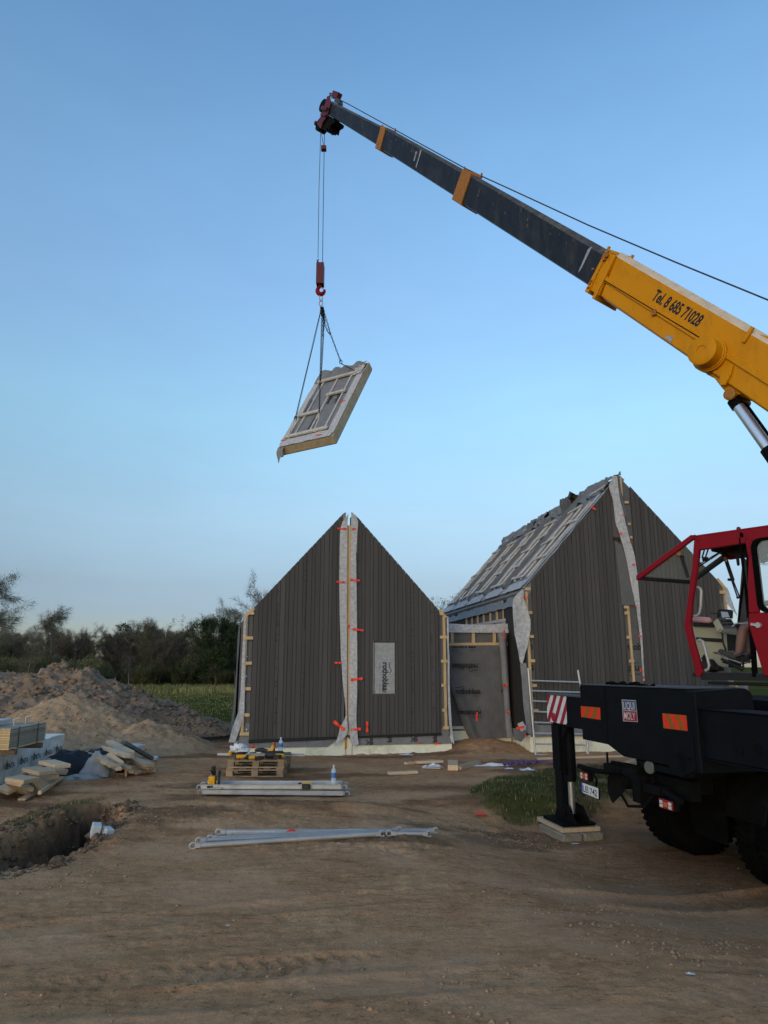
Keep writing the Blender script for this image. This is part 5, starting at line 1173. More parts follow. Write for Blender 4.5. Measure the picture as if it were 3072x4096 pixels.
# rope guides on top
def pin_at(px0, px1, off, r, m, parent, name='rope_guide'):
    a, b = UPx(*px0, off), UPx(*px1, off); m_ = MB(); m_.beam(U(a[0], off, a[1]), U(b[0], off, b[1]), r, r, NV); return m_.build(name, mt[m], parent)
pin_at((1529, 500), (1530, 508), .0, .03, 'yellow_dirty', S2_); pin_at((1581, 514), (1580, 530), .0, .03, 'yellow_dirty', S2_); pin_at((1527, 506), (1581, 530), .0, .05, 'yellow_dirty', S2_)
pin_at((1858, 668), (1860, 684), .0, .03, 'yellow_dirty', S3_); pin_at((1927, 693), (1926, 708), .0, .03, 'yellow_dirty', S3_); pin_at((1855, 682), (1926, 708), .0, .06, 'yellow_dirty', S3_)
pin_at(c6(296, 78), c6(280, 112), .1, .04, 'yellow', S4_); pin_at(c6(500, 150), c6(465, 215), .1, .04, 'yellow', S4_); pin_at(c6(285, 112), c6(490, 182), .1, .05, 'yellow', S4_); pin_at(c6(1530, 770), c6(1450, 900), .31, .05, 'yellow', S4_); pin_at(c6(1505, 828), c6(1659, 868), .2, .05, 'yellow', S4_)
# painted-off streaks
m_ = MB()
for pts, off in (([(110, 105), (135, 82), (148, 80), (112, 150), (60, 260), (30, 305), (36, 280)], .2405),):
    v = [UPx(*c6(*p), off) for p in pts]; m_.add([U(h_, off+.003, z) for h_, z in v], [tuple(range(len(v)))])
m_.build('scrape', mt['scrape'], S3_)
m_ = MB(); c1_ = lambda x, y: (1050+x*.6028, 330+y*.6028)
for pts in ([(1018, 455), (1026, 460), (1008, 522), (1002, 520)], [(1048, 448), (1058, 446), (1035, 520), (1020, 568), (1016, 560), (1032, 510)]):
    v = [UPx(*c1_(*p), .2105) for p in pts]; m_.add([U(h_, .2135, z) for h_, z in v], [tuple(range(len(v)))])
m_.build('scrape', mt['scrape'], S2_)
rs_ = random.Random(12)
for sec, off, (xa, ya), (xb, yb), hgt, n_s in ((S1_, .1805, (1340, 440), (1500, 535), 40, 9), (S2_, .2105, (1560, 545), (1800, 690), 70, 10), (S3_, .2405, (1900, 745), (2340, 1010), 100, 14)):
    m_ = MB()
    for k in range(n_s):
        t_ = rs_.random(); x_, y_ = xa+(xb-xa)*t_, ya+(yb-ya)*t_+rs_.uniform(-.4, .25)*hgt; l_ = rs_.uniform(.06, .3)*hgt; w_ = rs_.uniform(1, 4)
        v = [UPx(*p_, off) for p_ in ((x_, y_), (x_+w_, y_+1), (x_+w_-.25*l_, y_+l_), (x_-.3*l_, y_+l_*.95))]; m_.add([U(h_, off+.002, z) for h_, z in v], [(0, 1, 2, 3)])
    m_.build('scuff', mt['black_sheen_dust'], sec)
    m_ = MB(); a, b = UPx(xa, ya+.22*hgt, off), UPx(xb, yb+.22*hgt, off); m_.beam(U(a[0], off, a[1]), U(b[0], off, b[1]), .012, .008, NV); m_.build('weld_seam', mt['boom_black'], sec)
# ledge rib along the yellow section, trunnion drum, lugs, lettering
def rib(p0, p1, off, w, h_):
    a, b = UPx(*p0, off), UPx(*p1, off); m_ = MB(); m_.beam(U(a[0], off, a[1]), U(b[0], off, b[1]), h_, w, NV); return m_
rib(c6(250, 350), c6(1110, 890), .30, .05, .10).build('side_rail', mt['yellow'], S4_, bevel=.01)
rib(c6(1290, 1000), c6(1900, 1385), .30, .05, .10).build('side_rail', mt['yellow'], S4_, bevel=.01)
m_ = rib(c6(240, 362), c6(1180, 925), .325, .012, .016); m_.build('conduit', mt['grime'], S4_)
m_ = MB(); a = UPx(*c6(690, 640), .31); m_.hexa(U(a[0]-.03, .29, a[1]-.06), HV*.08, NV*.06, UP*.09); m_.build('clamp', mt['yellow_dirty'], S4_)
m_ = MB(); v = [UPx(*c6(x, y), .2905) for x, y in ((790, 835), (846, 862), (832, 905), (777, 868))]; m_.prism([U(h_, .294, z) for h_, z in v], NV*.006); m_.build('patch_plate', mt['scrape'], S4_)
m_ = MB(); v = [UPx(*c6(x, y), .29) for x, y in ((780, 870), (830, 910), (1000, 1010), (990, 1030), (782, 895))]; m_.prism([U(h_, .27, z) for h_, z in v], -NV*.5); m_.build('wear_pad', mt['yellow_dirty'], S4_)
a = UPx(*c6(1165, 1015), .29); cpos = U(a[0], .25, a[1])
m_ = MB(); m_.lathe(cpos, NV, [(0, .27), (.10, .27), (.105, .255), (.13, .25), (.135, .235), (.33, .225), (.345, .20), (.345, .075), (.33, .07), (.33, .001)], 36); m_.build('trunnion_drum', mt['yellow'], S4_)
m_ = MB()
v = [UPx(*c6(x, y), .30) for x, y in ((1090, 930), (1010, 990), (990, 1060), (1010, 1110), (1060, 1135), (1160, 1180), (1190, 1215), (1240, 1280), (1275, 1320), (1340, 1340), (1480, 1330), (1560, 1250), (1700, 1160), (1500, 1050), (1250, 960))]
m_.prism([U(h_, .22, z) for h_, z in v], -NV*.06); m_.prism([U(h_, -.16, z) for h_, z in v], -NV*.06); m_.build('cylinder_lug', mt['yellow'], S4_, bevel=.01)
m_ = MB(); v = [UPx(*c6(x, y), .33) for x, y in ((1345, 1085), (1245, 1180), (1240, 1240), (1250, 1270), (1290, 1270), (1340, 1180), (1360, 1100))]; m_.prism([U(h_, .34, z) for h_, z in v], -NV*.05); m_.build('cylinder_lug', mt['yellow'], S4_, bevel=.008)
pn_ = UPx(*q_ if False else (2925, 1581), .25); m_ = MB(); m_.lathe(U(pn_[0], -.3, pn_[1]), NV, [(0, .06), (.57, .06), (.58, .09), (.62, .09), (.63, .06)], 18); m_.build('pivot_pin', mt['yellow_dirty'], S4_)
m_ = MB()
for n_ in (.14,): 
    a = UPx(2943, 1612, n_); b = UPx(3072, 1792, n_); d = unit(A(*b)-A(*a)); e_ = A(*a)+d*3.2
    m_.tube([U(a[0], n_, a[1]), U(a[0]+d[0]*1.2, n_, a[1]+d[1]*1.2)], .085, 18)
m_.build('lift_rod', mt['rod'], CR)
m_ = MB(); m_.tube([U(a[0]+d[0]*.9, .14, a[1]+d[1]*.9), U(a[0]+d[0]*2.6, .14, a[1]+d[1]*2.6)], .12, 18); m_.lathe(U(a[0]-d[0]*.06, .14, a[1]-d[1]*.06), HV*d[0]+UP*d[1], [(0, .1), (.14, .1)], 16)
m_.tube([U(a[0]-d[0]*.05, -.16, a[1]-d[1]*.05), U(a[0]+d[0]*2.6, -.16, a[1]+d[1]*2.6)], .07, 14); m_.build('lift_cylinder', mt['grime'], CR)
m_ = MB(); o_ = .2905; a, b = UPx(*c6(655, 530), o_), UPx(*c6(1052, 768), o_); p_, q_ = U(a[0], o_+.004, a[1]), U(b[0], o_+.004, b[1]); dx = unit(q_-p_); dy = unit(np.cross(NV, dx)); dy = dy if dy[2] > 0 else -dy
put_text(m_, 'Tel. 8 685 71028', p_, dx, dy, .195, np.linalg.norm(q_-p_), bold=.028); m_.build('lettering', mt['print'], S4_)
# boom head
h5 = lambda x, y: (1240+x*.2411, 350+y*.2411)
m_ = MB(); v = [UPx(*h5(x, y), .22) for x, y in ((322, 138), (290, 152), (255, 270), (215, 390), (150, 560), (118, 610), (152, 650), (180, 685), (205, 600), (275, 500), (300, 430), (348, 240))]
for n_ in (.24, -.20): m_.prism([U(h_, n_, z) for h_, z in v], -NV*.04)
hd = m_.build('boom_head', mt['dark_red'], CR, bevel=.006)
m_ = MB(); v = [UPx(*h5(x, y), .18) for x, y in ((300, 455), (410, 540), (398, 585), (340, 620), (318, 708), (300, 700), (310, 640), (270, 706), (200, 690), (170, 640), (260, 520))]; m_.prism([U(h_, .18, z) for h_, z in v], -NV*.36); m_.build('sheave_housing', mt['grime'], hd)
for px, rr in (((205, 640), .2), ((265, 330), .2)):
    a = UPx(*h5(*px), 0); m_ = MB(); m_.lathe(U(a[0], -.13, a[1]), NV, [(0, rr), (.03, rr), (.045, rr-.03), (.06, rr), (.12, rr), (.14, rr-.03), (.16, rr), (.26, rr)], 24); m_.build('sheave', mt['grime'], hd)
m_ = MB(); a, b = UPx(*h5(212, 345), .25), UPx(*h5(300, 370), .25); m_.beam(U(a[0], .27, a[1]), U(b[0], .27, b[1]), .10, .1, NV); m_.build('head_fitting', mt['dark_red'], hd); m_ = MB(); a, b = UPx(*h5(195, 450), .25), UPx(*h5(280, 470), .25); m_.beam(U(a[0], .26, a[1]), U(b[0], .26, b[1]), .06, .08, NV); m_.build('head_fitting', mt['dark_red'], hd); m_ = MB()
a, b = UPx(*h5(330, 92), .0), UPx(*h5(400, 115), 0.); m_.beam(U(a[0], 0, a[1]), U(b[0], 0, b[1]), .03, .03, NV); a2 = UPx(*h5(335, 150), 0); m_.beam(U(a[0], 0, a[1]), U(a2[0], 0, a2[1]), .03, .03, NV)
a, b = UPx(*h5(395, 115), .0), UPx(*h5(488, 148), 0.); m_.beam(U(a[0], 0, a[1]), U(b[0], 0, b[1]), .18, .15, NV); m_.build('head_fitting', mt['dark_red'], hd); m_ = MB(); a, b = UPx(*h5(100, 580), .1), UPx(*h5(180, 600), .1); m_.beam(U(a[0], .1, a[1]), U(b[0], .1, b[1]), .05, .05, NV)
a = UPx(*h5(125, 605), .1); m_.build('head_fitting', mt['dark_red'], hd); m_ = MB(); m_.hexa(U(a[0]-.03, -.1, a[1]-.05), HV*.08, NV*.3, UP*.1); m_.build('head_fitting', mt['dark_red'], hd)
m_ = MB(); v = [UPx(*h5(x, y), .08) for x, y in ((400, 235), (408, 195), (428, 170), (470, 180), (482, 268))]; m_.prism([U(h_, .08, z) for h_, z in v], -NV*.16); m_.build('rope_roller', mt['grey_paint'], hd)
# hoist rope along the boom
def rp(pts, off=0.):
    out = []
    for x, y in pts: h_, z = UPx(x, y, off); out.append(U(h_, off, z))
    return out
m_ = MB(); m_.tube(rp([(1324, 391), (1357, 398), (1400, 420), (1580, 519), (1858, 672), (1927, 705), (2050, 761), (2352, 900), (2700, 1048), (3072, 1200), (3300, 1300)]), .014, 6)
HY = U(*(lambda a: (a[0], 0, a[1]))(UPx(1290, 520, 0)))         # where the falls leave the head
yh = HY[1]
def H(px, py, dy=0.): return aty(px, py, yh+dy)
m_.tube([H(1283, 516), H(1276, 760), H(1272, 1032)], .009, 5); m_.tube([H(1298, 516), H(1294, 760), H(1290, 1062)], .0105, 5); m_.tube([H(1284, 522), H(1294, 585)], .009, 5)
m_.build('hoist_rope', mt['rope'], CR)
m_ = MB(); p = H(1295, 594); m_.box(p, .16, .14, .13); m_.tube([p+UP*.06, p+UP*.11], .02, 6); tag(m_.build('limit_weight', mt['dark_red'], CR), 'small red limit switch weight on the rope')

# ---- operator cab: near side plane read from the photograph, real width behind it
CO, CW = 1.30, .92
def cq(x, y): return 2550+x*.3164, 2050+y*.3164
def cab_pr(mb, pts, off, th, fq=cq, mi=0):
    hz = [UPx(*fq(x, y), CO) for x, y in pts]; mb.prism([U(h_, CO-off, z) for h_, z in hz], -NV*th, mi)
CAB = MB(); pil = [(715, 300), (780, 330), (775, 485), (735, 830), (690, 1100), (665, 1400), (690, 1560), (835, 2080), (742, 2080), (585, 1440), (600, 1330), (690, 660)]
cab_pr(CAB, pil, 0, .07)
hb = [UPx(*cq(x, y), CO) for x, y in ((740, 285), (2350, 58), (2350, 400), (1650, 315), (757, 478))]
zr = hb[0][1]; h0_ = hb[0][0]; zlow = UPx(*cq(757, 478), CO)[1]
CAB.prism([U(h0_, CO, zr-.02), U(-.35, CO, zr-.02), U(-.35, CO, zlow+.05), U(h0_-.02, CO, zlow)], -NV*.07)
CAB.prism([U(h0_, CO-CW+.07, zr-.17), U(-.35, CO-CW+.07, zr-.17), U(-.35, CO-CW+.07, zlow+.0), U(h0_-.02, CO-CW+.07, zlow-.05)], -NV*.07)
CAB.prism([U(h0_+.0, CO, zr), U(h0_+.0, CO-CW*.5, zr-.06), U(h0_+.0, CO-CW, zr-.16), U(h0_, CO-CW, zr-.19), U(h0_, CO-CW*.5, zr-.09), U(h0_, CO, zr-.03)], -HV*(h0_+.35))
cab = CAB.build('cab', mt['red'], CR, bevel=.008)
zs = UPx(*cq(1000, 2060), CO)[1]; hs0 = UPx(*cq(820, 2080), CO)[0]
m_ = MB(); m_.hexa(U(-.35, CO-CW, zs-.06), HV*(hs0+.37), NV*CW, UP*.09); m_.hexa(U(hs0-.02, CO-CW+.1, zs-.02), HV*.2, NV*(CW-.2), UP*.05)
for k in range(3): m_.tube([U(hs0-.05, CO-.05-.1*k, zs-.10), U(.2, CO-.1-.1*k, zs-.12)], .02, 6)
m_.hexa(U(.3, CO-.6, zs-.22), HV*.5, NV*.4, UP*.16); m_.build('floor', mt['dark_in'], cab)
# rear part: sliding door with window
m_ = MB(); dz0 = UPx(*cq(1590, 2068), CO)[1]
def wnd(h_a, h_b, z_a, z_b, r, n=6):
    P_ = []
    for (cx, cz_, a0) in ((h_b-r, z_b-r, 0), (h_a+r, z_b-r, 90), (h_a+r, z_a+r, 180), (h_b-r, z_a+r, 270)):
        for k in range(n+1): a_ = R(a0+90*k/n); P_.append((cx+r*math.cos(a_), cz_+r*math.sin(a_)))
    return P_
hw0 = UPx(*cq(1500, 800), CO)[0]; zw0 = UPx(*cq(1560, 1265), CO)[1]; zw1 = UPx(*cq(1560, 335), CO)[1]; hd0 = UPx(*cq(1432, 1400), CO)[0]; hdr = -.33
rail = [(hd0, zs), (hd0+.02, zw0-.1), (hw0+.06, zlow+.02)]
def dpoly(pts): m_.prism([U(h_, CO+.03, z) for h_, z in pts], -NV*.045)
dpoly([(hd0-.10, dz0), (hdr, dz0), (hdr, zw0), (hd0+.0, zw0), (hd0+.02, 2.5)])
dpoly([(hw0, zw0), (hd0+.0, zw0), (hd0-.02, 3.0), (hw0+.03, zlow+.02), (hw0-.03, zlow+.02)]); dpoly([(hdr, zw0), (hdr+.1, zw0), (hdr+.1, zlow+.02), (hdr, zlow+.02)]); dpoly([(hw0, zw1), (hdr+.1, zw1), (hdr+.1, zlow+.02), (hw0, zlow+.02)])
dr = m_.build('sliding_door', mt['red'], cab, bevel=.01)
m_ = MB(); W_ = wnd(hdr+.08, hw0+.01, zw0-.01, zw1+.01, .12); n_ = len(W_); cx = sum(p[0] for p in W_)/n_; czz = sum(p[1] for p in W_)/n_
In = [(cx+(h_-cx)*.90, czz+(z-czz)*.93) for h_, z in W_]
for o0, o1 in ((.045, -.03),):
    vs = [U(h_, CO+o0, z) for h_, z in W_]+[U(h_, CO+o0, z) for h_, z in In]; m_.add(vs, [(i, (i+1) % n_, n_+(i+1) % n_, n_+i) for i in range(n_)])
    vs2 = [U(h_, CO+o0, z) for h_, z in In]+[U(h_, CO+o1, z) for h_, z in In]; m_.add(vs2, [(i, (i+1) % n_, n_+(i+1) % n_, n_+i) for i in range(n_)])
    vs3 = [U(h_, CO+o0, z) for h_, z in W_]+[U(h_, CO+o1, z) for h_, z in W_]; m_.add(vs3, [(i, n_+i, n_+(i+1) % n_, (i+1) % n_) for i in range(n_)])
m_.build('window_seal', mt['rubber'], dr)
m_ = MB(); m_.prism([U(h_, CO+.01, z) for h_, z in In], -NV*.005); m_.build('window_pane', mt['glass'], dr)
m_ = MB(); a, b = UPx(*cq(1440, 1412), CO+.05), UPx(*cq(1530, 1425), CO+.05); m_.beam(U(a[0], CO+.06, a[1]), U(b[0], CO+.06, b[1]), .03, .03, NV); m_.lathe(U(b[0], CO+.03, b[1]), NV, [(0, .035), (.05, .035)], 12); m_.tube([U(hd0+.25, CO-.02, a[1]-.02), U(hd0+.2, CO-.02, a[1]+.02), U(hd0, CO-.02, a[1]+.02)], .008, 5); m_.build('handle', mt['steel'], dr)
# door post, rear corner, far-side panels
m_ = MB(); cab_pr(m_, [(1360, 330), (1470, 335), (1440, 620), (1425, 1000), (1500, 2080), (1450, 2080), (1400, 1400), (1395, 1000)], .0, .06); m_.build('door_post', mt['rubber'], cab)
m_ = MB(); cab_pr(m_, [(1365, 340), (1480, 330), (1470, 480), (1435, 760), (1425, 700)], -.005, .02); m_.build('post_gusset', mt['red'], cab)
m_ = MB(); cab_pr(m_, [(1300, 250), (1336, 260), (1340, 310), (1300, 310)], -.02, .05); cab_pr(m_, [(1278, 320), (1300, 320), (1345, 700), (1390, 1020), (1405, 1330), (1380, 1330), (1345, 900), (1300, 560)], .0, .02); m_.build('door_rail', mt['rubber'], cab)
m_ = MB(); v = [UPx(*cq(x, y), CO) for x, y in ((1240, 232), (1242, 190), (1255, 178), (1275, 178), (1288, 192), (1290, 228))]; m_.prism([U(h_, CO-.02, z) for h_, z in v], -NV*.02); m_.build('lifting_eye', mt['dark_red'], cab)
def fp(px, py, off): return UPx(*cq(px, py), CO-off)
def far_pr(mb, pts, off, th):
    hz = [fp(x, y, off) for x, y in pts]; mb.prism([U(h_, CO-off, z) for h_, z in hz], -NV*th)
fo_ = CW-.06
m_ = MB(); far_pr(m_, [(690, 1440), (1150, 1440), (1150, 1570), (1200, 1950), (800, 1960), (735, 1600)], fo_-.02, .02); cp = m_.build('interior_panel', mt['cream'], cab)
m_ = MB(); far_pr(m_, [(700, 1390), (960, 1390), (960, 1450), (700, 1440)], fo_-.06, .05); far_pr(m_, [(735, 1575), (1080, 1595), (1080, 1645), (745, 1622)], fo_-.03, .009); far_pr(m_, [(1120, 1420), (1300, 1400), (1290, 1960), (1150, 1960)], fo_-.04, .05); m_.build('interior_trim', mt['dark_in'], cab)
m_ = MB(); far_pr(m_, [(1330, 560), (1400, 640), (1400, 1900), (1200, 1950), (1265, 1350)], fo_-.0, .04); m_.build('rear_panel', mt['grey_paint'], cab)
m_ = MB(); far_pr(m_, [(1335, 780), (1350, 780), (1278, 1370), (1262, 1370)], fo_-.05, .03); m_.build('rear_seal', mt['rubber'], cab)
m_ = MB(); m_.hexa(U(-.3, CO-CW+.05, zs), HV*.05, NV*(CW-.12), UP*1.1); far_pr(m_, [(1135, 430), (1360, 370), (1340, 530), (1290, 545), (1130, 530)], .45, .25); far_pr(m_, [(925, 470), (1000, 440), (1070, 480), (1050, 510), (1000, 500), (940, 495)], .5, .12); m_.build('sun_visor', mt['dark_in'], cab)
# opened windscreen hinged at the roof edge
hA = U(*(lambda a: (a[0]+.02, CO-.0, a[1]-.01))(UPx(*cq(722, 296), CO))); hB = U(*(lambda a: (a[0], CO-CW+.05, a[1]))(fp(1130, 535, fo_)))
wA = U(*(lambda a: (a[0], CO, a[1]))(UPx(*cq(5, 828), CO))); wB = U(*(lambda a: (a[0], CO-CW+.05, a[1]))(fp(655, 880, fo_)))
m_ = MB(); m_.beam(hA, wA, .055, .07, UP); m_.beam(hA, hB, .06, .06, UP); ws = m_.build('windscreen_frame', mt['red'], cab, bevel=.006)
m_ = MB(); m_.beam(wA, wB, .07, .05, UP); m_.beam(hB, wB, .06, .07, UP); m_.build('frame_rail', mt['dark_in'], ws)
m_ = MB(); nn_ = unit(np.cross(wA-hA, hB-hA))*.004; m_.prism([hA, wA, wB, hB], nn_); m_.build('window_pane', mt['glass'], ws)
# stays, wiper and mirror
def st_(p, q, off0, off1, r, nm='gas_strut'):
    m_ = MB(); a, b = fp(*p, off0), fp(*q, off1); m_.tube([U(a[0], CO-off0, a[1]), U(b[0], CO-off1, b[1])], r, 6); m_.build(nm, mt['dark_in'], cab)
st_((545, 555), (635, 820), .05, .05, .016); st_((570, 550), (650, 820), .05, .05, .011); st_((535, 550), (590, 555), .05, .05, .014, 'hinge_pin')
st_((1105, 610), (1265, 1075), fo_, fo_-.05, .010); st_((1130, 620), (1210, 860), fo_, fo_, .022); st_((1205, 850), (1290, 1070), fo_, fo_, .010); st_((1145, 848), (1180, 850), fo_, fo_, .022, 'clamp_knob'); st_((1255, 1080), (1300, 1068), fo_, fo_, .016, 'hinge_pin')
st_((845, 475), (815, 575), .3, .3, .010, 'wiper_arm'); st_((895, 460), (860, 565), .3, .3, .010, 'wiper_arm'); st_((830, 590), (885, 590), .3, .3, .035, 'wiper_motor'); st_((765, 690), (1105, 470), .25, .25, .010, 'wiper_arm'); st_((770, 660), (1020, 510), .25, .25, .007, 'wiper_blade')
m_ = MB(); far_pr(m_, [(1080, 575), (1120, 540), (1130, 600), (1140, 615), (1100, 610)], fo_-.05, .04); a = fp(510, 490, .03); m_.box(U(a[0], CO-.04, a[1]-.02), .05, .03, .08); m_.build('hinge_bracket', mt['yellow_dirty'], cab)
m_ = MB(); a, b = fp(1290, 560, .2), fp(1280, 660, .2); m_.lathe(U((a[0]+b[0])/2, CO-.2, (a[1]+b[1])/2), HV*.9+NV*.3, [(0, .06), (.02, .07), (.03, .06)], 14); m_.tube([U(a[0], CO-.2, a[1]), U(a[0]-.05, CO-.2, a[1]+.15)], .01, 6); m_.build('mirror', mt['dark_in'], cab)
# grab rails
for pts, off, r in (([(735, 948), (770, 945), (795, 965), (806, 1000), (800, 1180), (785, 1270), (755, 1305), (705, 1310)], .12, .019), ([(760, 1625), (790, 1610), (825, 1630), (845, 1700), (885, 1850), (908, 1940), (890, 1985), (855, 1995)], .10, .020)):
    m_ = MB(); v = [fp(x, y, off) for x, y in pts]; m_.tube([U(h_, CO-off, z) for h_, z in v], r, 10); m_.build('grab_rail', mt['steel'], cab)
# control box with screen
def cb(px, py, off): h_, z = fp(px, py, off); return U(h_, CO-off, z)
m_ = MB(); A0, A1, A2, A3 = cb(1000, 1345, .42), cb(1070, 1470, .30), cb(1020, 1515, .30), cb(955, 1390, .42)
m_.prism([A0, A1, A2, A3], HV*-.02); m_.build('control_box', mt['cream'], cab)
m_ = MB(); B0, B1 = cb(1185, 1345, .5), cb(1255, 1465, .36); m_.prism([A0, A1, B1, B0], -UP*.05); m_.prism([A1, B1, B1-UP*.09, A2], HV*.02); cbx = m_.build('control_panel', mt['grey_paint'], cab)
m_ = MB()
for k in range(4):
    for j in range(2):
        p = A0+(B0-A0)*(.25+.18*k)+(A1-A0)*(.35+.35*j); m_.box(p+UP*.015, .03, .02, .03, k)
m_.build('switch', mt['dark_in'], cbx)
m_ = MB(); far_pr(m_, [(1015, 1235), (1045, 1222), (1165, 1228), (1185, 1245), (1180, 1340), (1060, 1335), (1035, 1300), (1000, 1325)], .44, .06); a = fp(930, 1272, .44); b = fp(1030, 1280, .44); m_.tube([U(a[0], CO-.44, a[1]), U(b[0], CO-.44, b[1])], .008, 5); mon = m_.build('monitor', mt['dark_in'], cab)
m_ = MB(); far_pr(m_, [(1052, 1252), (1140, 1260), (1165, 1325), (1068, 1328)], .437, .002); m_.build('screen', mt['screen'], mon)
m_ = MB(); m_.tube([cb(1070, 1480, .38), cb(1080, 1640, .4), cb(1120, 1750, .42)], .012, 6); m_.build('control_linkage', mt['dark_in'], cab); m_ = MB(); m_.tube([cb(1060, 1850, .3), cb(1330, 1995, .3)], .02, 6); m_.build('pedal_arm', mt['dark_in'], cab); m_ = MB(); m_.tube([cb(1320, 1830, .2), cb(1345, 1980, .2)], .012, 6); m_.tube([cb(1490, 1860, .1), cb(1440, 1990, .1)], .010, 6)
m_.build('control_linkage', mt['dark_in'], cab)
for x, y in ((1010, 1780), (1120, 1900)): m_ = MB(); m_.hexa(cb(x, y, .45), -HV*.22+UP*-.06, NV*.12, UP*.015); m_.build('pedal', mt['dark_in'], cab)
m_ = MB()
for k in range(7): m_.tube([cb(820+20*k, 1850+16*k, .1), cb(850+22*k, 1800+26*k, .2), cb(880+26*k, 1930+6*k, .25)], .016, 5)
m_.blob(cb(900, 1930, .2), (.12, .12, .08), 5); m_.blob(cb(980, 1970, .2), (.1, .1, .05), 6); m_.build('chain_heap', mt['dark_in'], cab)
m_ = MB(); m_.hexa(U(-.15, CO-.75, zs+.12), HV*.5, NV*.5, UP*.36); m_.hexa(U(-.22, CO-.75, zs+.5), HV*.1, NV*.5, UP*.6); m_.build('seat', mt['cloth_black'], cab, bevel=.04, segs=2)
m_ = MB(); p0_, p1_ = cb(705, 1348, .5), cb(930, 1365, .46); m_.tube([p0_+(p1_-p0_)*t for t in np.linspace(0, 1, 9)], [.03, .045, .042, .046, .043, .046, .042, .044, .025], 10); tag(m_.build('rolled_towel', mt['pink'], None, origin=tuple(p0_)), 'rolled pink towel lying at the front of the red crane cab', 'towel')
a = fp(1600, 575, .35); c_ = U(a[0], CO-.35, a[1]); ax_ = unit(-HV*.5+NV*.85); m_ = MB(); m_.lathe(c_, ax_, [(-.06, .03), (-.05, .05), (0, .055), (.01, .03)], 16)
rx = unit(np.cross(ax_, UP)); ry = np.cross(rx, ax_)
for rad in (.10, .085, .06): m_.tube([c_+ax_*.03+(rx*math.cos(t)+ry*math.sin(t))*rad for t in np.linspace(0, 2*math.pi, 25)], .003, 4)
for k in range(24): t = 2*math.pi*k/24; m_.tube([c_+ax_*.04, c_+ax_*.03+(rx*math.cos(t)+ry*math.sin(t))*.10], .0018, 3)
for k in range(4):
    t = 2*math.pi*k/4; m_.add([c_, c_+(rx*math.cos(t)+ry*math.sin(t))*.08+ax_*.01, c_+(rx*math.cos(t+.9)+ry*math.sin(t+.9))*.08], [(0, 1, 2)])
m_.build('fan', mt['dark_in'], cab)
# ================================================================== HOOK, SLING AND LIFTED ROOF PANEL
HK = thing('hook_block', 'red crane hook block hanging on two ropes above the lifted panel', 'hook', tuple(H(1283, 1100)))
m_ = MB(); 
x0, x1 = H(1267, 1060)[0], H(1297, 1060)[0]; zt1, zb1 = H(1283, 1058)[2], H(1283, 1142)[2]; xm = (x0+x1)/2
for s_ in (-.14, .11): m_.hexa(A(x0, yh+s_, zb1), A(x1-x0, 0, 0), A(0, .03, 0), A(0, 0, zt1-zb1))
for x_ in (x0, x1-.025): m_.hexa(A(x_, yh-.11, zb1+.02), A(.025, 0, 0), A(0, .22, 0), A(0, 0, zt1-zb1-.04))
m_.hexa(A(x0, yh-.11, (zb1+zt1)/2-.02), A(x1-x0, 0, 0), A(0, .22, 0), A(0, 0, .02)); m_.build('block_cheek', mt['dark_red'], HK, bevel=.008)
m_ = MB(); m_.lathe(A(x0+.03, yh, zt1-.10), A(1, 0, 0), [(0, .10), (.02, .10), (.05, .085), (.08, .10), (.11, .085), (.14, .10), (x1-x0-.06, .10)], 18); m_.build('sheave', mt['grime'], HK)
m_ = MB(); m_.lathe(A(xm, yh, zb1-.03), UP, [(0, .05), (.12, .05), (.16, .08), (.2, .08)], 14); m_.build('swivel', mt['dark_red'], HK)
hx, hz = H(1284, 1162)[0], H(1284, 1162)[2]; rr_ = .105
pts = [A(xm, yh, zb1), A(xm-.01, yh, zb1-.05)]+[A(hx+rr_*math.cos(t), yh, hz+rr_*math.sin(t)*1.15) for t in np.linspace(R(115), R(372), 14)]
m_ = MB(); m_.tube(pts, [.04, .04]+[.045+.03*math.sin(math.pi*k/13)-.012*(k/13) for k in range(14)], 12); m_.build('hook', mt['red'], HK)
m_ = MB(); m_.beam(pts[1]+A(.02, 0, 0), pts[-1], .03, .015, A(0, 1, 0)); m_.build('safety_latch', mt['steel'], HK)
m_ = MB(); p = H(1271, 1045); m_.tube([p-UP*.12, p], .025, 8); m_.tube([p, p+A(.03, 0, .08)], .012, 5); m_.tube([p, p+A(-.03, 0, .06)], .012, 5); m_.build('rope_socket', mt['grime'], HK)

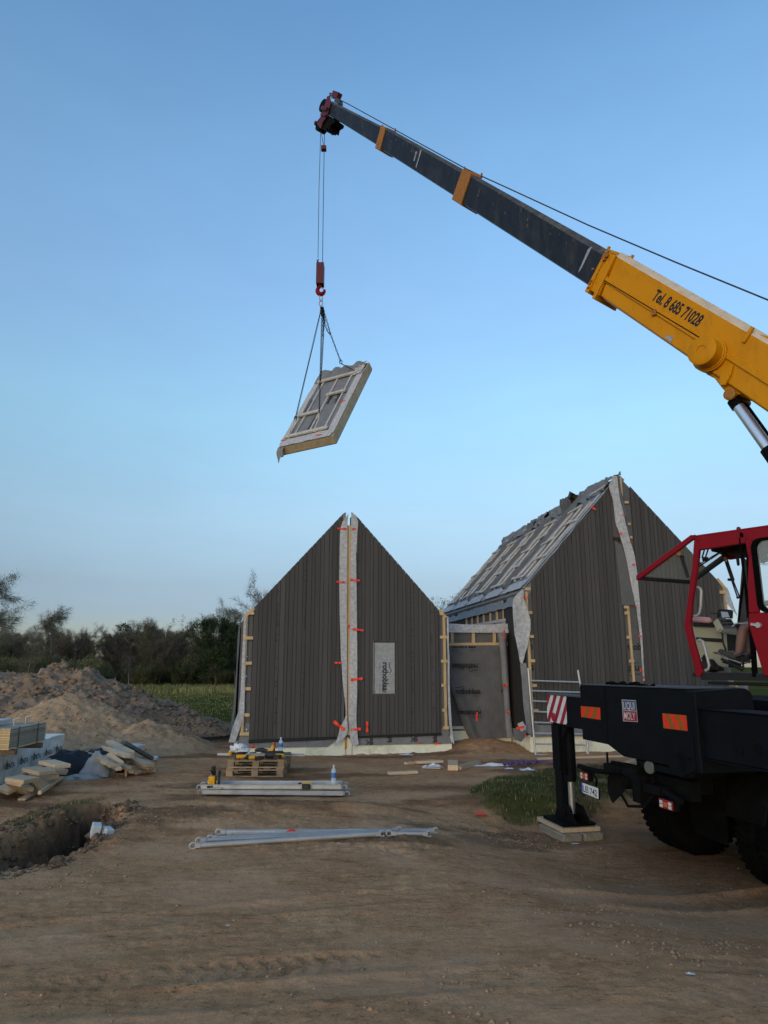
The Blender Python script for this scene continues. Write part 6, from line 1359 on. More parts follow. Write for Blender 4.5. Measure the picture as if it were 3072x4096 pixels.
SLG = thing('chain_sling', 'four-legged black chain sling with master ring between the hook and the lifted panel', 'chain sling', tuple(H(1284, 1215)))
def ring(mb, c, rx_, rz_, r, ax=0):
    e1 = A(math.cos(ax), math.sin(ax), 0); mb.tube([A(c)+e1*rx_*math.cos(t)+UP*rz_*math.sin(t) for t in np.linspace(0, 2*math.pi, 17)], r, 6)
m_ = MB(); ring(m_, H(1284, 1190), .045, .13, .016, .5); ring(m_, H(1284, 1212), .055, .10, .016, -.3); m_.build('master_ring', mt['steel'], SLG)
CM = H(1286, 1232)
def chain(mb, pts, ll=.085):
    P_ = [A(p) for p in pts]; seg = [np.linalg.norm(P_[i+1]-P_[i]) for i in range(len(P_)-1)]; tot = sum(seg); n = max(2, int(tot/(ll*.78))); cum = np.concatenate([[0], np.cumsum(seg)])
    def at(s): i = min(max(np.searchsorted(cum, s)-1, 0), len(seg)-1); return P_[i]+(P_[i+1]-P_[i])*(s-cum[i])/seg[i]
    for k in range(n):
        c0 = at(tot*(k+.5)/n); d = unit(at(min(tot, tot*(k+.5)/n+.02))-at(max(0, tot*(k+.5)/n-.02))); x = unit(np.cross(d, A(.3, 1, 0) if k % 2 else A(1, -.3, .0))); 
        mb.tube([c0+d*(ll/2)*math.sin(t)+x*.021*math.cos(t) for t in np.linspace(0, 2*math.pi, 9)], .0085, 4, cap=False)
# panel on the hook
yaw, tl, rl_ = R(-25.2), R(54.2), .070
ex = A(math.cos(yaw), math.sin(yaw), 0); ey = A(-math.sin(yaw)*math.cos(tl), math.cos(yaw)*math.cos(tl), math.sin(tl)); nn = np.cross(ex, ey); ex = unit(ex*math.cos(rl_)+nn*math.sin(rl_)); pnn = unit(np.cross(ex, ey))
ks = yh/18.0; PW, PL = 1.676*ks, 3.468*ks; pc_ = CAM+(A(-1.59, 18, 8.953)-CAM)*ks
po_ = pc_-ex*PW/2-ey*PL/2
PN = thing('roof_panel', 'prefabricated timber roof panel with battens and grey membrane hanging tilted from the crane hook', 'roof panel', tuple(pc_))
TH = .23*ks
m_ = MB(); m_.hexa(po_-pnn*TH, ex*PW, ey*PL, pnn*TH*.3, 1); m_.hexa(po_-pnn*TH*.7, ex*PW, ey*PL, pnn*TH*.7, 0)
m_.build('panel_frame', [mt['osb'], mt['osb']], PN, bevel=.004)
m_ = MB(); m_.hexa(po_-pnn*(TH+.03)+ex*.02+ey*.02, ex*(PW-.04), ey*(PL-.04), pnn*.028); m_.build('underside_board', mt['old_wood'], PN)
m_ = MB(); m_.hexa(po_+pnn*.001-ey*.0, ex*PW*.97, ey*PL*.985, pnn*.008); m_.build('membrane', mt['memb_mid'], PN)
panel_parts(PN, po_+pnn*.01, ex, ey, PW, PL, None, seed=2)
m_ = MB(); 
m_.sheet(lambda u, v: po_+ex*(PW*(.0+u*.98))+ey*(PL*(.86+v*.15+.02*mnoise.noise(Vector((u*7, v*3, 1)))))+pnn*(.03+.16*abs(mnoise.noise(Vector((u*4.3, v*2.6, 5))))+.05*mnoise.noise(Vector((u*12, v*9, 2)))), 34, 10); m_.build('crumpled_membrane', mt['memb_mid'], PN)
m_ = MB(); m_.sheet(lambda u, v: po_+ex*(PW*(.80+u*.18))+ey*(PL*(.82+v*.13))+pnn*(.05+.12*abs(mnoise.noise(Vector((u*6+3, v*7, 8))))), 10, 10); m_.build('crumpled_membrane', mt['memb_light'], PN)
m_ = MB(); m_.sheet(lambda u, v: po_-ex*.02+ex*(PW*.14*u*(1-.4*v))-UP*(.0+.42*v)*(1-.45*u)+A(-.02, 0, 0)*math.sin(v*5)+pnn*.02*math.sin(u*6+v*4), 6, 8); m_.build('loose_membrane', mt['memb_mid'], PN)
m_ = MB(); m_.hexa(po_-ex*.02-ey*.10-pnn*TH, ex*.09, ey*.2, pnn*.05); m_.build('rafter_end', mt['osb'], PN)
for u, v in ((.05, .075), (.74, .035), (.86, .45)):
    m_ = MB(); c_ = po_+ex*PW*u+ey*PL*v+pnn*.06; m_.sheet(lambda a_, b_: c_+ex*(a_-.5)*.2+ey*(b_-.5)*.04+pnn*.01*math.sin(a_*7), 5, 1); m_.build('tape', mt['tape'], PN)
def PPt(u, v, h_=.09): return po_+ex*PW*u+ey*PL*v+pnn*h_
def rayp(px, py, h_): return onpl(px, py, po_+pnn*h_, pnn)
ancs = dict(ll=PPt(.14, .10), lr=PPt(.62, .10), ul=PPt(.17, .845), ur=PPt(.83, .845))
m3 = lambda x, y: (1050+x*.4068, 1000+y*.4068)
def toward(px, py, anc, t): # point on the line of sight whose depth lies between hook and anchor
    y_ = CM[1]+(anc[1]-CM[1])*t; return aty(px, py, y_)
rl1 = toward(*m3(325, 1655), ancs['ll'], .93); rl2 = toward(*m3(558, 1600), ancs['lr'], .9); rl3 = toward(*m3(770, 1100), ancs['ur'], .85); rl4 = toward(*m3(580, 1180), ancs['ul'], .85)
for pts in ([CM, rl1], [CM+A(.02, 0, 0), rl2], [CM+A(.04, 0, 0), toward(*m3(668, 825), ancs['ur'], .4), rl3], [CM+A(.05, .03, 0), toward(*m3(598, 860), ancs['ul'], .45), rl4]):
    m_ = MB(); chain(m_, pts); m_.build('chain_leg', mt['chain'], SLG)
m_ = MB(); chain(m_, [CM+A(.05, -.03, -.05), toward(*m3(615, 740), ancs['ur'], .3), toward(*m3(640, 800), ancs['ur'], .35), toward(*m3(668, 830), ancs['ur'], .4)]); chain(m_, [CM+A(.04, -.05, 0), toward(*m3(604, 640), ancs['ul'], .3), toward(*m3(594, 850), ancs['ul'], .45)]); chain(m_, [CM+A(.06, -.05, 0), toward(*m3(608, 700), ancs['ul'], .3), toward(*m3(600, 790), ancs['ul'], .4)])
for k in range(5): chain(m_, [CM+A(.02*k-.03, .02*(k % 2), .04), CM+A(.025*k-.01, 0, -.22-.05*k)])
m_.build('spare_chain', mt['chain'], SLG)
m_ = MB(); ring(m_, rl3, .04, .06, .012); ring(m_, rl1, .035, .06, .012); m_.tube([rl3-UP*.05, ancs['ur']+UP*.06, ancs['ur']], .014, 6); m_.tube([rl4, ancs['ul']+UP*.1, ancs['ul']], .014, 6); m_.build('shackle', mt['chain'], SLG)
m_ = MB(); m_.tube([rl1-UP*.05, (rl1+ancs['ll'])/2+A(-.02, 0, 0), ancs['ll']-ey*.05, ancs['ll']-ey*.06-pnn*.05], .016, 5); m_.tube([rl1-UP*.05, (rl1+ancs['ll'])/2+A(.02, 0, 0), ancs['ll']+ey*.04], .016, 5)
m_.tube([rl2-UP*.05, rl2-UP*.2+A(-.02, 0, 0), ancs['lr']-ey*.05, ancs['lr']-ey*.06-pnn*.04+ex*.05], .016, 5); m_.build('lifting_strap', mt['strap'], SLG)

# ================================================================== THINGS LYING ABOUT
def gpt(px, py, dz=0.): p = gpx(px, py); return A(p[0], p[1], p[2]+dz)
def plank(name, label, cat, p0, p1, w, h, m, up=(0, 0, 1), group=None, bevel=.003, roll=0.):
    """board with its length along its own X axis; p0,p1 = centre line ends"""
    p0, p1 = A(p0), A(p1); L_ = np.linalg.norm(p1-p0); x = unit(p1-p0); y = unit(np.cross(A(up), x)); z = np.cross(x, y)
    if roll: y, z = y*math.cos(roll)+z*math.sin(roll), z*math.cos(roll)-y*math.sin(roll)
    mb = MB(); mb.hexa(A(0, -w/2, -h/2), A(L_, 0, 0), A(0, w, 0), A(0, 0, h), tint=random.random())
    o = mb.build(name, mt[m], bevel=bevel); o.matrix_world = Matrix(((x[0], y[0], z[0], p0[0]), (x[1], y[1], z[1], p0[1]), (x[2], y[2], z[2], p0[2]), (0, 0, 0, 1)))
    return tag(o, label, cat, group)
# jack packing
jb = K(-.36, .16, 0)
plank('packing_board', 'pale sawn board directly under the foot plate of the crane jack', 'board', K(-.82, .16, zj-.062), K(-.04, .16, zj-.062), .56, .055, 'pine_x')
gzj = gz(*jb[:2])
for k, lb in ((0, 'weathered timber sleeper under the jack packing, the one farther from the wheels'), (1, 'weathered timber sleeper under the jack packing, the one nearer the truck')):
    zc = zj-.092-.066; plank('timber_sleeper', lb, 'sleeper', K(-.66+.02*k, .02+.30*k-.06, zc), K(.04+.02*k, .02+.30*k-.06+.03, zc), .28, .13, 'sleeper', group='sleepers under the crane jack', bevel=.012)

# scaffold tubes
def stube(label, a, b, za, zb, r, ends, hooks=(1, 1)):
    pa, pb = onz(*a, za), onz(*b, zb); pa[2] = gz(*pa[:2])+za; pb[2] = gz(*pb[:2])+zb
    t_ = thing('scaffold_tube', label, 'tube', tuple(pa), 'galvanised scaffold tubes lying on the earth'); d = unit(pb-pa); sd_ = unit(np.cross(d, UP))
    m_ = MB(); m_.tube([pa+d*.08, pb-d*.08], r, 14); m_.build('pipe', mt['steel'], t_)
    for p, s_, hk in ((pa, 1, hooks[0]), (pb, -1, hooks[1])):
        if not hk: continue
        m_ = MB(); c_ = p+d*s_*.05; m_.tube([c_+(d*math.cos(t)+UP*.9*math.sin(t))*.035 for t in np.linspace(R(40), R(320), 10)], .011, 6); m_.hexa(c_-sd_*.03+d*s_*.02-UP*.02, d*s_*.06, sd_*.06, UP*.045); m_.build('coupler', mt['alu'], t_)
stube('galvanised scaffold tube at the back of the row, with flattened far end', (858, 3330), (1758, 3302), .06, .06, .026, 1)
stube('galvanised scaffold tube touching the rearmost one, shorter', (882, 3340), (1480, 3324), .03, .03, .022, 1, (1, 0))
stube('thin galvanised tube in the middle of the row with ring ends', (823, 3354), (1612, 3318), .035, .03, .022, 1)
stube('thin tube just behind the front one with a pin in its left end', (778, 3362), (1570, 3330), .03, .03, .022, 1, (1, 0))
stube('longest scaffold tube at the front of the row, splotched with dirt', (753, 3383), (1545, 3338), .035, .04, .027, 1)
stube('short stub of scaffold tube coupled to the end of the front one', (1540, 3338), (1732, 3324), .03, .05, .023, 1)
p = onz(1172, 3337, .08); m_ = MB(); m_.sheet(lambda u, v: p+A((u-.5)*.15, (v-.5)*.07+.05*u, .03+.02*math.sin(u*5)*v), 6, 3); tag(m_.build('red_rag', mt['tape'], origin=tuple(p)), 'scrap of red tape lying on the scaffold tubes', 'tape')

# aluminium walkway trays, two stacked
pA, pB = onz(806, 3186, .0), onz(1364, 3186, .0); gA = (gz(*pA[:2])+gz(*pB[:2]))/2+.035
def tray(label, z0, da, db, tilt):
    a, b = A(pA[0]+da, pA[1], z0), A(pB[0]+db, pB[1], z0+tilt); d = unit(b-a); y = unit(np.cross(UP, d)); Ln = np.linalg.norm(b-a)
    t_ = thing('walkway_tray', label, 'scaffold plank', tuple(a), 'aluminium walkway trays')
    m_ = MB(); hgt = .068; wd = .34; m_.hexa(a, d*Ln, y*wd, UP*.012); m_.hexa(a-y*.02, d*Ln, y*.02, UP*hgt); m_.hexa(a+y*wd, d*Ln, y*.02, UP*hgt); m_.hexa(a-y*.022, d*Ln, -y*.012, UP*.014); m_.hexa(a-y*.022+UP*(hgt-.014), d*Ln, -y*.012, UP*.014)
    m_.build('deck', mt['alu'], t_, bevel=.003)
    for p, s_ in ((a, -1), (b, 1)):
        m_ = MB(); m_.hexa(p+(d*.0 if s_ > 0 else -d*.02), d*.02, y*wd, UP*hgt*.8); 
        for q in (.04, wd-.04): m_.tube([p+y*q+d*s_*.02+UP*.04, p+y*q+d*s_*.07+UP*.05, p+y*q+d*s_*.09+UP*.03, p+y*q+d*s_*.08], .012, 6)
        m_.build('end_hook', mt['steel'], t_)
    return a, d, y
tray('lower aluminium walkway tray lying on the sand under another', gA, .02, .04, -.02); ta, td, ty_ = tray('upper aluminium walkway tray carrying a saw, a drill and a bottle', gA+.074, 0, 0, .0)
ztray = gA+.074+.012
def bottle(px, py, z, label, hgt=.33, r=.043):
    p = onz(px, py, z) if z is not None else None
    t_ = thing('water_bottle', label, 'bottle', tuple(p)); k = hgt/.33
    m_ = MB(); pr = [(0, r*.9), (.01, r), (.05, r*.97), (.055, r*.93), (.06, r), (.10, r), (.105, r*.94), (.11, r), (.13, r)]; m_.lathe(p, UP, [(a*k, b) for a, b in pr]+[(.13*k, r), (.22*k, r), (.25*k, r*.9), (.29*k, r*.4), (.31*k, r*.33)], 18); m_.build('bottle_body', mt['water'], t_)
    m_ = MB(); m_.lathe(p, UP, [(.14*k, r*1.012), (.215*k, r*1.012)], 18); m_.build('label', mt['label_blue'], t_)
    m_ = MB(); m_.lathe(p, UP, [(.31*k, r*.36), (.33*k, r*.36)], 12); m_.build('cap', mt['sign_white'], t_)
bottle(1334, 3148, ztray, 'tall clear water bottle with blue label standing on the walkway tray')
# circular saw on the tray
p = onz(857, 3150, ztray); t_ = thing('circular_saw', 'yellow and black cordless circular saw standing on the walkway tray', 'circular saw', tuple(p))
m_ = MB(); m_.box(p+A(-.035, 0, .10), .11, .13, .15); m_.box(p+A(-.06, -.03, .06), .08, .1, .1, .2); m_.build('motor_housing', mt['tool_yellow'], t_, bevel=.02, segs=2)
m_ = MB(); m_.lathe(p+A(.05, .02, .13), A(1, .15, 0), [(0, .125), (.035, .125), (.04, .09)], 22); m_.build('blade_guard', mt['tool_black'], t_)
m_ = MB(); m_.tube([p+A(-.02, .06, .17), p+A(-.05, .0, .25), p+A(-.01, -.06, .30), p+A(.0, -.02, .22)], .025, 10); m_.box(p+A(-.02, -.03, .29), .05, .07, .07); m_.box(p+A(-.05, -.04, .03), .09, .09, .06); m_.build('handle', mt['tool_black'], t_)
m_ = MB(); m_.box(p+A(.05, 0, .008), .19, .30, .014); m_.lathe(p+A(.087, .02, .11), A(1, .15, 0), [(0, .1), (.004, .1)], 22); m_.build('base_plate', mt['steel'], t_)
def drill(p, rz, label, yel=True, lying=True):
    t_ = thing('cordless_drill', label, 'drill', tuple(p), None); ca, sa = math.cos(rz), math.sin(rz); X = A(ca, sa, 0); Y = A(-sa, ca, 0)
    gdir = Y if lying else UP*-1; base = A(p)+(UP*.035 if lying else UP*.19)
    m_ = MB(); m_.tube([base-X*.10, base-X*.09, base, base+X*.08], [.024, .036, .036, .03], 12); m_.build('motor_housing', mt['tool_yellow' if yel else 'dark_red'], t_)
    m_ = MB(); m_.tube([base+X*.081, base+X*.10, base+X*.15, base+X*.16], [.026, .028, .022, .008], 12); m_.build('chuck', mt['tool_black'], t_)
    m_ = MB(); m_.beam(base-X*.045+gdir*.02, base-X*.065+gdir*.14, .042, .036, X); m_.build('grip', mt['tool_black'], t_, bevel=.008)
    m_ = MB(); c_ = base-X*.055+gdir*.165; m_.hexa(c_-X*.065-np.cross(X, gdir)*.036-gdir*.028, X*.12, np.cross(X, gdir)*.072, gdir*.055); m_.build('battery', mt['tool_yellow' if not yel else 'tool_black'], t_, bevel=.006)
    return t_
p = onz(1228, 3148, ztray); drill(p, 2.8, 'yellow cordless drill lying in the walkway tray')
# pallets
pf0, pf1 = onz(903, 3111, .0), onz(1132, 3111, .0); gp = gz(*((pf0+pf1)/2)[:2]); ang = math.atan2(pf1[1]-pf0[1], pf1[0]-pf0[0]); Wd = np.linalg.norm(pf1-pf0); Dp = Wd*1.0
def pallet(label, z0, dx, rz):
    o_ = thing('pallet', label, 'pallet', (pf0[0]+dx, pf0[1], gp+z0), 'wooden pallets under the tools'); ca, sa = math.cos(rz), math.sin(rz); X = A(ca, sa, 0); Y = A(-sa, ca, 0); b = A(pf0[0]+dx, pf0[1], gp+z0); hh_ = .158
    for j, y_ in enumerate((0, Dp/2-.05, Dp-.10)):
        m_ = MB(); m_.hexa(b+Y*y_, X*Wd, Y*.10, UP*.022, tint=random.random()); m_.build('bottom_board', mt['pallet'], o_, bevel=.003)
        m_ = MB()
        for x_ in (0, Wd/2-.06, Wd-.12): m_.hexa(b+Y*y_+X*x_+UP*.0222, X*.12, Y*.10, UP*.09, tint=random.random())
        m_.build('block', mt['pallet'], o_, bevel=.003)
        m_ = MB(); m_.hexa(b+Y*y_+UP*.1124, X*Wd, Y*.10, UP*.022, tint=random.random()); m_.build('stringer_board', mt['pallet'], o_, bevel=.003)
    for k in range(5):
        m_ = MB(); w_ = .13; m_.hexa(b+X*((Wd-w_)*k/4)+UP*.1346, X*w_, Y*Dp, UP*.022, tint=random.random()); m_.build('deck_board', mt['pallet' if k in (0, 4) else 'old_wood'], o_, bevel=.003)
pallet('lower wooden pallet standing on the earth beneath a second pallet', 0, 0, ang); pallet('upper wooden pallet with power tools heaped on it', .158, .015, ang+.01)
zp = gp+.158*2+.002
def on_p(px, py, dz=0.): q = onz(px, py, zp+dz); return q
t5 = lambda x, y: (780+x*.3737, 2950+y*.3737)
drill(on_p(*t5(500, 225), .01), .2, 'black and yellow drill at the left of the tool heap'); drill(on_p(*t5(620, 235), .01), 3.5, 'yellow drill with battery towards us in the middle of the tool heap')
drill(on_p(*t5(905, 215), .03), 2.7, 'black drill with yellow collar at the right end of the tool heap'); drill(on_p(*t5(480, 195), .01), .9, 'dark red drill half hidden by the plastic bag on the pallet', False)
q = on_p(*t5(760, 205)); t_ = thing('angle_tool', 'long black and yellow power tool lying across the tool heap', 'power tool', tuple(q))
m_ = MB(); m_.tube([q+A(-.22, .1, .10), q+A(-.1, .08, .115), q+A(.02, .04, .09)], [.03, .04, .035], 10); m_.build('body', mt['tool_black'], t_); m_ = MB(); m_.tube([q+A(.02, .04, .09), q+A(.08, .03, .075), q+A(.14, .0, .06)], [.036, .045, .04], 10); m_.tube([q+A(.09, .03, .08), q+A(.12, .03, .17), q+A(.11, .03, .20)], [.03, .035, .02], 10); m_.build('head', mt['tool_yellow'], t_)
q = on_p(*t5(850, 225)); m_ = MB(); m_.tube([q+A(-.17, -.02, .07), q+A(-.14, -.02, .07), q+A(.15, -.02, .07), q+A(.18, -.02, .07)], [.04, .065, .065, .04], 14); tag(m_.build('black_sleeve', mt['tool_black'], origin=tuple(q)), 'thick black roll at the front right of the tool heap', 'roll')
q = on_p(*t5(470, 190)); m_ = MB(); m_.blob(q+A(0, .05, .10), (.16, .12, .10), 4, .35, sub=3, freq=2.2); tag(m_.build('plastic_bag', mt['plastic_white'], origin=tuple(q)), 'crumpled clear plastic bag on the left of the tool heap', 'bag')
q = on_p(*t5(828, 190)); q[1] += .12; t_ = thing('drink_can', 'red drink can standing among the tools on the pallet', 'can', tuple(q)); m_ = MB(); m_.lathe(q+UP*.06, UP, [(0, .028), (.01, .033), (.14, .033), (.155, .026)], 16); m_.build('can_body', mt['can_red'], t_); m_ = MB(); m_.lathe(q+UP*.215, UP, [(0, .026), (.003, .024)], 16); m_.build('can_lid', mt['steel'], t_)
q = on_p(*t5(915, 190)); q[1] += .15; zp_ = zp; bottle(t5(915, 175)[0], t5(915, 175)[1], zp+.02, 'water bottle with blue label behind the tools on the pallet', .30)
q = on_p(*t5(605, 185)); m_ = MB(); m_.blob(q+A(0, .1, .14), (.03, .03, .035), 2, .3); tag(m_.build('red_tape_roll', mt['tape'], origin=tuple(q)), 'small bright red roll of tape among the tools on the pallet', 'tape roll')
for k, (x0, x1, y, lb) in enumerate(((238, 1168, 180, 'long flat silver levelling rod lying across the pallet and sticking out both sides'), (900, 1043, 172, 'thin silver rod behind the levelling rod on the pallet'))):
    a, b = aty(*t5(x0, y), pf0[1]+.45), aty(*t5(x1, y+8*(1-k)), pf0[1]+.45); m_ = MB(); m_.hexa(a-UP*.02, b-a, A(0, .05, 0), UP*(.04 if k == 0 else .015)); tag(m_.build('levelling_rod', mt['steel'], origin=tuple(a)), lb, 'rod')
# scaffold frame leaning by the tall house
lf = lambda x, y: (2050+x*.3074, 2600+y*.3074)
LD = thing('scaffold_ladder', 'galvanised ladder frame leaning against the tall house behind the outrigger', 'scaffold frame', tuple(RHF.P(.4, -.3, 0)))
fo2 = RHF.o-RHF.b*.32; fn_ = unit(RHF.b+UP*-.06)
def lfp(x, y): return onpl(*lf(x, y), fo2, fn_)
for pts in ([(203, 235), (240, 690), (305, 1415)], [(850, 260), (885, 470), (958, 1000), (988, 1400)]): m_ = MB(); m_.tube([lfp(*p) for p in pts], .024, 10); m_.build('upright', mt['ladder'], LD)
m_ = MB(); m_.tube([lfp(948, 1180), lfp(975, 1400)], .014, 8); m_.build('brace', mt['ladder'], LD)
for (a, b) in (((228, 398), (868, 418)), ((240, 530), (900, 552)), ((252, 662), (925, 690)), ((268, 800), (935, 825)), ((280, 940), (940, 962)), ((292, 1082), (950, 1095)), ((302, 1222), (965, 1238)), ((312, 1362), (978, 1378))): m_ = MB(); m_.tube([lfp(*a), lfp(*b)], .019, 8); m_.build('rung', mt['ladder'], LD)
# loose boards on the earth by the houses
def lay(label, a, b, w, h_, dz=0., m='pine_x', group=None):
    p, q = gpt(*a, h_/2+.008+dz), gpt(*b, h_/2+.008+dz); return plank('board', label, 'board', p, q, w, h_, m, group=group)
lay('pale board lying flat on the sand nearest the walkway tray', (1555, 3100), (1668, 3094), .12, .045); lay('long pale board behind, slanting up to the right in front of the foundation', (1622, 3060), (1735, 3048), .10, .045)
lay('pale board with a shadowed end just right of the slanting one', (1665, 3060), (1770, 3056), .12, .05, .02); lay('short grey board half under the white cloth', (1700, 3074), (1766, 3077), .14, .03)
lay('squat sawn block end-on beside the long board on the sand', (1812, 3062), (1812, 3084), .20, .10); lay('thick pale board lying diagonal right of the sawn block', (1830, 3082), (1910, 3058), .16, .07)
lay('very long pale batten on the earth along the tall house foundation', (2150, 3040), (2590, 3026), .10, .04); lay('pale board on the grass edge behind the towing gear of the crane', (2505, 3062), (2550, 3045), .12, .06); lay('thin white batten on the earth right of the work lamp', (2600, 3050), (2690, 3042), .08, .03)
def rag(px, py, label, name, m, lx, ly, hgt, seed, rz=0., cat='cloth', n=16):
    p = gpt(px, py); mb = MB(); ca, sa = math.cos(rz), math.sin(rz)
    def fn(u, v):
        a, b = (u-.5)*lx*(1+.3*mnoise.noise(Vector((v*3, seed, 0)))), (v-.5)*ly*(1+.5*mnoise.noise(Vector((u*3, seed, 2)))); z = max(.006, hgt*(.35+mnoise.noise(Vector((u*4.2+seed, v*4.2, 1)))+.5*mnoise.noise(Vector((u*9, v*9+seed, 3))))*(1-abs(2*u-1)**3)*(1-abs(2*v-1)**3))
        x, y = p[0]+a*ca-b*sa, p[1]+a*sa+b*ca; return A(x, y, max(gz(x, y), p[2])+z+.01)
    mb.sheet(fn, n, n); o = mb.build(name, mt[m], origin=tuple(p)); return tag(o, label, cat)
rag(1730, 3072, 'crumpled white cloth on the short grey board', 'white_cloth', 'plastic_white', .42, .34, .10, 3); rag(1960, 3066, 'narrow twisted strip of white sheeting on the sand', 'white_strip', 'plastic_white', .85, .18, .06, 8, .08); rag(2036, 3078, 'small white scrap beside the purple sling', 'white_scrap', 'plastic_white', .18, .12, .03, 12)
mb = MB(); p = gpt(2085, 3070, .02)
for k in range(7): mb.tube([p+A(-.25+.09*k+.04*math.sin(t*2+k), .05*math.cos(t)+.03*k-.1, .03+.06*abs(math.sin(t*1.5+k))) + A(.1*math.cos(t+k), .1*math.sin(t), 0) for t in np.linspace(0, 5.5, 14)], .02, 5)
mb.tube([p+A(.2, .12, .05), p+A(.5, .2, .06), p+A(.75, .1, .03)], .02, 5); tag(mb.build('lifting_sling', mt['purple'], origin=tuple(p)), 'purple lifting sling heaped at the edge of the turf', 'sling')
rag(2110, 3082, 'pale sling label cloth lying among the purple sling', 'pale_cloth', 'plastic_white', .3, .2, .05, 18)
rag(1925, 3262, 'scrap of red plastic trodden into the mud by the turf', 'red_scrap', 'tape', .16, .1, .02, 21, n=8, cat='scrap'); rag(2300, 3378, 'tiny white scrap on the dark earth right of the jack', 'paper_scrap', 'plastic_white', .1, .05, .02, 5, n=6, cat='scrap'); rag(2762, 3905, 'small white scrap alone in the right foreground', 'paper_scrap', 'plastic_white', .06, .03, .015, 9, n=6, cat='scrap'); rag(910, 3710, 'tiny pale scrap in the left foreground', 'paper_scrap', 'plastic_white', .03, .02, .01, 19, n=6, cat='scrap')
rag(1625, 3022, 'crushed transparent foil near the foundation of the narrow house', 'foil_scrap', 'plastic_white', .3, .2, .04, 25, cat='scrap', n=10)
# foam offcuts by the pit
for (x, y, w, h_, rz, lb) in ((380, 3356, .10, .15, .5, 'white foam block leaning in the pit edge, the taller one'), (430, 3338, .10, .08, .9, 'smaller white foam block just right of the taller one')):
    p = gpt(x, y); m_ = MB(); m_.box((0, 0, 0), w, .12, h_); o = m_.build('foam_block', mt['foam_white'], bevel=.006); o.location = p+UP*h_*.45; o.rotation_euler = (.25, .15, rz); tag(o, lb, 'foam block')

# wrapped timber bundle with its load
b0 = onz(243, 3046, 0); b1 = onz(0, 3142, 0); bdv = unit(b1-b0); bl = np.linalg.norm(b1-b0)+2.6; bw = unit(A(bdv[1], -bdv[0], 0)); bw = bw if bw[0] < 0 else -bw
TB = thing('timber_bundle', 'long timber bundle wrapped in silver-grey printed foil at the left edge', 'timber bundle', tuple(b0))
BH = .56
def wrap(u, v):
    # profile: bottom front -> top front -> top back -> bottom back
    prof = [(0, .02), (-.02, BH), (1.15, BH), (1.17, .02)]; s_ = v*3; k = min(int(s_), 2); f = s_-k
    o_ = prof[k][0]+(prof[k+1][0]-prof[k][0])*f; z = prof[k][1]+(prof[k+1][1]-prof[k][1])*f
    p = b0+bdv*bl*u+bw*o_+UP*z
    return p-bw*.035*(mnoise.noise(Vector((u*24, z*5, 1)))+.6*mnoise.noise(Vector((u*60, z*9, 4))))+UP*.02*mnoise.noise(Vector((u*20, o_*4, 7)))
m_ = MB(); m_.sheet(wrap, 90, 27)
m_.sheet(lambda u, v: b0-bdv*(.015+.02*mnoise.noise(Vector((u*5, v*5, 2))))+bw*(u*1.16)+UP*(.02+v*(BH-.02)), 12, 8); ft = m_.build('foil_wrap', mt['foil'], TB)
m_ = MB()
for k in range(8):
    p = b0+bdv*(.18+k*.62)+UP*(BH*.50-.03)-bw*.06; put_text(m_, 'PATA', p+bdv*.30, -bdv, UP, .09, .32, bold=.03)
    q_ = p+bdv*.33+UP*.0
    for dx, dz in ((0, .14), (.03, .10), (-.03, .10), (.04, .05), (-.04, .05)): m_.beam(q_-bdv*dx*.4+UP*(dz-.04), q_-bdv*dx*1.3+UP*(dz+.02), .014, .002, bw)
    m_.beam(q_, q_+UP*.16, .016, .002, bw)
m_.build('lettering', mt['print'], ft)
m_ = MB(); m_.hexa(b0+bw*.05+UP*-.12, bdv*bl, bw*1.0, UP*.13); m_.build('bearer', mt['old_wood'], TB)
# cladding boards on top
cb0 = onz(180, 2964, BH+.1); CS = thing('board_stack', 'strapped stack of pale grooved boards lying on the wrapped bundle', 'stack of boards', tuple(cb0))
fx = unit(onz(36, 3000, BH+.1)-cb0); fy = unit(A(fx[1], -fx[0], 0)); fy = fy if fy[0] < 0 else -fy
m_ = MB(); n_ = 13
for k in range(n_): m_.hexa(cb0+UP*(.002+k*.0255)+fx*random.uniform(-.01, .01), fx*(np.linalg.norm(onz(36, 3000, BH+.1)-cb0)), fy*.9, UP*.0175, tint=random.random())
m_.build('layered_boards', mt['layer_board'], CS)
Ls = np.linalg.norm(onz(36, 3000, BH+.1)-cb0); m_ = MB()
for k in range(n_): m_.hexa(cb0+fx*(Ls+.012)+UP*(.002+k*.0255), fx*.012, fy*.9, UP*.021, tint=random.random())
m_.build('board_ends', mt['pine'], CS)
for t in (.25, .78): m_ = MB(); c_ = cb0+fx*Ls*t; m_.hexa(c_-fy*.006-UP*.002, fx*.03, -fy*.003, UP*.35); m_.hexa(c_-fy*.008+UP*.336, fx*.03, fy*.92, UP*.003); m_.build('strap', mt['old_wood'], CS)
zt2 = BH+.1+.335
plank('board', 'long white board lying loose on top of the grooved board stack', 'board', cb0+fx*Ls*.35+fy*.5+UP*.40, cb0+fx*(Ls+.9)+fy*.62+UP*.36, .2, .05, 'foam_white')
m_ = MB(); 
for t in (.3, .62): c_ = cb0+fx*Ls*t+fy*.2+UP*.335; m_.tube([c_, c_+A(.0, 0, .10), c_+A(.06, .05, .13)], .012, 5)
m_.build('tie_band', mt['strap'], CS)
for k in range(2): plank('bearer_board', ('dark bearer timber under the near end of the grooved board stack', 'dark bearer timber under the far end of the grooved board stack')[k], 'timber', cb0+fx*Ls*(.12+.72*k)-fy*.02+UP*-.055, cb0+fx*Ls*(.12+.72*k)+fy*.95+UP*-.055, .09, .085, 'old_wood')
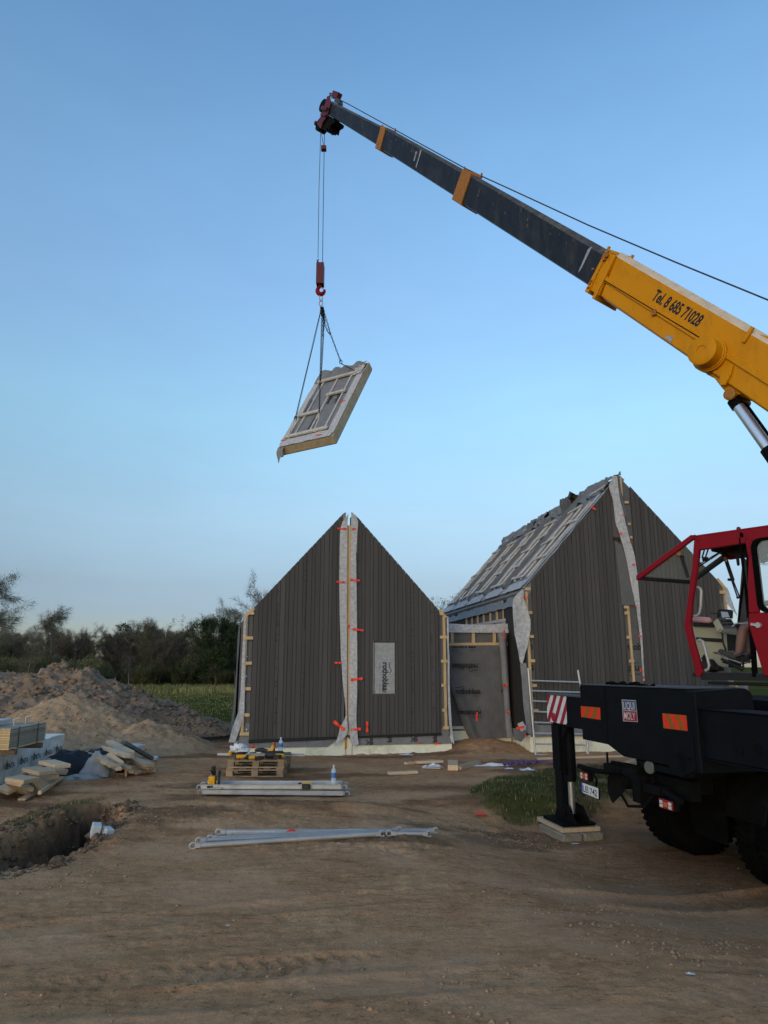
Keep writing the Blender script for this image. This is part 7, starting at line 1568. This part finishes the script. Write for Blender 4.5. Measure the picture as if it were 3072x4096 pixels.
# crate of rails and short blocks (front pile)
d7 = lambda x, y: (x*.4219, 2800+y*.4219)
def pz(x, y, z): return onz(*d7(x, y), z)
def pile(lst, group, nm='timber_offcut', cat='timber offcut'):
    for (a, za, b, zb_, w, h_, lb, rl) in lst: plank(nm, lb, cat, pz(*a, za), pz(*b, zb_), w, h_, 'pine_x', group=group, roll=rl)
gl = 'pale pine offcut lying in the slatted heap in front of the wrapped bundle'
pile([((120, 760), .30, (470, 565), .30, .05, 0.055, 'long upright pale rail along the back of the front timber heap', 0), ((375, 880), .10, (570, 740), .10, .05, 0.055, 'long rail along the right front of the front timber heap', 0),
      ((205, 945), .02, (590, 735), .04, .11, 0.030, 'thin plank lying on the earth along the near side of the front heap', 0),
      ((125, 740), .38, (300, 765), .36, .30, 0.055, 'broad pale block on top at the left end of the front heap', 0), ((290, 650), .40, (455, 690), .38, .28, 0.055, 'broad pale block with a crack on top in the middle of the front heap', 0), ((440, 585), .42, (595, 630), .40, .26, 0.055, 'broad pale block on top at the right end of the front heap', 0),
      ((35, 810), .16, (150, 850), .12, .26, 0.055, 'pale block at the far left foot of the front heap', .3), ((130, 790), .24, (215, 875), .06, .26, 0.055, 'pale block tipped down at the left front of the front heap', .2), ((225, 830), .14, (300, 835), .12, .24, 0.055, gl, .1), ((340, 730), .26, (425, 840), .08, .24, 0.055, 'pale block tipped steeply on end in the middle of the front heap', .3),
      ((440, 650), .28, (590, 680), .26, .22, 0.055, gl, 0), ((410, 720), .2, (490, 740), .2, .24, 0.050, gl, .1), ((470, 690), .2, (600, 690), .16, .18, 0.055, gl, 0), ((260, 700), .27, (330, 720), .27, .12, 0.050, gl, 0)], 'pine offcuts in the front timber heap')
gl2 = 'pale pine offcut stacked in the fanned heap beside the black tarpaulin'
pile([((770, 480), .14, (960, 450), .14, 0.09, .08, 'yellowish plank at the back left of the fanned heap', 0), ((1035, 395), .42, (1240, 500), .36, 0.14, .06, 'broad plank on the crest of the fanned heap', 0), ((985, 450), .44, (1210, 535), .36, 0.12, .06, 'long plank with dark edge on top of the fanned heap', 0), ((1060, 440), .40, (1240, 540), .34, 0.12, .05, gl2, 0),
      ((830, 495), .34, (1070, 590), .30, 0.12, .06, 'longest plank reaching left over the tarpaulin in the fanned heap', 0), ((790, 520), .20, (930, 570), .22, 0.12, .05, 'plank at the left foot of the fanned heap', 0), ((895, 480), .30, (1090, 570), .28, 0.09, .05, gl2, 0), ((950, 470), .34, (1120, 560), .30, 0.10, .05, gl2, 0),
      ((1105, 570), .24, (1230, 590), .22, 0.17, .05, gl2, 0), ((1190, 600), .18, (1260, 610), .16, 0.14, .07, gl2, 0), ((1055, 640), .12, (1160, 645), .12, 0.06, .07, 'short stubby batten at the front of the fanned heap', 0), ((1110, 665), .06, (1170, 670), .06, 0.07, .06, gl2, 0), ((1190, 655), .10, (1195, 695), .08, 0.04, .12, gl2, 0),
      ((1240, 650), .12, (1320, 690), .06, 0.14, .05, 'plank end sloping to the earth at the front of the fanned heap', .1), ((1260, 560), .26, (1420, 620), .20, 0.19, .06, 'wide grey-topped block at the right of the fanned heap', 0), ((1300, 620), .16, (1440, 640), .14, 0.14, .06, gl2, 0), ((1345, 650), .10, (1450, 650), .10, 0.14, .05, gl2, 0), ((1390, 670), .05, (1470, 665), .05, 0.12, .06, 'small block at the right foot of the fanned heap', 0), ((1265, 580), .12, (1330, 640), .1, 0.12, .06, gl2, 0), ((1100, 700), .02, (1250, 705), .02, 0.10, .03, 'grey plank lying flat on the earth under the fanned heap', 0)], 'pine offcuts in the fanned timber heap')
rb_ = random.Random(5)
for k in range(14):
    u = k/13; ax_, ay_ = 900+230*u+rb_.uniform(-25, 25), 545+10*math.sin(u*3)+rb_.uniform(-45, 30); z_ = .10+.30*math.sin(math.pi*min(1, .25+u*.7))*rb_.uniform(.5, 1)
    pile([((ax_, ay_), z_+.03, (ax_+rb_.uniform(120, 210), ay_+rb_.uniform(50, 105)), max(.03, z_-rb_.uniform(.02, .10)), rb_.uniform(.08, .14), .05, gl2, rb_.uniform(-.3, .3))], 'pine offcuts in the fanned timber heap')
rb_ = random.Random(9)
for k in range(7):
    ax_, ay_ = 130+55*k+rb_.uniform(-20, 20), 800-22*k+rb_.uniform(-15, 25); z_ = rb_.uniform(.06, .2)
    pile([((ax_, ay_), z_, (ax_+rb_.uniform(70, 120), ay_+rb_.uniform(-20, 40)), z_-.03, rb_.uniform(.1, .2), .05, gl, rb_.uniform(-.4, .4))], 'pine offcuts in the front timber heap')
plank('plastic_channel', 'dark grey slotted channel leaning over the right end of the fanned heap', 'channel', pz(1165, 395, .50), pz(1440, 555, .12), .16, .07, 'channel', bevel=.012)
plank('foam_board', 'white foam board poking out behind the grey channel', 'foam board', pz(1235, 425, .28), pz(1345, 440, .26), .24, .05, 'foam_white')
p = pz(1470, 552, .06); m_ = MB(); m_.blob(p, (.08, .06, .05), 9, .3); tag(m_.build('crushed_cup', mt['plastic_white'], origin=tuple(p)), 'small crushed white cup at the foot of the grey channel', 'cup')
# black tarpaulin and grey sheet
def crump(label, name, m, c, lx, ly, hgt, seed, rz=0., n=30, cat='tarpaulin', p=1.0):
    mb = MB(); ca, sa = math.cos(rz), math.sin(rz); g0 = gz(c[0], c[1])
    def fn(u, v):
        a, b = (u-.5)*2, (v-.5)*2; e = max(0, 1-(abs(a)**2.6+abs(b)**2.6)); nz = .8*mnoise.noise(Vector((a*1.5+seed, b*1.5, seed)))+.55*(.35-abs(mnoise.noise(Vector((a*2.6+b*1.2, b*2.6+seed, 2)))))+.12*mnoise.noise(Vector((a*6, b*6, seed)))
        z = g0+.01+hgt*e**.6*(.55+.55*nz); jx = .10*mnoise.noise(Vector((a*2, b*2, seed+5))); x, y = a*lx/2+jx, b*ly/2+jx; return A(c[0]+x*ca-y*sa, c[1]+x*sa+y*ca, max(z, g0+.005))
    mb.sheet(fn, n, n); return tag(mb.build(name, mt[m], origin=(c[0], c[1], g0)), label, cat)
c = pz(800, 690, 0); crump('crumpled black tarpaulin lying between the two timber heaps', 'black_tarpaulin', 'tarp', c+A(.05, .1, 0), 1.9, 1.0, .60, 3, .1, 40)
c = pz(905, 728, .0); crump('silver-grey sheet thrown over the black tarpaulin', 'grey_sheet', 'foil_grey', c+A(0, .10, 0), .55, .42, .56, 7, -.2, 30, 'sheet'); c = pz(790, 745, 0); crump('low pale end of sheeting at the front edge of the black tarpaulin', 'grey_sheet', 'foil_grey', c, .6, .28, .12, 11, .1, 20, 'sheet')
p = onz(20, 2990, BH+.06); m_ = MB(); ring(m_, p+UP*.1, .10, .14, .008, .3); tag(m_.build('wire_loop', mt['rope'], origin=tuple(p)), 'thin wire loop standing beside the board stack', 'wire')
# ================================================================== CRANE OPERATOR
def skinned(name, pts, edges, radii, m, parent, root=0, sub=2):
    o0 = A(parent['_o']) if parent is not None else A(pts[root])
    me = bpy.data.meshes.new(name); me.from_pydata([tuple(A(p)-o0) for p in pts], edges, []); me.materials.append(mt[m])
    o = bpy.data.objects.new(name, me); COL.objects.link(o); o['_o'] = [float(x) for x in o0]
    if parent is not None: o.parent = parent
    else: o.location = o0
    sk = o.modifiers.new('skin', 'SKIN'); sk.use_smooth_shade = True
    lay = me.skin_vertices[0] if len(me.skin_vertices) else None
    if lay is None:
        bm = bmesh.new(); bm.from_mesh(me); bm.verts.layers.skin.verify(); bm.to_mesh(me); bm.free(); lay = me.skin_vertices[0]
    for i, r in enumerate(radii): lay.data[i].radius = (r, r) if not hasattr(r, '__len__') else r
    lay.data[root].use_root = True
    s_ = o.modifiers.new('sub', 'SUBSURF'); s_.levels = sub; s_.render_levels = sub
    return o
def person():
    kn = cb(1345, 1440, .36); an = cb(1275, 1795, .33); hp_ = kn-HV*.44+UP*.03-NV*.06; toe = cb(1025, 1745, .36); heel = an-UP*.05+HV*-.03
    pel = hp_-NV*.10+UP*.02; hp2 = hp_-NV*.20; kn2 = hp2+HV*.43-NV*.03; an2 = A(kn2)+HV*.10-UP*.40; toe2 = an2+HV*.2-UP*.05
    wa = pel-HV*.05+UP*.20; chs = pel-HV*.11+UP*.42; nk = pel-HV*.12+UP*.58; sh1 = chs+NV*.19+UP*.08; sh2 = chs-NV*.19+UP*.08; el1 = sh1+HV*.10-UP*.27+NV*.03; el2 = sh2+HV*.12-UP*.27
    wr1 = el1+HV*.24+UP*.01-NV*.05; wr2 = el2+HV*.24+UP*.04+NV*.03; hd1 = nk+UP*.10+HV*.02; hd2 = nk+UP*.22+HV*.03
    P_ = [pel, wa, chs, nk, hd1, hd2, hp_, (hp_+kn)/2, kn, kn+(an-kn)*.35, an, hp2, kn2, kn2+(an2-kn2)*.35, an2, sh1, el1, wr1, sh2, el2, wr2, an+unit(toe-an)*.1-UP*.02, toe, an2+unit(toe2-an2)*.1, toe2, wr1+HV*.07, wr2+HV*.07]
    E_ = [(0, 1), (1, 2), (2, 3), (3, 4), (4, 5), (0, 6), (6, 7), (7, 8), (8, 9), (9, 10), (0, 11), (11, 12), (12, 13), (13, 14), (2, 15), (15, 16), (16, 17), (2, 18), (18, 19), (19, 20), (10, 21), (21, 22), (14, 23), (23, 24), (17, 25), (20, 26)]
    rad = [.13, .13, .15, .06, .085, .095, .10, .09, .075, .076, .048, .10, .065, .064, .042, .07, .048, .03, .07, .048, .03, .02, .015, .02, .015, .035, .035]
    root = skinned('person', P_, E_, rad, 'skin', None, 0)
    tag(root, 'seated crane operator with a bare shin, black shorts and dark work shoes', 'person')
    # fingers as separate tapering chains rooted in the palms
    for w, s_ in ((wr1, 1), (wr2, -1)):
        pts, ed, rr_ = [], [], []
        for k in range(4):
            b = w+HV*.085+NV*(.027-.018*k); L_ = (.07, .08, .075, .06)[k]; i = len(pts)
            pts += [b-HV*.02, b+HV*L_*.4-UP*.004, b+HV*L_*.75-UP*.025, b+HV*L_*.85-UP*.05]; rr_ += [.011, .0095, .009, .008]; ed += [(i, i+1), (i+1, i+2), (i+2, i+3)]
        i = len(pts); b = w+HV*.045+NV*(.035*s_*-1); pts += [b, b+HV*.03+NV*(-.025*s_), b+HV*.06+NV*(-.022*s_)-UP*.015]; rr_ += [.013, .011, .009]; ed += [(i, i+1), (i+1, i+2)]
        skinned('fingers', pts, ed, rr_, 'skin', root, 0, 1)
    skinned('shirt', [pel+UP*.05, wa, chs, nk-UP*.06, sh1, (sh1+el1)/2, sh2, (sh2+el2)/2], [(0, 1), (1, 2), (2, 3), (2, 4), (4, 5), (2, 6), (6, 7)], [.15, .15, .17, .09, .09, .075, .09, .075], 'cloth_black', root)
    skinned('shorts', [pel, pel+UP*.08, hp_, (hp_+kn)/2, kn-(kn-hp_)*.16, hp2, (hp2+kn2)/2, kn2-(kn2-hp2)*.16], [(0, 1), (0, 2), (2, 3), (3, 4), (0, 5), (5, 6), (6, 7)], [.15, .145, .115, .105, .092, .115, .105, .092], 'cloth_black', root)
    for a_, t_, k_ in ((an, toe, kn), (an2, toe2, kn2)):
        d = unit(t_-a_); sh = skinned('shoe', [a_-d*.04-UP*.07, a_-d*.01+UP*.02, a_+d*.09-UP*.03, a_+d*.19-UP*.035, t_], [(0, 1), (0, 2), (2, 3), (3, 4)], [.055, .058, .056, .054, .042], 'shoe', root)
        m_ = MB()
        for k in range(4): p = a_+d*(.07+.035*k)+UP*(.03-.009*k); m_.tube([p-NV*.035-UP*.01, p+UP*.008, p+NV*.035-UP*.01], .005, 4)
        m_.tube([a_-d*.06-UP*.10+NV*.03, a_+d*.12-UP*.085+NV*.045, t_-UP*.03+NV*.03], .008, 5); m_.build('lace', mt['shoe_line'], root)
        skinned('sock', [a_+(k_-a_)*.08, a_+(k_-a_)*.02], [(0, 1)], [.05, .052], 'cloth_black', root, 0, 1)
    m_ = MB(); m_.blob(hd2+UP*.035-HV*.015, (.10, .10, .09), 3, .06); m_.build('hair', mt['hair'], root)
    m_ = MB(); f = hd2+HV*.095-UP*.03; m_.blob(f, (.018, .018, .026), 1, .05); 
    for s_ in (-1, 1): m_.blob(hd2-UP*.02+NV*s_*.098, (.018, .012, .03), 2, .05)
    m_.build('nose_and_ears', mt['skin'], root)
    m_ = MB()
    for s_ in (-1, 1): m_.blob(hd2+HV*.085+NV*s_*.035-UP*.0, (.011, .011, .009), 2, .02)
    m_.beam(hd2+HV*.088-UP*.065-NV*.022, hd2+HV*.088-UP*.065+NV*.022, .008, .008); m_.build('eyes', mt['hair'], root)
person()

# ================================================================== TREES
def tube_np(pts, rs, n):
    pts = np.asarray(pts); m = len(pts); d = np.gradient(pts, axis=0); d /= np.linalg.norm(d, axis=1)[:, None]+1e-9
    ref = np.where(np.abs(d[:, 2:3]) < .9, np.array([[0, 0, 1.]]), np.array([[1., 0, 0]])); x = np.cross(d, ref); x /= np.linalg.norm(x, axis=1)[:, None]+1e-9; y = np.cross(d, x)
    a = np.arange(n)*2*np.pi/n; V = pts[:, None]+(x[:, None]*np.cos(a)[None, :, None]+y[:, None]*np.sin(a)[None, :, None])*np.asarray(rs)[:, None, None]
    i = np.arange(m-1)[:, None]*n; k = np.arange(n)[None]; F = np.stack([i+k, i+(k+1) % n, i+n+(k+1) % n, i+n+k], -1).reshape(-1, 4)
    return V.reshape(-1, 3), F
def gen_tree(seed, Hh, kind):
    """returns dict: trunk (V,F), twig cards (V,F,tint), leaf cards (V,F,tint)"""
    r = np.random.default_rng(seed); TV_, TF_ = [], []; tips = []
    def addt(p, rs, n):
        V, F = tube_np(p, rs, n); TF_.append(F+sum(len(v) for v in TV_)); TV_.append(V)
    def limb(p, d, L_, r0, lev, maxlev, up, n):
        k = 5 if lev == 0 else 4; pts = [p]; dd = d.copy()
        for i in range(k):
            dd = dd+r.normal(size=3)*(.06 if lev == 0 else .16)+np.array([0, 0, up*(.10 if lev else .0)]); dd /= np.linalg.norm(dd); pts.append(pts[-1]+dd*L_/k)
        rs = np.linspace(r0, r0*(.25 if lev else .3), k+1); addt(pts, rs, n); return np.array(pts), dd
    cfg = dict(birch=(17, .28, .97, .27, -.25, 5), alder=(15, .30, .9, .36, .5, 5), oak=(12, .30, .8, .62, .25, 6), bush=(9, .02, .7, .75, .6, 5), pine=(18, .30, .98, .44, .12, 5), spruce=(34, .08, .98, .30, -.25, 0))[kind]
    nb, z0, z1, spread, up, nsub = cfg
    trunks = 1 if kind != 'bush' else 6
    for t in range(trunks):
        d0 = np.array([r.normal()*.05, r.normal()*.05, 1.]) if trunks == 1 else np.array([r.normal()*.5, r.normal()*.5, 1.]); d0 /= np.linalg.norm(d0)
        tr, _ = limb(np.array([r.normal()*.3, r.normal()*.3, -.2]) if trunks > 1 else np.array([0, 0, -.3]), d0, Hh, Hh*.013 if kind != 'bush' else Hh*.008, 0, 2, 0, 6)
        for b in range(nb if trunks == 1 else 4):
            f = z0+(z1-z0)*((b+r.random())/max(1, (nb if trunks == 1 else 4))); i = min(int(f*5), 4); p = tr[i]+(tr[i+1]-tr[i])*(f*5-i)
            az = r.random()*6.283 if kind != 'spruce' else b*2.4; env = (math.sin(math.pi*min(1, .15+.85*(1-(f-z0)/(z1-z0+.01)))) if kind not in ('spruce', 'pine') else ((1.05-(f-z0)/(z1-z0)) if kind == 'spruce' else (.55+.45*math.sin(math.pi*(f-z0)/(z1-z0)))))
            L_ = Hh*spread*(.35+.65*env)*(.7+.5*r.random())
            tilt = {'birch': .9, 'alder': 1.0, 'oak': .6, 'bush': .9, 'pine': .35, 'spruce': -.1}[kind]
            d = np.array([math.cos(az), math.sin(az), tilt]); d /= np.linalg.norm(d)
            br, bd_ = limb(p, d, L_*.9, Hh*.0045*(1.3-f*.7), 1, 2, up, 4)
            tips += [(br[q], unit(br[min(q+1, 4)]-br[q-1]), .6+.4*q/4) for q in ((2, 3, 4) if kind != 'spruce' else (1, 2, 3, 4))]
            for s_ in range(nsub):
                q = r.integers(1, 5); d2 = unit(br[q]-br[q-1])+r.normal(size=3)*.6; d2[2] += .25 if kind != 'birch' else 0.; d2 = unit(d2)
                sb, _ = limb(br[q], d2, L_*.42*(.6+.6*r.random()), Hh*.0018, 2, 2, up*1.2, 3); tips += [(sb[k2], unit(sb[k2]-sb[k2-1]), 1.) for k2 in (2, 3, 4)]
    tp = np.array([t[0] for t in tips]); td = np.array([t[1] for t in tips]); n = len(tp)
    def cards(per, ln, w, spread_, droop, tri=True):
        i = np.repeat(np.arange(n), per); m = len(i); c = tp[i]+r.normal(size=(m, 3))*spread_*Hh; d = td[i]+r.normal(size=(m, 3))*.75; d[:, 2] -= droop; d /= np.linalg.norm(d, axis=1)[:, None]
        s_ = np.cross(d, r.normal(size=(m, 3))); s_ /= np.linalg.norm(s_, axis=1)[:, None]+1e-9; l = ln*(.5+r.random(m))[:, None]; ww = w*(.6+.8*r.random(m))[:, None]
        V = np.stack([c-s_*ww/2, c+s_*ww/2, c+d*l], 1).reshape(-1, 3); F = np.arange(m*3).reshape(-1, 3); return V, F, r.random(m)
    out = {'trunk': (np.concatenate(TV_), np.concatenate(TF_))}
    k = Hh/11
    if kind == 'birch': out['twig'] = cards(16, .9*k, .022*k, .015, .75); out['leaf'] = cards(9, .13*k, .09*k, .02, .4)
    elif kind == 'alder': out['twig'] = cards(16, .7*k, .022*k, .014, -.1); out['leaf'] = cards(6, .12*k, .10*k, .02, 0)
    elif kind == 'oak': out['twig'] = cards(14, .55*k, .02*k, .015, 0); out['leaf'] = cards(14, .16*k, .14*k, .022, 0)
    elif kind == 'bush': out['twig'] = cards(12, 1.2*k, .05*k, .03, 0); out['leaf'] = cards(18, .40*k, .32*k, .05, 0)
    elif kind == 'pine': out['twig'] = cards(1, .4*k, .05*k, .02, 0); out['leaf'] = cards(46, .45*k, .12*k, .034, -.5)
    else: out['twig'] = cards(1, .4*k, .04*k, .01, 0); out['leaf'] = cards(20, .5*k, .12*k, .018, .25)
    return out
def place_tree(name, label, cat, pos, tree, mats, group=None, rz=0., sc=1.):
    t_ = thing(name, label, cat, tuple(pos), group); t_.rotation_euler = (0, 0, rz); t_.scale = (sc,)*3
    for pn, key, m in (('trunk', 'trunk', mats[0]), ('twigs', 'twig', mats[1]), ('crown', 'leaf', mats[2])):
        if key in tree:
            V, F = tree[key][0], tree[key][1]; o = raw_obj(pn, V, F, mt[m], tint=tree[key][2] if len(tree[key]) > 2 else None, smooth=(pn == 'trunk')); o.parent = t_
    return t_
def at_ground(px, Y): 
    x = aty(px, 2650, Y)[0]; return A(x, Y, gz(x, Y))
def top_h(px, py, Y): p = aty(px, py, Y); return p[2]-gz(p[0], Y)
TREES = [('birch', 'birch_tree', 'tall pale birch cut off by the left edge of the view', 'tree', -48, 72, 2225, ('bark_birch', 'twig_pale', 'leaf_pale'), 5),
         ('birch', 'birch_tree', 'slim white-stemmed birch with drooping crown rising above the wood', 'tree', 172, 92, 2398, ('bark_birch', 'twig_pale', 'leaf_pale'), 6),
         ('birch', 'birch_tree', 'second white birch stem standing close beside the slim drooping one', 'tree', 196, 92.6, 2440, ('bark_birch', 'twig', 'leaf_pale'), 16),
         ('pine', 'pine_tree', 'dark green pine with forked reddish trunk at the field edge left of the narrow house', 'tree', 868, 84, 2440, ('bark_pine', 'bark_pine', 'leaf_dark'), 7),
         ('pine', 'pine_tree', 'smaller dark pine between the forked pine and the narrow house', 'tree', 942, 90, 2452, ('bark_pine', 'bark_pine', 'leaf_dark'), 17),
         ('alder', 'bare_tree', 'thin pale leafless tree against the sky just left of the narrow house', 'tree', 955, 96, 2376, ('bark_birch', 'twig_pale', 'leaf_pale'), 8),
         ('birch', 'birch_tree', 'thin birch stem beside the left eave of the narrow house', 'tree', 992, 88, 2392, ('bark_birch', 'twig_pale', 'leaf_pale'), 9),
         ('alder', 'bare_tree', 'tall leafless tree behind the left roof slope of the narrow house', 'tree', 1078, 80, 2262, ('bark_birch', 'twig_pale', 'leaf_dark'), 10),
         ('oak', 'pale_tree', 'round pale twiggy tree standing out of the top of the wood', 'tree', 498, 128, 2462, ('bark', 'twig_pale', 'leaf_pale'), 11),
         ('oak', 'broadleaf_tree', 'green leafy tree between the narrow house and the tall house', 'tree', 1775, 75, 2368, ('bark', 'twig', 'leaf_spring'), 12),
         ('birch', 'sapling', 'young white sapling behind the orange clay heap', 'sapling', 104, 58, 2612, ('bark_birch', 'twig', 'leaf_pale'), 13),
         ('birch', 'birch_tree', 'pale thin birch stem low in the middle of the wood', 'tree', 524, 90, 2600, ('bark_birch', 'twig', 'leaf_spring'), 14),
         ('alder', 'spring_tree', 'yellow-green budding tree in the wood above the stake', 'tree', 360, 98, 2492, ('bark', 'twig', 'leaf_pale'), 15),
         ('alder', 'spring_tree', 'yellow-green budding tree in the wood right of the stake', 'tree', 432, 100, 2478, ('bark', 'twig', 'leaf_pale'), 25),
         ('spruce', 'spruce_tree', 'narrow dark spruce at the skyline right of the drooping birch', 'tree', 462, 126, 2482, ('bark', 'twig', 'leaf_dark'), 18)]
for kind, nm, lb, cat, px, Y, ytop, mats, sd_ in TREES:
    hh_ = top_h(px, ytop, Y); tr_ = gen_tree(sd_, 1.0*hh_*.93, kind)
    zt_m = max(tr_['twig'][0][:, 2].max(), tr_['leaf'][0][:, 2].max()); place_tree(nm, lb, cat, at_ground(px, Y), tr_, mats, sc=hh_/zt_m)
# the wood itself: one mass of bare and budding trees with undergrowth
tmpl = [gen_tree(100+i, h_, k) for i, (k, h_) in enumerate((('alder', 11), ('alder', 10), ('birch', 11), ('birch', 12), ('oak', 10), ('spruce', 11), ('bush', 3.2), ('bush', 4.2), ('alder', 9), ('oak', 9)))]
def wood(name, label, n, xr, yr, wts, smin, smax, cols, seed):
    r = np.random.default_rng(seed); acc = {k: [[], [], []] for k in ('trunk', 'twig', 'leaf')}; off = {k: 0 for k in acc}
    mi = {k: [] for k in acc}
    for i in range(n):
        Y = yr[0]+(yr[1]-yr[0])*r.random(); x = xr(Y)[0]+(xr(Y)[1]-xr(Y)[0])*(i+r.random())/n if False else xr(Y)[0]+(xr(Y)[1]-xr(Y)[0])*r.random(); k = r.choice(len(tmpl), p=wts); t = tmpl[k]
        s_ = smin+(smax-smin)*r.random(); s_ *= .92+.25*float(fbm(x*.06, Y*.02, 2, 7)); a = r.random()*6.283; ca, sa = math.cos(a), math.sin(a); M_ = np.array([[ca, -sa, 0], [sa, ca, 0], [0, 0, 1]])*s_; pos = np.array([x, Y, gz(x, Y)])
        for key in acc:
            V = t[key][0] @ M_.T+pos; F = t[key][1]; acc[key][0].append(V); acc[key][1].append(F+off[key]); off[key] += len(V)
            acc[key][2].append(np.clip((t[key][2] if len(t[key]) > 2 else np.full(len(F), .5))*.6+.4*r.random(), 0, 1)); mi[key].append(np.full(len(F), cols(k, r), np.int32))
    V4 = np.concatenate(acc['trunk'][0]); F4 = np.concatenate(acc['trunk'][1]); V3 = np.concatenate(acc['twig'][0]+acc['leaf'][0]); F3 = np.concatenate(acc['twig'][1]+[f+off['twig'] for f in acc['leaf'][1]])
    tw_mi = np.zeros(off['twig']//3, np.int32); lf_mi = np.concatenate(mi['leaf'])
    Ftr = np.concatenate([F4[:, [0, 1, 2]], F4[:, [0, 2, 3]]]); Vall = np.concatenate([V4, V3]); Fall = np.concatenate([Ftr, F3+len(V4)])
    mi_all = np.concatenate([np.full(len(Ftr), 4, np.int32), tw_mi, lf_mi]); ti = np.concatenate([np.full(len(Ftr), .5)]+acc['twig'][2]+acc['leaf'][2])
    o = raw_obj(name, Vall, Fall, [mt['twig'], mt['leaf_spring'], mt['leaf_pale'], mt['leaf_dark'], mt['bark']], mi_all, tint=ti); tag(o, label, None, None, 'stuff')
def cols_(k, r):
    if k == 5: return 3
    if k in (2, 3): return 2 if r.random() < .5 else 1
    return 1 if r.random() < .65 else (2 if r.random() < .3 else 3)
wood('wood', 'brown and green mass of bare and budding trees beyond the field', 270, lambda Y: (-.72*Y, .16*Y), (100, 132), [.22, .18, .11, .08, .09, .05, .0, .02, .16, .09], .60, .82, cols_, 5)
wood('undergrowth', 'tangled bushes along the foot of the wood', 170, lambda Y: (-.72*Y, .14*Y), (94, 106), [.06, .04, .02, .0, .0, .0, .42, .36, .08, .02], .5, .95, cols_, 6)
wood('thicket', 'low green bushes at the field edge behind the soil heaps', 20, lambda Y: (-.56*Y, -.40*Y), (58, 72), [.0, .0, .0, .0, .0, .0, .6, .4, .0, .0], .6, .85, lambda k, r: 1 if r.random() < .6 else 2, 8)
